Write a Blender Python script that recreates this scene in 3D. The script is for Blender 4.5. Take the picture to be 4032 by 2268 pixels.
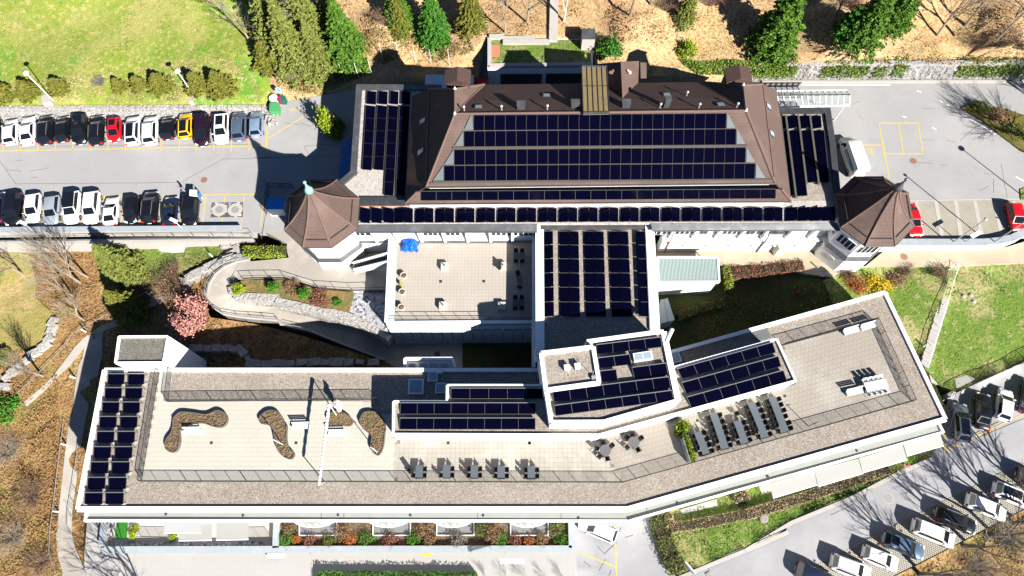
import bpy, bmesh, math, random
import numpy as np
from mathutils import Vector, Matrix
from mathutils.geometry import delaunay_2d_cdt
R = math.radians
rng = random.Random(7)
nrg = np.random.default_rng(11)
for o in list(bpy.data.objects):
    bpy.data.objects.remove(o)
SC = bpy.context.scene
C = SC.collection

# ---------------------------------------------------------------- camera
FPX, TILT, HC = 2690.0, R(21.8), 78.0        # focal length in photo pixels, tilt off straight down, height over the upper car park
cam_d = bpy.data.cameras.new('camera')
cam_d.sensor_width = 36.0
cam_d.lens = FPX / 4032.0 * 36.0
cam_d.clip_start, cam_d.clip_end = 1.0, 3000.0
cam = bpy.data.objects.new('camera', cam_d)
C.objects.link(cam)
cam.location = (0, 0, HC)
cam.rotation_euler = (TILT, 0, 0)
SC.camera = cam

# ---------------------------------------------------------------- sky and sun
SUN_EL, SUN_AZ = R(34.5), R(40.5)            # shadows run up the picture and 40 degrees to the left
to_sun = Vector((math.sin(SUN_AZ) * math.cos(SUN_EL), -math.cos(SUN_AZ) * math.cos(SUN_EL), math.sin(SUN_EL)))
W = bpy.data.worlds.new('World')
SC.world = W
W.use_nodes = True
nt = W.node_tree
sky = nt.nodes.new('ShaderNodeTexSky')
sky.sky_type = 'NISHITA'
sky.sun_disc = False
sky.sun_elevation = SUN_EL
sky.sun_rotation = math.pi - SUN_AZ
sky.altitude = 600
sky.air_density = 0.6
sky.dust_density = 0.0
sky.ozone_density = 4.0
bg = nt.nodes['Background']
nt.links.new(sky.outputs[0], bg.inputs[0])
bg.inputs[1].default_value = 0.05
sun_d = bpy.data.lights.new('sun', 'SUN')
sun_d.energy = 5.0
sun_d.angle = R(0.5)
sun_d.color = (1.0, 0.955, 0.89)
sun = bpy.data.objects.new('sun', sun_d)
C.objects.link(sun)
sun.rotation_euler = to_sun.to_track_quat('Z', 'Y').to_euler()
sun.location = to_sun * 200
SC.view_settings.view_transform = 'Standard'
SC.view_settings.look = 'None'
SC.view_settings.exposure = 1.4
SC.view_settings.gamma = 1.0
SC.view_settings.use_curve_mapping = False
SC.cycles.max_bounces = 4
SC.cycles.diffuse_bounces = 1
SC.cycles.use_denoising = True

# ---------------------------------------------------------------- measuring: a photo pixel and a height give a place
_f = Vector((0, math.sin(TILT), -math.cos(TILT)))
_u = Vector((0, math.cos(TILT), math.sin(TILT)))
_r = Vector((1, 0, 0))
def at(x, y, z=0.0):
    d = _f + _r * ((x - 2016) / FPX) - _u * ((y - 1134) / FPX)
    t = (z - HC) / d.z
    return Vector((d.x * t, d.y * t, z))
OX, OY, K = (0, 1000, 2000, 2932), (0, 550, 1100, 1648), 1100 / 2571.0
def T(r, c, *xy):
    """tile coordinates of the enlarged photo -> photo pixels"""
    return [(OX[c] + a * K, OY[r] + b * K) for a, b in xy]
def T1(r, c, a, b):
    return (OX[c] + a * K, OY[r] + b * K)
def ats(pts, z):
    return [at(p[0], p[1], p[2] if len(p) > 2 else z) for p in pts]
def lerp(a, b, t):
    return a + (b - a) * t

# ---------------------------------------------------------------- materials
MATS = {}
def lin(c):
    return tuple(((v / 255.0) / 12.92 if v / 255.0 <= .04045 else ((v / 255.0 + .055) / 1.055) ** 2.4) for v in c)
def mat(name, col, rough=.85, layers=(), bump=None, metal=0., spec=.3, coat=0., trans=0., alpha=1., sub=None):
    """col linear rgb; layers: (noise|voronoi|brick, scale, colour, lo, hi, strength, stretch)"""
    if name in MATS:
        return MATS[name]
    m = bpy.data.materials.new(name)
    m.use_nodes = True
    n, l = m.node_tree.nodes, m.node_tree.links
    b = n['Principled BSDF']
    b.inputs['Roughness'].default_value = rough
    b.inputs['Metallic'].default_value = metal
    b.inputs['Specular IOR Level'].default_value = spec
    b.inputs['Coat Weight'].default_value = coat
    b.inputs['Transmission Weight'].default_value = trans
    b.inputs['Alpha'].default_value = alpha
    b.inputs['Base Color'].default_value = (*col, 1)
    geo = n.new('ShaderNodeNewGeometry')
    cur = None
    for k, L in enumerate(layers):
        kind, sc, c2, lo, hi, st = L[:6]
        mp = n.new('ShaderNodeMapping')
        s = L[6] if len(L) > 6 else (1, 1, 1)
        mp.inputs['Scale'].default_value = s
        mp.inputs['Location'].default_value = (k * 13.7, k * 7.1, k * 3.3)
        if len(L) > 7:
            mp.inputs['Rotation'].default_value = (0, 0, L[7])
        l.new(geo.outputs['Position'], mp.inputs['Vector'])
        if kind == 'noise':
            t = n.new('ShaderNodeTexNoise')
            t.inputs['Scale'].default_value = sc
            t.inputs['Detail'].default_value = 4
            t.inputs['Roughness'].default_value = .65
            out = t.outputs['Fac']
        elif kind == 'voronoi':
            t = n.new('ShaderNodeTexVoronoi')
            t.inputs['Scale'].default_value = sc
            out = t.outputs['Distance']
        elif kind == 'cell':
            t = n.new('ShaderNodeTexVoronoi')
            t.inputs['Scale'].default_value = sc
            sp = n.new('ShaderNodeSeparateColor')
            l.new(t.outputs['Color'], sp.inputs[0])
            out = sp.outputs[0]
        elif kind == 'crack':
            t = n.new('ShaderNodeTexVoronoi')
            t.feature = 'DISTANCE_TO_EDGE'
            t.inputs['Scale'].default_value = sc
            nz = n.new('ShaderNodeTexNoise')
            nz.inputs['Scale'].default_value = sc * 2.5
            mx = n.new('ShaderNodeMix'); mx.data_type = 'VECTOR'
            mx.inputs['Factor'].default_value = .12
            l.new(mp.outputs[0], mx.inputs[4]); l.new(nz.outputs['Color'], mx.inputs[5]); l.new(mp.outputs[0], nz.inputs['Vector'])
            l.new(mx.outputs[1], t.inputs['Vector'])
            out = t.outputs['Distance']
        elif kind == 'wave':
            t = n.new('ShaderNodeTexWave')
            t.inputs['Scale'].default_value = sc
            t.inputs['Distortion'].default_value = 0
            out = t.outputs['Fac']
        elif kind == 'brick':
            t = n.new('ShaderNodeTexBrick')
            t.inputs['Scale'].default_value = 1
            t.inputs['Brick Width'].default_value = sc[0]
            t.inputs['Row Height'].default_value = sc[1]
            t.inputs['Mortar Size'].default_value = sc[2]
            t.offset = sc[3] if len(sc) > 3 else .5
            t.inputs['Color1'].default_value = (0, 0, 0, 1)
            t.inputs['Color2'].default_value = (.25, .25, .25, 1)
            t.inputs['Mortar'].default_value = (1, 1, 1, 1)
            out = t.outputs['Color']
        if kind != 'crack':
            l.new(mp.outputs[0], t.inputs['Vector'])
        mr = n.new('ShaderNodeMapRange')
        mr.inputs[1].default_value, mr.inputs[2].default_value = lo, hi
        mr.inputs[3].default_value, mr.inputs[4].default_value = 0, st
        mr.interpolation_type = 'SMOOTHSTEP' if lo < hi else 'LINEAR'
        l.new(out, mr.inputs[0])
        mix = n.new('ShaderNodeMix')
        mix.data_type = 'RGBA'
        l.new(mr.outputs[0], mix.inputs[0])
        if cur is None:
            mix.inputs[6].default_value = (*col, 1)
        else:
            l.new(cur, mix.inputs[6])
        mix.inputs[7].default_value = (*c2, 1)
        cur = mix.outputs[2]
    if cur is not None:
        l.new(cur, b.inputs['Base Color'])
    if bump:
        t = n.new('ShaderNodeTexNoise')
        t.inputs['Scale'].default_value = bump[0]
        t.inputs['Detail'].default_value = 3
        l.new(geo.outputs['Position'], t.inputs['Vector'])
        bm = n.new('ShaderNodeBump')
        bm.inputs['Strength'].default_value = bump[1]
        bm.inputs['Distance'].default_value = bump[2]
        l.new(t.outputs['Fac'], bm.inputs['Height'])
        l.new(bm.outputs[0], b.inputs['Normal'])
    MATS[name] = m
    return m

# ---------------------------------------------------------------- mesh building
class MB:
    def __init__(s):
        s.v, s.f = [], []
    def add(s, vs, fs):
        k = len(s.v)
        s.v += [tuple(p) for p in vs]
        s.f += [tuple(i + k for i in f) for f in fs]
        return s
    def poly(s, pts):
        return s.add(pts, [tuple(range(len(pts)))])
    def prism(s, pts, z0, z1):
        """upright prism over a plan outline (any order of turning)"""
        n = len(pts)
        ar = sum(pts[i][0] * pts[(i + 1) % n][1] - pts[(i + 1) % n][0] * pts[i][1] for i in range(n))
        p = list(pts) if ar > 0 else list(pts)[::-1]
        z0s = z0 if isinstance(z0, (list, tuple)) else [z0] * n
        vs = [(q[0], q[1], z0s[i]) for i, q in enumerate(p)] + [(q[0], q[1], z1) for q in p]
        fs = [tuple(range(n, 2 * n)), tuple(range(n - 1, -1, -1))]
        fs += [(i, (i + 1) % n, n + (i + 1) % n, n + i) for i in range(n)]
        return s.add(vs, fs)
    def slab(s, top, th):
        """thick plate: top outline of 3D points, thickness straight down"""
        n = len(top)
        ar = sum(top[i][0] * top[(i + 1) % n][1] - top[(i + 1) % n][0] * top[i][1] for i in range(n))
        p = [Vector(q) for q in (top if ar > 0 else top[::-1])]
        vs = p + [q - Vector((0, 0, th)) for q in p]
        fs = [tuple(range(n)), tuple(range(2 * n - 1, n - 1, -1))]
        fs += [(n + i, n + (i + 1) % n, (i + 1) % n, i) for i in range(n)]
        return s.add(vs, fs)
    def box(s, c, d, rz=0., M=None):
        hx, hy, hz = d[0] / 2, d[1] / 2, d[2] / 2
        vs = [Vector((x * hx, y * hy, z * hz)) for z in (-1, 1) for y in (-1, 1) for x in (-1, 1)]
        mm = M if M is not None else Matrix.Rotation(rz, 3, 'Z')
        vs = [mm @ v + Vector(c) for v in vs]
        return s.add(vs, [(0, 2, 3, 1), (4, 5, 7, 6), (0, 1, 5, 4), (2, 6, 7, 3), (0, 4, 6, 2), (1, 3, 7, 5)])
    def tube(s, a, b, r0, r1=None, n=6, cap=True):
        a, b = Vector(a), Vector(b)
        r1 = r0 if r1 is None else r1
        d = (b - a)
        if d.length < 1e-6:
            return s
        d.normalize()
        x = d.orthogonal().normalized()
        y = d.cross(x)
        vs = []
        for q, r in ((a, r0), (b, r1)):
            vs += [q + (x * math.cos(t) + y * math.sin(t)) * r for t in [2 * math.pi * i / n for i in range(n)]]
        fs = [(i, (i + 1) % n, n + (i + 1) % n, n + i) for i in range(n)]
        if cap:
            fs += [tuple(range(n - 1, -1, -1)), tuple(range(n, 2 * n))]
        return s.add(vs, fs)
    def bar(s, a, b, w, h):
        """rectangular bar, width w across, height h up"""
        a, b = Vector(a), Vector(b)
        d = b - a
        side = Vector((-d.y, d.x, 0))
        side = side.normalized() if side.length > 1e-6 else Vector((1, 0, 0))
        up = d.cross(side).normalized()
        if up.z < 0:
            up = -up
        vs = []
        for q in (a, b):
            for i, j in ((-1, -1), (1, -1), (1, 1), (-1, 1)):
                vs.append(q + side * (i * w / 2) + up * (j * h / 2))
        return s.add(vs, [(0, 1, 2, 3), (7, 6, 5, 4), (0, 4, 5, 1), (1, 5, 6, 2), (2, 6, 7, 3), (3, 7, 4, 0)])
    def lathe(s, prof, c=(0, 0, 0), n=16, cap=True):
        c = Vector(c)
        vs, fs = [], []
        for r, z in prof:
            vs += [c + Vector((r * math.cos(2 * math.pi * i / n), r * math.sin(2 * math.pi * i / n), z)) for i in range(n)]
        for k in range(len(prof) - 1):
            fs += [(k * n + i, k * n + (i + 1) % n, (k + 1) * n + (i + 1) % n, (k + 1) * n + i) for i in range(n)]
        if cap:
            fs += [tuple(range(n - 1, -1, -1)), tuple((len(prof) - 1) * n + i for i in range(n))]
        return s.add(vs, fs)
    def build(s, name, m, parent=None, smooth=False, label=None, kind=None):
        me = bpy.data.meshes.new(name)
        off = Vector((0, 0, 0))
        p = parent
        while p is not None:
            off += p.location
            p = p.parent
        vs = [(v[0] - off.x, v[1] - off.y, v[2] - off.z) for v in s.v] if off.length > 0 else s.v
        me.from_pydata(vs, [], s.f)
        me.materials.append(m)
        if smooth:
            me.polygons.foreach_set('use_smooth', [True] * len(me.polygons))
        me.update()
        o = bpy.data.objects.new(name, me)
        C.objects.link(o)
        o.parent = parent
        if label:
            o['label'] = label
        if kind:
            o['kind'] = kind
        return o
def npmesh(name, V, F, m, parent=None, kind=None, smooth=False):
    """numpy vertices (n,3) and faces (k,3|4), relative to the parent's place"""
    me = bpy.data.meshes.new(name)
    V = np.asarray(V, np.float32); F = np.asarray(F, np.int32)
    k = F.shape[1]
    me.vertices.add(len(V)); me.vertices.foreach_set('co', V.ravel())
    me.loops.add(F.size); me.loops.foreach_set('vertex_index', F.ravel())
    me.polygons.add(len(F)); me.polygons.foreach_set('loop_start', np.arange(0, F.size, k, dtype=np.int32))
    if smooth:
        me.polygons.foreach_set('use_smooth', np.ones(len(F), bool))
    me.materials.append(m)
    me.update(calc_edges=True)
    me.validate()
    o = bpy.data.objects.new(name, me)
    C.objects.link(o)
    o.parent = parent
    if kind:
        o['kind'] = kind
    return o
def tag(o, label=None, cat=None, group=None, kind=None):
    if label: o['label'] = label
    if cat: o['category'] = cat
    if group: o['group'] = group
    if kind: o['kind'] = kind
    return o
def thing(name, label, cat, loc=(0, 0, 0), rz=0., group=None):
    o = bpy.data.objects.new(name, None)
    o.empty_display_size = .3
    C.objects.link(o)
    o.location = loc
    o.rotation_euler = (0, 0, rz)
    return tag(o, label, cat, group)
def dup(root, loc, rz=0., label=None, group=None, scale=None):
    """a copy of a thing with copies of its parts and sub-parts (mesh data shared)"""
    def cp(o, par):
        c = o.copy()
        C.objects.link(c)
        c.parent = par
        for ch in o.children:
            cp(ch, c)
        return c
    r = cp(root, None)
    r.location = loc
    r.rotation_euler = (0, 0, rz)
    if label: r['label'] = label
    if group: r['group'] = group
    if scale: r.scale = scale
    return r
def struct(name, mb, m, label=None):
    return tag(mb.build(name, m), label, kind='structure')
def inpoly(p, poly):
    x, y = p[0], p[1]
    c = False
    j = len(poly) - 1
    for i in range(len(poly)):
        xi, yi, xj, yj = poly[i][0], poly[i][1], poly[j][0], poly[j][1]
        if (yi > y) != (yj > y) and x < (xj - xi) * (y - yi) / (yj - yi + 1e-12) + xi:
            c = not c
        j = i
    return c
def inset(pts, d):
    """plan outline moved inwards by d (convex or not, simple mitre)"""
    n = len(pts)
    ar = sum(pts[i][0] * pts[(i + 1) % n][1] - pts[(i + 1) % n][0] * pts[i][1] for i in range(n))
    sg = 1 if ar > 0 else -1
    out = []
    for i in range(n):
        a, b, c = Vector(pts[i - 1][:2]), Vector(pts[i][:2]), Vector(pts[(i + 1) % n][:2])
        e1, e2 = (b - a).normalized(), (c - b).normalized()
        n1, n2 = Vector((-e1.y, e1.x)) * sg, Vector((-e2.y, e2.x)) * sg
        k = n1 + n2
        k = k / max(.25, k.dot(n1))
        q = b + k * d
        out.append(Vector((q.x, q.y, 0)))
    return out

# ---------------------------------------------------------------- terrain sheets
class Ground:
    def __init__(s, ctrl, px=True):
        s.P = np.array([tuple(at(*c)) if px else c for c in ctrl], float)
    def z(s, x, y):
        d = (s.P[:, 0] - x) ** 2 + (s.P[:, 1] - y) ** 2 + .05
        w = 1 / d ** 1.5
        return float((w * s.P[:, 2]).sum() / w.sum())
    def on(s, x, y, dz=0.):
        """the place where the view through photo pixel x, y meets this ground"""
        p = at(x, y, float(s.P[:, 2].mean()))
        for _ in range(7):
            p = at(x, y, s.z(p.x, p.y) + dz)
        return p
def sheet(name, ground, outline, m, step=1.6, rough=.06, dz=0., skirt=3., kind='structure', label=None, flat=None):
    """a ground sheet inside a plan outline of photo points, heights from the ground's control points, with a skirt of earth"""
    poly = [ground.on(x[0], x[1], dz) if flat is None else at(x[0], x[1], flat) for x in outline]
    b = []
    n = len(poly)
    for i in range(n):
        a, c = poly[i], poly[(i + 1) % n]
        k = max(1, int((c - a).length / (step * 1.3)))
        b += [a.lerp(c, t / k) for t in range(k)]
    pts = [Vector((p.x, p.y)) for p in b]
    x0, x1 = min(p.x for p in pts), max(p.x for p in pts)
    y0, y1 = min(p.y for p in pts), max(p.y for p in pts)
    ins = []
    if flat is None:
        yy = y0
        while yy < y1:
            xx = x0
            while xx < x1:
                q = (xx + rng.uniform(-.3, .3) * step, yy + rng.uniform(-.3, .3) * step)
                if inpoly(q, pts):
                    ins.append(Vector(q))
                xx += step
            yy += step
    nb = len(pts)
    V, E, F, ov, oe, of = delaunay_2d_cdt(pts + ins, [(i, (i + 1) % nb) for i in range(nb)], [list(range(nb))], 1, 1e-4)
    mb = MB()
    bset = {}
    for i, o_ in enumerate(ov):
        for q in o_:
            if q < nb:
                bset[q] = i
    vs = []
    for i, v in enumerate(V):
        z = (ground.z(v.x, v.y) if flat is None else flat) + dz * (flat is None)
        if flat is None and rough:
            z += rough * math.sin(v.x * .9 + 1.3 * math.sin(v.y * .7)) * math.cos(v.y * .8)
        vs.append((v.x, v.y, z))
    mb.add(vs, [tuple(f) for f in F])
    if skirt:
        k = len(mb.v)
        idx = [bset.get(i) for i in range(nb)]
        idx = [i for i in idx if i is not None]
        low = [(vs[i][0], vs[i][1], vs[i][2] - skirt) for i in idx]
        mb.v += low
        m2 = len(idx)
        mb.f += [(idx[(i + 1) % m2], idx[i], k + i, k + (i + 1) % m2) for i in range(m2)]
    o = mb.build(name, m, smooth=False)
    if flat is None:
        o.data.polygons.foreach_set('use_smooth', [True] * len(o.data.polygons))
    return tag(o, label, kind=kind)
def strip(a, b, dz=0.):
    """a ribbon between two edges given as 3D points"""
    mb = MB()
    n = len(a)
    vs = [Vector(p) + Vector((0, 0, dz)) for p in a] + [Vector(p) + Vector((0, 0, dz)) for p in b]
    mb.add(vs, [(i, i + 1, n + i + 1, n + i) for i in range(n - 1)])
    if n > 1:
        f = mb.f[0]
        p = [Vector(mb.v[i]) for i in f]
        if (p[1] - p[0]).cross(p[2] - p[1]).z < 0:
            mb.f = [q[::-1] for q in mb.f]
    return mb
# ---------------------------------------------------------------- palette
ASPH = mat('asphalt', (.275, .272, .27), .9, [('noise', .12, (.33, .32, .31), .4, .7, .7), ('noise', .5, (.2, .2, .205), .55, .8, .4), ('noise', 9, (.17, .17, .175), .5, .8, .55)], bump=(40, .25, .02))
ASPH2 = mat('road_asphalt', (.25, .25, .26), .9, [('noise', .15, (.33, .33, .33), .4, .7, .7), ('noise', 9, (.17, .17, .175), .5, .8, .5)], bump=(40, .25, .02))
GRASS = mat('lawn_grass', (.17, .22, .025), .95, [('noise', .07, (.3, .27, .09), .46, .62, .8), ('noise', .09, (.06, .22, .012), .52, .66, .9), ('noise', .7, (.1, .19, .02), .5, .75, .7), ('noise', 1.6, (.34, .29, .12), .5, .64, .85),
             ('noise', 6, (.05, .1, .012), .56, .74, .8)], bump=(5, .8, .12))
GRASS2 = mat('green_grass', (.11, .17, .022), .95, [('noise', .2, (.27, .235, .1), .45, .6, .95), ('noise', 1.1, (.27, .23, .1), .52, .64, .85), ('noise', 2.6, (.05, .12, .012), .5, .62, .9), ('noise', 5, (.03, .055, .01), .55, .7, .9)], bump=(4, 1, .15))
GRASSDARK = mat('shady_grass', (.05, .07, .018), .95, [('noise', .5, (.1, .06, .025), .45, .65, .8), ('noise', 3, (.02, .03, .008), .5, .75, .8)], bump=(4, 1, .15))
LEAVES = mat('leaf_litter', (.37, .25, .125), .95, [('noise', .06, (.24, .2, .07), .5, .68, .8), ('noise', .16, (.4, .21, .1), .5, .7, .8), ('noise', 1.1, (.42, .3, .14), .5, .7, .8), ('cell', 4.5, (.2, .1, .04), .6, .95, .7), ('cell', 6.5, (.5, .38, .22), .6, 1., .8)], bump=(6, .6, .12))
BRUSH = mat('dry_undergrowth', (.24, .14, .055), .95, [('noise', .1, (.13, .15, .03), .5, .68, .8), ('noise', .35, (.36, .25, .11), .5, .7, .8), ('noise', 1.3, (.11, .055, .02), .5, .72, .9), ('cell', 5, (.09, .04, .016), .6, .95, .8), ('noise', 5, (.44, .33, .17), .6, .78, .7)], bump=(4, 1, .25))
GRAVEL = mat('roof_gravel', (.24, .205, .17), .95, [('noise', .25, (.3, .27, .23), .45, .7, .6), ('cell', 8, (.13, .105, .085), .6, 1., .7), ('cell', 11, (.42, .38, .33), .68, 1., .75), ('noise', .6, (.19, .165, .14), .55, .75, .5)], bump=(9, .9, .05))
GRAVELW = mat('pale_roof_gravel', (.36, .33, .3), .95, [('cell', 6, (.2, .18, .16), .7, 1., .7), ('cell', 8, (.48, .45, .41), .6, 1., .8)], bump=(9, .8, .05))
PEBBLE = mat('grey_pebbles', (.3, .3, .32), .9, [('cell', 4, (.05, .05, .07), .55, 1., .9), ('cell', 5, (.6, .6, .62), .7, 1., .8)], bump=(6, 1, .1))
CREAM = mat('cream_slab', (.4, .385, .33), .8, [('noise', .3, (.43, .415, .36), .4, .7, .6), ('noise', 3, (.37, .355, .305), .55, .75, .4)])
SLAB = mat('terrace_slab', (.28, .25, .21), .85, [('noise', .18, (.35, .325, .285), .45, .68, .85), ('noise', .5, (.22, .2, .17), .55, .75, .6), ('noise', 6, (.22, .2, .17), .55, .8, .5)])
SLAB2 = mat('worn_terrace_slab', (.31, .285, .245), .85, [('noise', .35, (.42, .39, .33), .45, .68, .85), ('noise', 6, (.25, .23, .19), .55, .8, .5)])
JOINT = mat('slab_joint', (.17, .15, .13), .95)
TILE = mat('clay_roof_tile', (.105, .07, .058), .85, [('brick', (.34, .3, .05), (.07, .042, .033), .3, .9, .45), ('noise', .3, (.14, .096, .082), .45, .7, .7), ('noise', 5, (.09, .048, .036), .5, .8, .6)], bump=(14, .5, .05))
TILE_SHADE = mat('shaded_roof_tile', (.085, .05, .04), .85, [('brick', (.34, .3, .06), (.03, .019, .016), .3, .9, .7), ('noise', .4, (.1, .055, .043), .5, .7, .7), ('noise', 5, (.055, .03, .024), .5, .8, .6)], bump=(14, .5, .05))  # shade of slopes turned from the sun is put into this tile colour
RIDGE = mat('ridge_tile', (.135, .085, .07), .85, [('noise', 3, (.11, .065, .05), .5, .75, .7)])
WHITE = mat('white_render', (.8, .8, .78), .8, [('noise', .4, (.74, .74, .72), .5, .75, .5)])
WHITEP = mat('white_parapet', (.84, .84, .83), .6)
CREAMW = mat('cream_render', (.72, .68, .54), .85)
ZINC = mat('zinc_sheet', (.12, .125, .13), .45, [('noise', .8, (.2, .2, .205), .45, .7, .8), ('noise', 5, (.07, .072, .075), .55, .8, .5)], metal=.6)
DARKZ = mat('dark_zinc', (.05, .052, .056), .5, [('noise', 1.5, (.085, .088, .092), .45, .7, .7)], metal=.3)
PALEZ = mat('pale_canopy_membrane', (.25, .265, .238), .75, [('noise', .5, (.28, .295, .265), .4, .7, .7), ('noise', 1.7, (.26, .28, .25), .6, .8, .6)])
PANEL = mat('solar_glass', (.001, .0011, .007), .15, spec=.05)
ALU = mat('aluminium_frame', (.6, .6, .6), .35, metal=.8)
ALUD = mat('grey_frame', (.1, .092, .08), .6, metal=.2)
PALEPLATE = mat('grey_blank_plate', (.1, .115, .12), .5)
BRASS = mat('weathered_brass_sheet', (.27, .2, .085), .55, [('noise', .5, (.17, .15, .11), .52, .66, .9), ('noise', 4, (.32, .24, .11), .5, .75, .5)], metal=.2)
COPPER = mat('copper_patina', (.2, .42, .34), .7)
GLASS = mat('dark_window_glass', (.02, .025, .03), .08, spec=.6)
SKYGL = mat('skylight_glass', (.25, .33, .38), .1, spec=.7)
FROST = mat('pale_glass', (.42, .48, .48), .15, spec=.6)
CLEARG = mat('canopy_glass', (.3, .36, .36), .05, trans=.0, alpha=.16, spec=.3)
STEEL = mat('dark_steel', (.045, .045, .05), .5, metal=.3)
WSTEEL = mat('white_steel', (.75, .76, .77), .4)
GSTEEL = mat('galvanised_steel', (.42, .43, .43), .45, metal=.5)
STONE = mat('pale_rock', (.31, .295, .275), .9, [('noise', .8, (.4, .385, .36), .45, .7, .8), ('noise', 2.5, (.22, .2, .18), .55, .75, .8)], bump=(3, 1, .25))
ROCKWALL = mat('blasted_rock', (.24, .232, .22), .95, [('noise', .5, (.33, .315, .295), .45, .65, .8), ('noise', 2, (.14, .13, .12), .52, .7, .85), ('cell', 2.2, (.2, .19, .18), .55, 1., .6)], bump=(2.5, 1, .5))
CONC = mat('pale_concrete', (.36, .34, .31), .9, [('noise', .7, (.3, .285, .26), .5, .7, .6), ('noise', 6, (.41, .39, .36), .6, .8, .4)])
CONCB = mat('grey_coping', (.27, .3, .32), .7, [('noise', 1., (.33, .36, .38), .45, .7, .6)])
PAVER = mat('small_block_paving', (.33, .3, .26), .9, [('brick', (.24, .14, .02), (.2, .18, .155), .3, 1., .8), ('noise', .25, (.4, .375, .33), .45, .7, .7), ('noise', .6, (.26, .235, .2), .55, .75, .5)], bump=(8, .4, .03))
PAVERB = mat('beige_block_paving', (.38, .32, .23), .9, [('brick', (.22, .2, .02), (.24, .2, .14), .3, 1., .8), ('noise', .3, (.45, .39, .29), .45, .7, .7)], bump=(8, .4, .03))
PLAZA = mat('white_plaza_paving', (.335, .327, .31), .8, [('brick', (.8, .8, .012, 0), (.27, .26, .245), .4, 1., .6), ('noise', .2, (.36, .352, .34), .45, .7, .5)])
TURFST = mat('turf_stone', (.4, .37, .31), .9, [('noise', .5, (.33, .31, .24), .45, .7, .7)])
SOIL = mat('planter_soil', (.12, .08, .05), .95, [('noise', 1.5, (.07, .045, .025), .45, .7, .8), ('cell', 4, (.2, .15, .1), .65, 1., .7), ('noise', .5, (.16, .16, .04), .6, .75, .8)], bump=(5, 1, .2))
YELLOW = mat('yellow_road_paint', (.55, .38, .07), .8, [('noise', 4, (.34, .3, .18), .5, .8, .7)])
WPAINT = mat('white_road_paint', (.7, .7, .68), .8, [('noise', 4, (.45, .45, .45), .55, .8, .7)])
TAR = mat('tar_joint', (.07, .07, .07), .9)
RUST = mat('rusty_iron', (.23, .11, .075), .8, [('noise', 6, (.15, .08, .06), .5, .75, .7)])
IRON = mat('cast_iron', (.22, .22, .21), .7, [('noise', 5, (.3, .3, .29), .5, .7, .7)])
AWN = mat('awning_cloth', (.24, .24, .225), .9)
AWNG = mat('grey_awning_cloth', (.26, .265, .265), .9)
TABLE = mat('slate_table_top', (.085, .1, .115), .5)
CHAIR = mat('black_wicker', (.012, .012, .013), .7)
BLACKP = mat('black_plastic', (.01, .01, .011), .5)
REDP = mat('red_paint', (.42, .012, .015), .4)
GREENP = mat('green_plastic', (.06, .28, .1), .5)
BLUETARP = mat('blue_tarpaulin', (.005, .1, .6), .3, [('noise', 3, (.01, .16, .75), .5, .7, .7)], bump=(3, 1, .3))
BLUEP = mat('blue_painted_sheet', (.02, .11, .3), .5)
BARK = mat('grey_bark', (.2, .165, .13), .9, [('noise', 6, (.1, .08, .06), .5, .7, .8)])
BARKD = mat('brown_bark', (.12, .075, .05), .9)
TWIG = mat('brown_twigs', (.2, .13, .085), .9)
PALETWIG = mat('pale_twigs', (.27, .22, .165), .9)
def leafmat(name, a, b):
    """leaf colour that differs from clump to clump"""
    return mat(name, a, .75, [('noise', 1.6, b, .4, .65, 1.), ('noise', 9, tuple(v * .5 for v in a), .5, .75, .55)])
SPRUCE = leafmat('olive_needles', (.17, .165, .022), (.1, .11, .014))
SPRUCE2 = leafmat('yellow_green_needles', (.18, .205, .042), (.11, .13, .022))
SPRUCE3 = leafmat('deep_green_needles', (.05, .17, .014), (.03, .11, .01))
SPRUCE4 = leafmat('bright_green_needles', (.085, .175, .014), (.045, .115, .009))
LIME = leafmat('lime_leaves', (.24, .3, .015), (.15, .24, .01))
GREENL = leafmat('fresh_green_leaves', (.06, .2, .012), (.035, .12, .008))
OLIVEL = leafmat('olive_leaves', (.13, .15, .03), (.09, .11, .02))
IVY = leafmat('ivy_leaves', (.14, .2, .025), (.08, .14, .015))
REDL = leafmat('copper_leaves', (.24, .1, .06), (.16, .055, .035))
BROWNL = leafmat('dry_brown_leaves', (.24, .15, .075), (.16, .09, .042))
TANL = leafmat('tan_hedge_leaves', (.38, .28, .165), (.28, .2, .115))
PINKL = leafmat('pink_blossom', (.5, .24, .2), (.38, .16, .14))
YELL = leafmat('yellow_blossom', (.6, .42, .02), (.42, .3, .02))
GREYL = leafmat('grey_lavender', (.22, .2, .17), (.15, .135, .11))
ORANGEL = leafmat('orange_leaves', (.4, .12, .03), (.28, .1, .03))

# ---------------------------------------------------------------- levels (metres, 0 = upper car park)
FR, WR, TZ, CY, LR, MR, TR = 6.9, 5.8, 2.6, -5.0, 3.6, 6.6, 9.0
WZ = -0.9
PZ = -7.0

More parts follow.
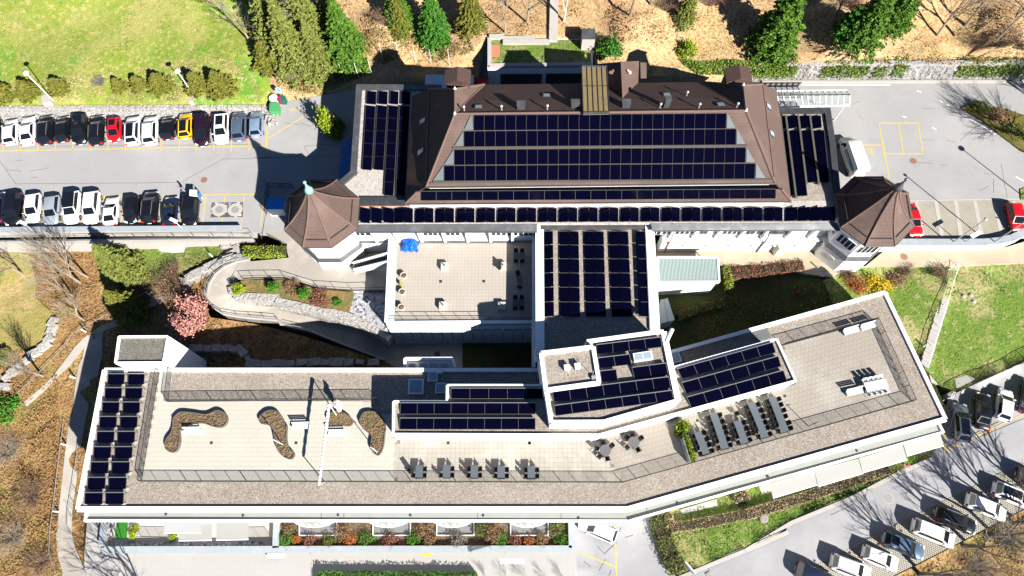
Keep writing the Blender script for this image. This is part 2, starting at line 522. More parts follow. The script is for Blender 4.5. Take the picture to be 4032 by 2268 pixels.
# ---------------------------------------------------------------- the land
mb = MB(); mb.poly([(-900, -900, -11), (900, -900, -11), (900, 900, -11), (-900, 900, -11)])
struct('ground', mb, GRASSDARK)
G_UP = Ground([(-500, 412, .75), (0, 412, .75), (500, 410, .75), (1040, 408, .75), (1065, 330, 1.2), (960, 180, 2.6), (880, -250, 6.5), (300, -250, 6.), (-500, -250, 6.), (300, 200, 2.)])
sheet('lawn', G_UP, [(-600, 412), (1040, 408), (1068, 330), (1000, 180), (900, -380), (-600, -380)], GRASS, 2.)
G_HILL = Ground([(1060, 405, .1), (1130, 398, .05), (1260, 372, .05), (1420, 345, .05), (1420, 300, .4), (1640, 285, .8), (1890, 310, .6), (1905, 185, 3.8), (1920, 150, 4.4), (2100, 165, 4.5), (2330, 168, 4.5),
                 (2345, 255, 4.0), (2560, 290, 2.7), (2740, 300, 2.7), (3000, 262, 2.7), (3120, 250, 2.7), (3560, 232, 2.7), (3800, 225, 2.7), (4100, 235, 2.7), (4500, 270, 2.7),
                 (4700, -300, 13), (3500, -300, 13), (2500, -300, 12.5), (1500, -300, 11), (900, -300, 8), (1000, 180, 2.6), (1068, 330, 1.0), (1500, 100, 5.), (2500, 80, 7.), (3300, 100, 6.5), (4000, 90, 6.8)])
sheet('wooded_hillside', G_HILL, [(1060, 405), (1130, 398), (1260, 372), (1420, 345), (1640, 330), (1892, 325), (1905, 185), (1920, 148), (2330, 150), (2345, 262), (2560, 300), (2740, 306), (3000, 262), (3120, 250), (3560, 232), (3800, 225), (4100, 235), (4700, 280),
      (4800, -380), (900, -380), (1000, 180), (1068, 330)], LEAVES, 2.)
sheet('upper_car_park', None, [(-700, 440), (1060, 408), (1130, 400), (1430, 345), (1900, 320), (3000, 320), (4100, 318), (4700, 400), (4700, 960), (4032, 890), (3960, 930), (3880, 945), (3560, 952), (3380, 860), (1190, 860), (1150, 905), (1040, 912), (-700, 905)], ASPH, 4, flat=0., skirt=1.2)
# west slope and paths
G_W = Ground([(-600, 960, -2.4), (0, 960, -2.4), (300, 965, -2.3), (600, 965, -1.9), (860, 955, -1.3), (1010, 925, -.4), (940, 1010, -.5), (870, 1060, -.7), (810, 1130, -1.), (805, 1180, -1.2), (830, 1245, -1.9), (1000, 1275, -2.7), (1150, 1310, -3.3), (1300, 1360, -4), (1500, 1425, -4.6), (1560, 1455, -4.7), (900, 1460, -4.8), (400, 1465, -5.), (330, 1700, -5.8), (280, 2000, -6.6),
              (240, 2268, -7), (230, 2500, -7.2), (-600, 2600, -8), (-600, 1500, -5), (0, 1400, -4), (100, 1200, -3.4), (500, 1200, -3.6), (100, 1900, -6.2), (600, 1350, -4.6)])
sheet('west_slope', G_W, [(-700, 955), (0, 955), (600, 958), (900, 950), (1020, 915), (940, 1010), (868, 1052), (812, 1120), (805, 1180), (828, 1250), (1000, 1275), (1150, 1310), (1300, 1355), (1510, 1422), (1580, 1460), (560, 1500), (345, 1900), (330, 2170), (330, 2600), (-700, 2700)], BRUSH, 1.6, .1, skirt=4)
mb = MB().prism([at(*p, CY) for p in [(1480, 1320), (2140, 1320), (2140, 1480), (1480, 1480)]], CY - 3, CY)
struct('courtyard', mb, PAVER)
mb = MB().prism([at(*p, CY) for p in [(1640, 1330), (1820, 1330), (1820, 1478), (1640, 1478)]], CY - 1, CY + .02)
struct('concrete_path', mb, CONC)
mb = MB().prism([at(*p, CY) for p in [(1821, 1330), (2130, 1330), (2130, 1478), (1821, 1478)]], CY - 1, CY + .05)
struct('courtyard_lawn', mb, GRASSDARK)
# east garden and lawn
G_E = Ground([(2590, 1000, -1.25), (2830, 1048, -1.3), (3060, 1046, -1.3), (3230, 1095, -1.3), (3400, 1055, -1.3), (3740, 1050, -1.3), (3800, 1052, -1.3), (4032, 1035, -1.35), (4400, 1010, -1.4), (4400, 1350, -2.6), (4032, 1430, -2.8), (3770, 1545, -3), (3660, 1460, -2.9), (3740, 1700, -3.6), (3488, 1200, -2.6), (3000, 1300, -3.6), (2650, 1400, -4), (2590, 1300, -4), (2590, 1200, -3), (3900, 1250, -2.2), (2740, 1120, -2.6), (3000, 1170, -2.8)])
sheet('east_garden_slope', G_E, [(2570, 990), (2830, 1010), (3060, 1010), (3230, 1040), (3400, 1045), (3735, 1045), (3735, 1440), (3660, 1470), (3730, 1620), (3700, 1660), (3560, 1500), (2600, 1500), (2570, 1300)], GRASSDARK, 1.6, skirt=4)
sheet('east_lawn', G_E, [(3640, 1450), (3745, 1046), (3800, 1046), (4032, 1030), (4500, 1000), (4500, 1290), (4032, 1425), (3770, 1545), (3700, 1520)], GRASS2, 1.6, .06, dz=.1, skirt=4)
sheet('garden_slope_under_the_forsythia', G_E, [(3240, 1105), (3330, 1065), (3400, 1048), (3736, 1048), (3660, 1400), (3600, 1390), (3500, 1200), (3300, 1240)], GRASS2, 1.6, .06, dz=.2, skirt=4)
# lower road, car park and plaza
G_R = Ground([(3720, 1620, -5.4), (3870, 1560, -5.3), (4032, 1480, -5.3), (4500, 1300, -5.2), (4500, 2600, -6.6), (3300, 2600, -7), (2300, 2600, -7.2), (2262, 2060, -7), (2520, 2060, -6.9), (3000, 2050, -6.3), (3400, 1850, -5.9), (4000, 1900, -5.8)])
sheet('lower_road', G_R, [(2262, 1960), (2600, 1900), (3640, 1640), (3730, 1590), (3740, 1530), (4500, 1160), (4600, 1740), (4032, 2008), (3516, 2273), (3200, 2440), (2800, 2650), (2262, 2800)], ASPH2, 3., 0., skirt=3)
mb = MB().prism([at(*p, PZ) for p in [(335, 2000), (2262, 2000), (2262, 2500), (335, 2500)]], PZ - 2, PZ)
struct('plaza', mb, PLAZA)
# ---------------------------------------------------------------- shared builders for roofs, arrays and rails
def onplane(px, py, A, B):
    """where the view through a photo pixel meets the upright plane through A and B"""
    d = _f + _r * ((px - 2016) / FPX) - _u * ((py - 1134) / FPX)
    nrm = Vector((-(B.y - A.y), B.x - A.x, 0))
    o = Vector((0, 0, HC))
    t = (Vector(A) - o).dot(nrm) / d.dot(nrm)
    return o + d * t
def bil(q, u, v):
    a = q[0].lerp(q[1], u); b = q[3].lerp(q[2], u)
    return a.lerp(b, v)
def plate(mb, c, th=.05):
    """thick plate on four 3D corners, thickness along its normal"""
    c = [Vector(p) for p in c]
    n = (c[1] - c[0]).cross(c[3] - c[0]).normalized()
    if n.z < 0:
        n = -n
    lo = [p - n * th for p in c]
    a = (c[1] - c[0]).cross(c[2] - c[1]).z
    o = [0, 1, 2, 3] if a > 0 else [3, 2, 1, 0]
    vs = [c[i] for i in o] + [lo[i] for i in o]
    return mb.add(vs, [(0, 1, 2, 3), (7, 6, 5, 4), (4, 5, 1, 0), (5, 6, 2, 1), (6, 7, 3, 2), (7, 4, 0, 3)])
def panels(root, quad, nx, ny, gap=.04, lift=.09, rails=True, railmat=None):
    """nx by ny solar panels on a quad TL TR BR BL of 3D points, each panel a part"""
    q = [Vector(p) for p in quad]
    n = (q[1] - q[0]).cross(q[3] - q[0]).normalized()
    if n.z < 0:
        n = -n
    q = [p + n * lift for p in q]
    w = (q[1] - q[0]).length; h = (q[3] - q[0]).length
    gu, gv = gap / w / 2, gap / h / 2
    for j in range(ny):
        for i in range(nx):
            u0, u1, v0, v1 = i / nx + gu, (i + 1) / nx - gu, j / ny + gv, (j + 1) / ny - gv
            mb = MB()
            plate(mb, [bil(q, u0, v0), bil(q, u1, v0), bil(q, u1, v1), bil(q, u0, v1)], .04)
            mb.build('solar_panel', PANEL, root)
    if rails:
        mb = MB()
        d = n * .05
        for j in range(ny + 1):
            mb.bar(bil(q, 0, j / ny) - d, bil(q, 1, j / ny) - d, .05, .04)
        for i in range(nx + 1):
            mb.bar(bil(q, i / nx, 0) - d, bil(q, i / nx, 1) - d, .045, .04)
        mb.build('mounting_rail', railmat or ALUD, root, kind='stuff')
def array(label, quad_or_pts, loc=None, group='solar arrays on the roofs'):
    l = loc if loc is not None else Vector(quad_or_pts[3])
    return thing('solar_array', label, 'solar array', tuple(l), group=group)
def railing(label, pts, h=1.05, spacing=1.5, bar=.13, m=None, group=None, name='railing', rails=(1.,), rod=.021, top=.03, cat='railing'):
    m = m or STEEL
    P = [Vector(p) for p in pts]
    t = thing(name, label, cat, tuple(P[0]), group=group)
    up = Vector((0, 0, h))
    for i in range(len(P) - 1):
        mb = MB()
        for k in rails:
            mb.bar(P[i] + up * k, P[i + 1] + up * k, top * 1.6, top * 1.4)
        mb.build('top_rail', m, t)
        L = (P[i + 1] - P[i]).length
        n = max(1, round(L / spacing))
        for j in range(n + (i == len(P) - 2)):
            q = P[i].lerp(P[i + 1], j / n)
            MB().tube(q, q + up, .03, n=4).build('post', m, t)
        if bar:
            nb = max(2, round(L / bar))
            mb = MB()
            for j in range(nb):
                q = P[i].lerp(P[i + 1], (j + .5) / nb)
                mb.tube(q + up * .06, q + up, rod, n=3, cap=False)
            mb.bar(P[i] + up * .07, P[i + 1] + up * .07, .03, .03)
            mb.build('balusters', m, t, kind='stuff')
    return t
def slabs(parent, poly, z, a0, sx, sy, m, jm=None, gap=.02, th=.05, near=None, most=290, name='paving_slab', off=0., jit=.003):
    """paving slabs laid along direction a0 inside a plan outline; the nearest ones as parts, the rest joined"""
    base = MB(); base.poly([(p[0], p[1], z + .004) for p in poly])
    bo = base.build('joint_bed', jm or JOINT, parent)
    ca, sa = math.cos(a0), math.sin(a0)
    loc = [(p[0] * ca + p[1] * sa, -p[0] * sa + p[1] * ca) for p in poly]
    x0, x1 = min(p[0] for p in loc), max(p[0] for p in loc)
    y0, y1 = min(p[1] for p in loc), max(p[1] for p in loc)
    cells = []
    j = 0
    yy = y0
    while yy < y1:
        xx = x0 - (off * sx if j % 2 else 0)
        while xx < x1:
            c = [(xx + gap / 2, yy + gap / 2), (xx + sx - gap / 2, yy + gap / 2), (xx + sx - gap / 2, yy + sy - gap / 2), (xx + gap / 2, yy + sy - gap / 2)]
            k = sum(inpoly(q, loc) for q in c)
            if k == 4 or (k >= 2 and inpoly((xx + sx / 2, yy + sy / 2), loc)):
                w = [(q[0] * ca - q[1] * sa, q[0] * sa + q[1] * ca) for q in c]
                cells.append(w)
            xx += sx
        yy += sy
        j += 1
    cells.sort(key=lambda w: (w[0][0]) ** 2 + (w[0][1]) ** 2)
    rest = MB()
    for i, w in enumerate(cells):
        zt = z + .012 + rng.uniform(0, jit)
        mb = MB() if i < most else rest
        mb.prism(w, z + .005, zt)
        if i < most:
            mb.build(name, m, parent)
    if rest.v:
        rest.build(name, m, parent, kind='stuff')
    return bo

# ---------------------------------------------------------------- main building: walls, flat roofs, tiled roof
mbr = thing('main_building', 'large hotel building with brown hipped tile roof and two octagonal corner towers', 'building', tuple(at(2350, 870, 0)))
RID = 14.8
A = at(1791, 449, RID); B = at(2937, 436, RID)
A2 = at(1791, 351, RID); B2 = at(2926, 336, RID)
ES = 10.9
sw = at(1679, 734, ES); se = at(3050, 719, ES)
wb = at(1690, 352, ES); eb = at(3003, 333, ES)              # break line of the side slopes, north ends
nw = at(1907, 333, ES); ne = at(2757, 323, ES)
EL = 8.5
osw = at(1597, 800, EL); ose = at(3114, 791, EL)
onw = at(1622, 378, EL); one = at(3058, 353, EL)
tsw = at(1640, 757, 10.1); tse = at(3077, 745, 10.1)
def facet(pts, m, name='roof_slope', th=.18):
    mb = MB()
    c = [Vector(p) for p in pts]
    n = (c[1] - c[0]).cross(c[2] - c[0]).normalized()
    if n.z < 0:
        c = c[::-1]; n = -n
    lo = [p - Vector((0, 0, th)) for p in c]
    k = len(c)
    mb.add(c + lo, [tuple(range(k)), tuple(range(2 * k - 1, k - 1, -1))] + [(k + i, k + (i + 1) % k, (i + 1) % k, i) for i in range(k)])
    return mb.build(name, m, mbr)
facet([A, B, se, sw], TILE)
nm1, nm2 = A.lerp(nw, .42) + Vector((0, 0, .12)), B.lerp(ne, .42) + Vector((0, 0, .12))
facet([A, B, nm2, nm1], TILE_SHADE); facet([nm1, nm2, ne, nw], TILE_SHADE)
facet([A, A2, wb, sw], TILE_SHADE)
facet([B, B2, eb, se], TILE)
facet([A, nw, A2], TILE); facet([B, ne, B2], TILE_SHADE)
facet([wb, A2, nw], TILE_SHADE); facet([eb, B2, ne], TILE_SHADE)
facet([sw, wb, onw, osw], TILE_SHADE)
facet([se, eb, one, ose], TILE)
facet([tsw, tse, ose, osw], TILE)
facet([sw, tsw, osw], TILE_SHADE); facet([se, tse, ose], TILE)
# white band between the two roof tiers, and below the lower eave
mb = MB()
a, b = sw + Vector((.2, .35, -.1)), se + Vector((-.2, .35, -.1))
mb.prism([a, b, b + Vector((0, .4, 0)), a + Vector((0, .4, 0))], 9.8, ES - .05)
mb.build('attic_wall', WHITE, mbr)
mb = MB()
a, b = osw + Vector((.3, .35, 0)), ose + Vector((-.3, .35, 0))
mb.prism([a, b, b + Vector((-.5, 9, 0)), a + Vector((.5, 9, 0))], FR, EL - .1)
mb.build('upper_wall', WHITE, mbr)
core = [osw + Vector((.5, .8, 0)), ose + Vector((-.5, .8, 0)), one + Vector((-.5, -.3, 0)), onw + Vector((.5, -.3, 0))]
MB().prism(core, 0, EL - .12).build('core_wall', WHITE, mbr)
mb = MB(); mb.prism([wb + Vector((1, -1, 0)), nw + Vector((0, -.4, 0)), nw + Vector((-1, -3, 0)), wb + Vector((1, -3, 0))], 0, 10.8); mb.build('wing_wall', WHITE, mbr)
mb = MB(); mb.prism([eb + Vector((-1, -1, 0)), ne + Vector((0, -.4, 0)), ne + Vector((1, -3, 0)), eb + Vector((-1, -3, 0))], 0, 10.8); mb.build('wing_wall', WHITE, mbr)
mb = MB(); mb.prism([nw + Vector((0, -.5, 0)), ne + Vector((0, -.5, 0)), ne + Vector((0, -2, 0)), nw + Vector((0, -2, 0))], 0, 10.8); mb.build('north_wall', WHITE, mbr)
# hip and ridge tiles
mb = MB()
for p, q in ((A, B), (A, A2), (B, B2), (A, sw), (B, se), (A2, wb), (B2, eb), (A, nw), (B, ne), (tsw, osw), (tse, ose), (sw, wb), (se, eb), (A2, nw), (B2, ne)):
    mb.tube(p + Vector((0, 0, .03)), q + Vector((0, 0, .03)), .13, n=6)
mb.build('ridge_tiles', RIDGE, mbr, kind='stuff')
mb = MB(); mb.tube(sw + Vector((-.1, -.08, -.1)), se + Vector((.1, -.08, -.1)), .09, n=6); mb.build('gutter', DARKZ, mbr)
mb = MB(); mb.tube(osw + Vector((-.1, -.08, -.12)), ose + Vector((.1, -.08, -.12)), .09, n=6); mb.build('gutter', DARKZ, mbr)
mb = MB(); mb.bar(at(1690, 721, 11.15), at(3040, 707, 11.15), .08, .16); mb.build('snow_guard', ALUD, mbr)
for p in (A, A2, B, B2):
    mb = MB(); mb.lathe([(.02, 0), (.18, .05), (.14, .2), (.07, .35), (.02, .42)], p, 8); mb.build('ridge_cap', WSTEEL, mbr)
# roof windows on the side slopes
def roofwin(p, uvec, nvec, w=.75, h=1.1):
    u = uvec.normalized(); n = nvec.normalized(); v = n.cross(u)
    c = Vector(p)
    q = [c + u * (-w / 2) + v * (h / 2), c + u * (w / 2) + v * (h / 2), c + u * (w / 2) - v * (h / 2), c - u * (w / 2) - v * (h / 2)]
    o = plate(MB(), [k + n * .1 for k in q], .1).build('roof_window', DARKZ, mbr)
    q2 = [c + (k - c) * .78 + n * .112 for k in q]
    plate(MB(), q2, .015).build('pane', SKYGL, o)
nW = (wb - A).cross(sw - A); nW = nW if nW.z > 0 else -nW
nE = (eb - B).cross(se - B); nE = nE if nE.z > 0 else -nE
nWl = (onw - sw).cross(osw - sw); nWl = nWl if nWl.z > 0 else -nWl
nEl = (one - se).cross(ose - se); nEl = nEl if nEl.z > 0 else -nEl
def hit(px, py, p0, n):
    d = _f + _r * ((px - 2016) / FPX) - _u * ((py - 1134) / FPX)
    o = Vector((0, 0, HC)); t = (p0 - o).dot(n) / d.dot(n)
    return o + d * t
for px, py in (T1(0, 1, 1555, 1115), T1(0, 1, 1538, 1395)):
    roofwin(hit(px, py, sw, nWl), sw - wb, nWl)
for px, py in (T1(0, 3, 218, 980), T1(0, 3, 248, 1230)):
    roofwin(hit(px, py, se, nEl), se - eb, nEl)
nN = (nw - A).cross(B - A); nN = nN if nN.z > 0 else -nN
for px, py in (T1(0, 1, 2068, 990), T1(0, 2, 355, 885), T1(0, 2, 1460, 878), T1(0, 2, 1955, 968)):
    roofwin(hit(px, py, A, nN) + Vector((0, 0, .12)), B - A, nN, .9, .8)
# vent stacks and chimneys on the north slope
def chimney(px, py, w, d, h):
    p = hit(px, py, A, nN)
    o = MB().box(p + Vector((0, 0, h / 2 - .3)), (w, d, h + .6)).build('chimney', ZINC, mbr)
    MB().box(p + Vector((0, 0, h + .06)), (w * 1.15, d * 1.15, .1)).build('chimney_cap', ZINC, o)
for px, py in (T1(0, 1, 2458, 1000), T1(0, 2, 120, 1000), T1(0, 2, 615, 985), T1(0, 2, 1080, 985)):
    chimney(px, py, .85, .6, .9)
px, py = T1(0, 2, 1452, 985); chimney(px, py, .6, .5, 1.5)
for px, py in (T1(0, 1, 2278, 1015), T1(0, 2, 360, 1010), T1(0, 2, 1395, 995), T1(0, 2, 1640, 885), T1(0, 2, 1752, 995), T1(0, 2, 2100, 990), T1(0, 1, 1935, 1020)):
    p = hit(px, py, A, nN); MB().lathe([(.1, -.2), (.1, .7), (.16, .72), (.16, .82), (.05, .9)], p, 8).build('vent_pipe', GSTEEL, mbr)
for px, py in (T1(0, 1, 1880, 745), T1(0, 2, 2105, 730)):
    p = at(px, py, 13.4); o = MB().box(p + Vector((0, 0, -.6)), (2.6, 1.6, 2.6)).build('chimney', TILE_SHADE, mbr)
    mb = MB(); q = p + Vector((0, 0, .7)); mb.add([q + Vector(v) for v in ((-1.5, -1, 0), (1.5, -1, 0), (1.5, 1, 0), (-1.5, 1, 0), (0, -1, .6), (0, 1, .6))], [(0, 1, 4), (2, 3, 5), (1, 2, 5, 4), (3, 0, 4, 5), (3, 2, 1, 0)]); mb.build('chimney_roof', TILE_SHADE, o)
# brass-roofed lift head and the cross gable beside it
q = [at(2291, 263, 13.6), at(2389, 263, 13.6), at(2399, 444, 15.2), at(2297, 446, 15.2)]
MB().prism([p + Vector((.15 * (1 if i in (0, 3) else -1), 0, 0)) for i, p in enumerate(q)], 4.0, 13.3).build('lift_tower', ZINC, mbr)
bo = plate(MB(), q, .25).build('brass_roof', BRASS, mbr)
for i in range(6):
    MB().bar(bil(q, i / 5, 0) + Vector((0, 0, .02)), bil(q, i / 5, 1) + Vector((0, 0, .02)), .07, .09).build('standing_seam', DARKZ, bo)
MB().bar(bil(q, 0, .43) + Vector((0, 0, .02)), bil(q, 1, .43) + Vector((0, 0, .02)), .06, .05).build('cross_seam', DARKZ, bo)
for v in (0, 1):
    MB().bar(bil(q, 0, v), bil(q, 1, v), .16, .3).build('roof_edge', ZINC, bo)
g0, g1 = at(2445, 243, 13.2), hit(2451, 388, A, nN) + Vector((0, 0, .1))
gl0, gr0 = at(2345, 252, 10.6), at(2516, 240, 10.6)
gr1 = at(2513, 325, 10.9); gl1 = at(2398, 345, 11.2)
facet([g0, g1, gl1, gl0], TILE_SHADE); facet([g0, g1, gr1, gr0], TILE)
mb = MB(); mb.tube(g0, g1, .12, n=6); mb.build('ridge_tiles', RIDGE, mbr, kind='stuff')
mb = MB(); mb.prism([gl0 + Vector((.4, -.3, 0)), gr0 + Vector((-.4, -.3, 0)), gr1 + Vector((-.4, 0, 0)), gl1 + Vector((.4, 0, 0))], 0, 10.5); mb.build('gable_wall', WHITE, mbr)
mb = MB(); mb.add([gl0 + Vector((.4, -.3, -.2)), gr0 + Vector((-.4, -.3, -.2)), g0 + Vector((0, -.3, -.2))], [(0, 1, 2)]); mb.build('gable_end', WHITE, mbr)
a0, a1 = at(2517, 262, 9.6), at(2546, 247, 9.6); a2, a3 = at(2546, 305, 9.6), at(2519, 322, 9.6)
facet([a0 + Vector((0, 0, .8)), a3 + Vector((0, 0, .8)), a2, a1], TILE)
for px, py in (T1(0, 2, 952, 672), T1(0, 2, 1117, 672)):
    p = at(px, py, 12.35)
    sg = -1 if px < 2440 else 1
    hv = []
    for i in range(20):
        t = 2 * math.pi * i / 20
        hv.append((16 * math.sin(t) ** 3 / 55, (13 * math.cos(t) - 5 * math.cos(2 * t) - 2 * math.cos(3 * t) - math.cos(4 * t)) / 45))
    mb = MB(); mb.slab([p + Vector((x, y, -sg * x * .8 + .2)) for x, y in hv], .05); mb.build('heart_tile', mat('terracotta_heart', (.75, .42, .28), .7), mbr)

# flat roofs
zin = Vector((0, 0, 0))
fw = [at(*p, FR) for p in (T1(0, 1, 990, 828), T1(0, 1, 1560, 835), (1640, 560), (1640, 800), T1(1, 1, 1390, 540), T1(1, 1, 960, 545), T1(1, 1, 830, 410), T1(1, 1, 935, 310))]
MB().prism(fw, FR - .4, FR).build('flat_roof', GRAVELW, mbr)
fe = [at(*p, FR) for p in (T1(0, 3, 320, 1035), T1(0, 3, 725, 1040), T1(1, 3, 830, 480), T1(1, 3, 830, 760), (3090, 870), (3060, 790), (3020, 600))]
MB().prism(fe, FR - .4, FR).build('flat_roof', GRAVEL, mbr)
fs = [at(*p, FR) for p in (T1(1, 1, 960, 590), (3300, 790), T1(1, 3, 830, 765), T1(1, 1, 960, 780))]
MB().prism(fs, FR - .36, FR + .02).build('flat_roof', GRAVELW, mbr)
def parapet(pts, w, z0, z1, m, closed=False, name='parapet', parent=mbr, shift=0.):
    for i in range(len(pts) - (0 if closed else 1)):
        a, b = Vector(pts[i]), Vector(pts[(i + 1) % len(pts)])
        d = (b - a).normalized(); s = Vector((-d.y, d.x, 0))
        MB().prism([a - d * w * .5 + s * (shift - w / 2), b + d * w * .5 + s * (shift - w / 2), b + d * w * .5 + s * (shift + w / 2), a - d * w * .5 + s * (shift + w / 2)], z0, z1 + .003 * (i % 2)).build(name, m, parent)
parapet([at(*p, FR) for p in (T1(0, 1, 1700, 815), T1(0, 1, 972, 812), T1(1, 1, 920, 312), T1(1, 1, 810, 405))], .75, -.2, FR + .32, ZINC)
parapet([at(*p, FR) for p in (T1(0, 3, 300, 1030), T1(0, 3, 755, 1028), T1(0, 3, 800, 1330), T1(1, 3, 845, 500))], .75, -.2, FR + .32, DARKZ)
MB().bar(at(*T1(1, 1, 975, 568), FR + .1), at(*T1(1, 1, 1392, 568), FR + .1), 1.2, .25).build('roof_step', DARKZ, mbr)
mb = MB(); mb.bar(at(*T1(1, 1, 975, 606), FR + .06), at(*T1(1, 1, 1530, 600), FR + .06), .28, .1); mb.build('copper_flashing', mat('copper_sheet', (.5, .2, .1), .4, metal=.4), mbr)
# sloping zinc eave along the south front
for (ax, ay), (bx, by), (cx, cy), (dx, dy) in ((T1(1, 1, 960, 785), T1(1, 2, 268, 775), T1(1, 2, 268, 846), T1(1, 1, 945, 848)), (T1(1, 2, 1315, 770), T1(1, 3, 850, 765), T1(1, 3, 880, 828), T1(1, 2, 1330, 836))):
    q = [at(ax, ay, FR + .08), at(bx, by, FR + .08), at(cx, cy, FR - .25), at(dx, dy, FR - .25)]
    plate(MB(), q, .22).build('zinc_eave', ZINC, mbr)
    MB().tube(q[3] + Vector((0, -.06, -.05)), q[2] + Vector((0, -.06, -.05)), .08, n=6).build('gutter', DARKZ, mbr)
# east glass canopy over the entrance
gc = thing('glass_canopy', 'long glazed entrance canopy with white bars beside the east flat roof', 'canopy', tuple(at(3150, 420, 0)))
qc = [T1(0, 3, 300, 880), T1(0, 3, 972, 876), T1(0, 3, 965, 972), T1(0, 3, 318, 985)]
q1 = [at(qc[0][0], qc[0][1], 4.6), at(qc[1][0], qc[1][1], 4.6), at(qc[2][0], qc[2][1], 4.0), at(qc[3][0], qc[3][1], 4.0)]
q0 = [at(*T1(0, 3, 290, 838), 4.1), at(*T1(0, 3, 940, 832), 4.1), q1[1], q1[0]]
for q, n in ((q0, 12), (q1, 12)):
    for i in range(n):
        plate(MB(), [bil(q, i / n + .004, 0), bil(q, (i + 1) / n - .004, 0), bil(q, (i + 1) / n - .004, 1), bil(q, i / n + .004, 1)], .02).build('glass_pane', CLEARG, gc)
    for i in range(n + 1):
        MB().bar(bil(q, i / n, 0), bil(q, i / n, 1), .09, .1).build('glazing_bar', WSTEEL, gc)
    for v in (0, 1):
        MB().bar(bil(q, 0, v), bil(q, 1, v), .14, .14).build('purlin', WSTEEL, gc)
for u, v in ((.55, .5), (.98, .5), (.05, .5)):
    p = bil(q1, u, v); MB().tube((p.x, p.y, 0), (p.x, p.y, 4.1), .07, n=8).build('column', WSTEEL, gc)
    for s in (-1.5, 1.5):
        MB().tube((p.x, p.y, 2.6), (p.x + s, p.y, 4.15), .04, n=5).build('brace', GSTEEL, gc)
# west glazed lean-to and north yard pieces
la = thing('lean_to_roof', 'low blue-grey sheet lean-to roof against the west wall below the flat roof', 'roof', tuple(at(1370, 600, 2.4)))
q = [at(*T1(0, 1, 805, 1280), 3.0), at(*T1(0, 1, 925, 1275), 3.4), at(*T1(1, 1, 915, 330), 3.4), at(*T1(1, 1, 780, 380), 3.0)]
for i in range(8):
    plate(MB(), [bil(q, 0, i / 8 + .005), bil(q, 1, i / 8 + .005), bil(q, 1, (i + 1) / 8 - .005), bil(q, 0, (i + 1) / 8 - .005)], .06).build('roof_sheet', BLUEP, la)
for u, v in ((.06, .03), (.06, .97)):
    p = bil(q, u, v); MB().tube((p.x, p.y, 0), p - Vector((0, 0, .05)), .06).build('column', STEEL, la)
# ---------------------------------------------------------------- south front of the main building
def front(x0, x1, yb, zb, ytop, name, ledge, fins, panes, rec):
    """one stretch of the south front: lower wall, zinc ledge, upper wall with fins and panes"""
    a, b = at(x0, yb, zb), at(x1, yb - (x1 - x0) * .002, zb)
    zl = onplane(x0, ledge[1], a, b).z
    n = Vector((-(b - a).y, (b - a).x, 0)).normalized()
    ua, ub = a + n * rec, b + n * rec
    MB().prism([a, b, b + n * 1.2, a + n * 1.2], zb - 2.5, zl).build('lower_wall', WHITE, mbr)
    MB().prism([ua, ub, ub + n * 1.0, ua + n * 1.0], zl - .2, FR - .2).build('upper_wall', WHITE, mbr)
    q = [ua, ub, b - n * .06, a - n * .06]
    zu = onplane(x0, ledge[0], ua, ub).z
    plate(MB(), [Vector((q[0].x, q[0].y, zu)), Vector((q[1].x, q[1].y, zu)), Vector((q[2].x, q[2].y, zl + .02)), Vector((q[3].x, q[3].y, zl + .02))], .1).build('zinc_ledge', ZINC, mbr)
    for fx in fins:
        p = onplane(fx, ledge[0] - 8, ua, ub)
        mb = MB()
        t = Vector((.16, 0, 0))
        prof = [(0, zu - .1), (0, FR - .4), (-.75, FR - .4), (-.75, FR - .9), (-.3, zu + .1)]
        vs = [Vector((p.x, p.y, 0)) + n * dy * 1 + Vector((0, 0, z)) - t for dy, z in prof] + [Vector((p.x, p.y, 0)) + n * dy + Vector((0, 0, z)) + t for dy, z in prof]
        mb.add(vs, [(0, 1, 2, 3, 4), (9, 8, 7, 6, 5)] + [(i, i + 5, (i + 1) % 5 + 5, (i + 1) % 5) for i in range(5)])
        mb.build('pilaster', WHITEP, mbr)
    for wx in panes:
        p = onplane(wx, ytop, ua, ub)
        o = MB().box(p + n * -.02 + Vector((0, 0, .35)), (.62, .1, 1.5), math.atan2((b - a).y, (b - a).x)).build('window', WSTEEL, mbr)
        MB().box(p + n * -.05 + Vector((0, 0, .35)), (.46, .08, 1.34), math.atan2((b - a).y, (b - a).x)).build('pane', GLASS, o)
    return a, b, ua, ub, zl, n
pr = [T1(1, 2, x, 858)[0] for x in (1385, 1437, 1480, 1555, 1600, 1645, 1690, 1775, 1815, 1915, 1990, 2035, 2080, 2125, 2205, 2245, 2300, 2340, 2450, 2490, 2535)] + [T1(1, 3, x, 858)[0] for x in (25, 70, 120, 160, 245, 285, 335, 385)]
fin = [T1(1, 2, x, 900)[0] for x in (1490, 1700, 1910, 2125, 2335)] + [T1(1, 3, x, 900)[0] for x in (160, 380, 590, 800)]
fa = front(2592, 3275, 989, WZ, 917, 'east', (936, 952), fin, pr, .7)
pl = [T1(1, 1, x, 868)[0] for x in (955, 1000, 1050, 1095, 1580, 1625, 1668, 1718, 1785, 1830, 1875, 1935, 2205, 2250, 2300, 2350)] + [T1(1, 2, x, 870)[0] for x in (70, 120, 165, 210)]
fin2 = [T1(1, 1, x, 900)[0] for x in (1130, 1330, 1545, 1760, 1970, 2180, 2380)]
fb = front(1400, 2100, 957, TZ, 920, 'west', (948, 957), fin2, pl, .25)
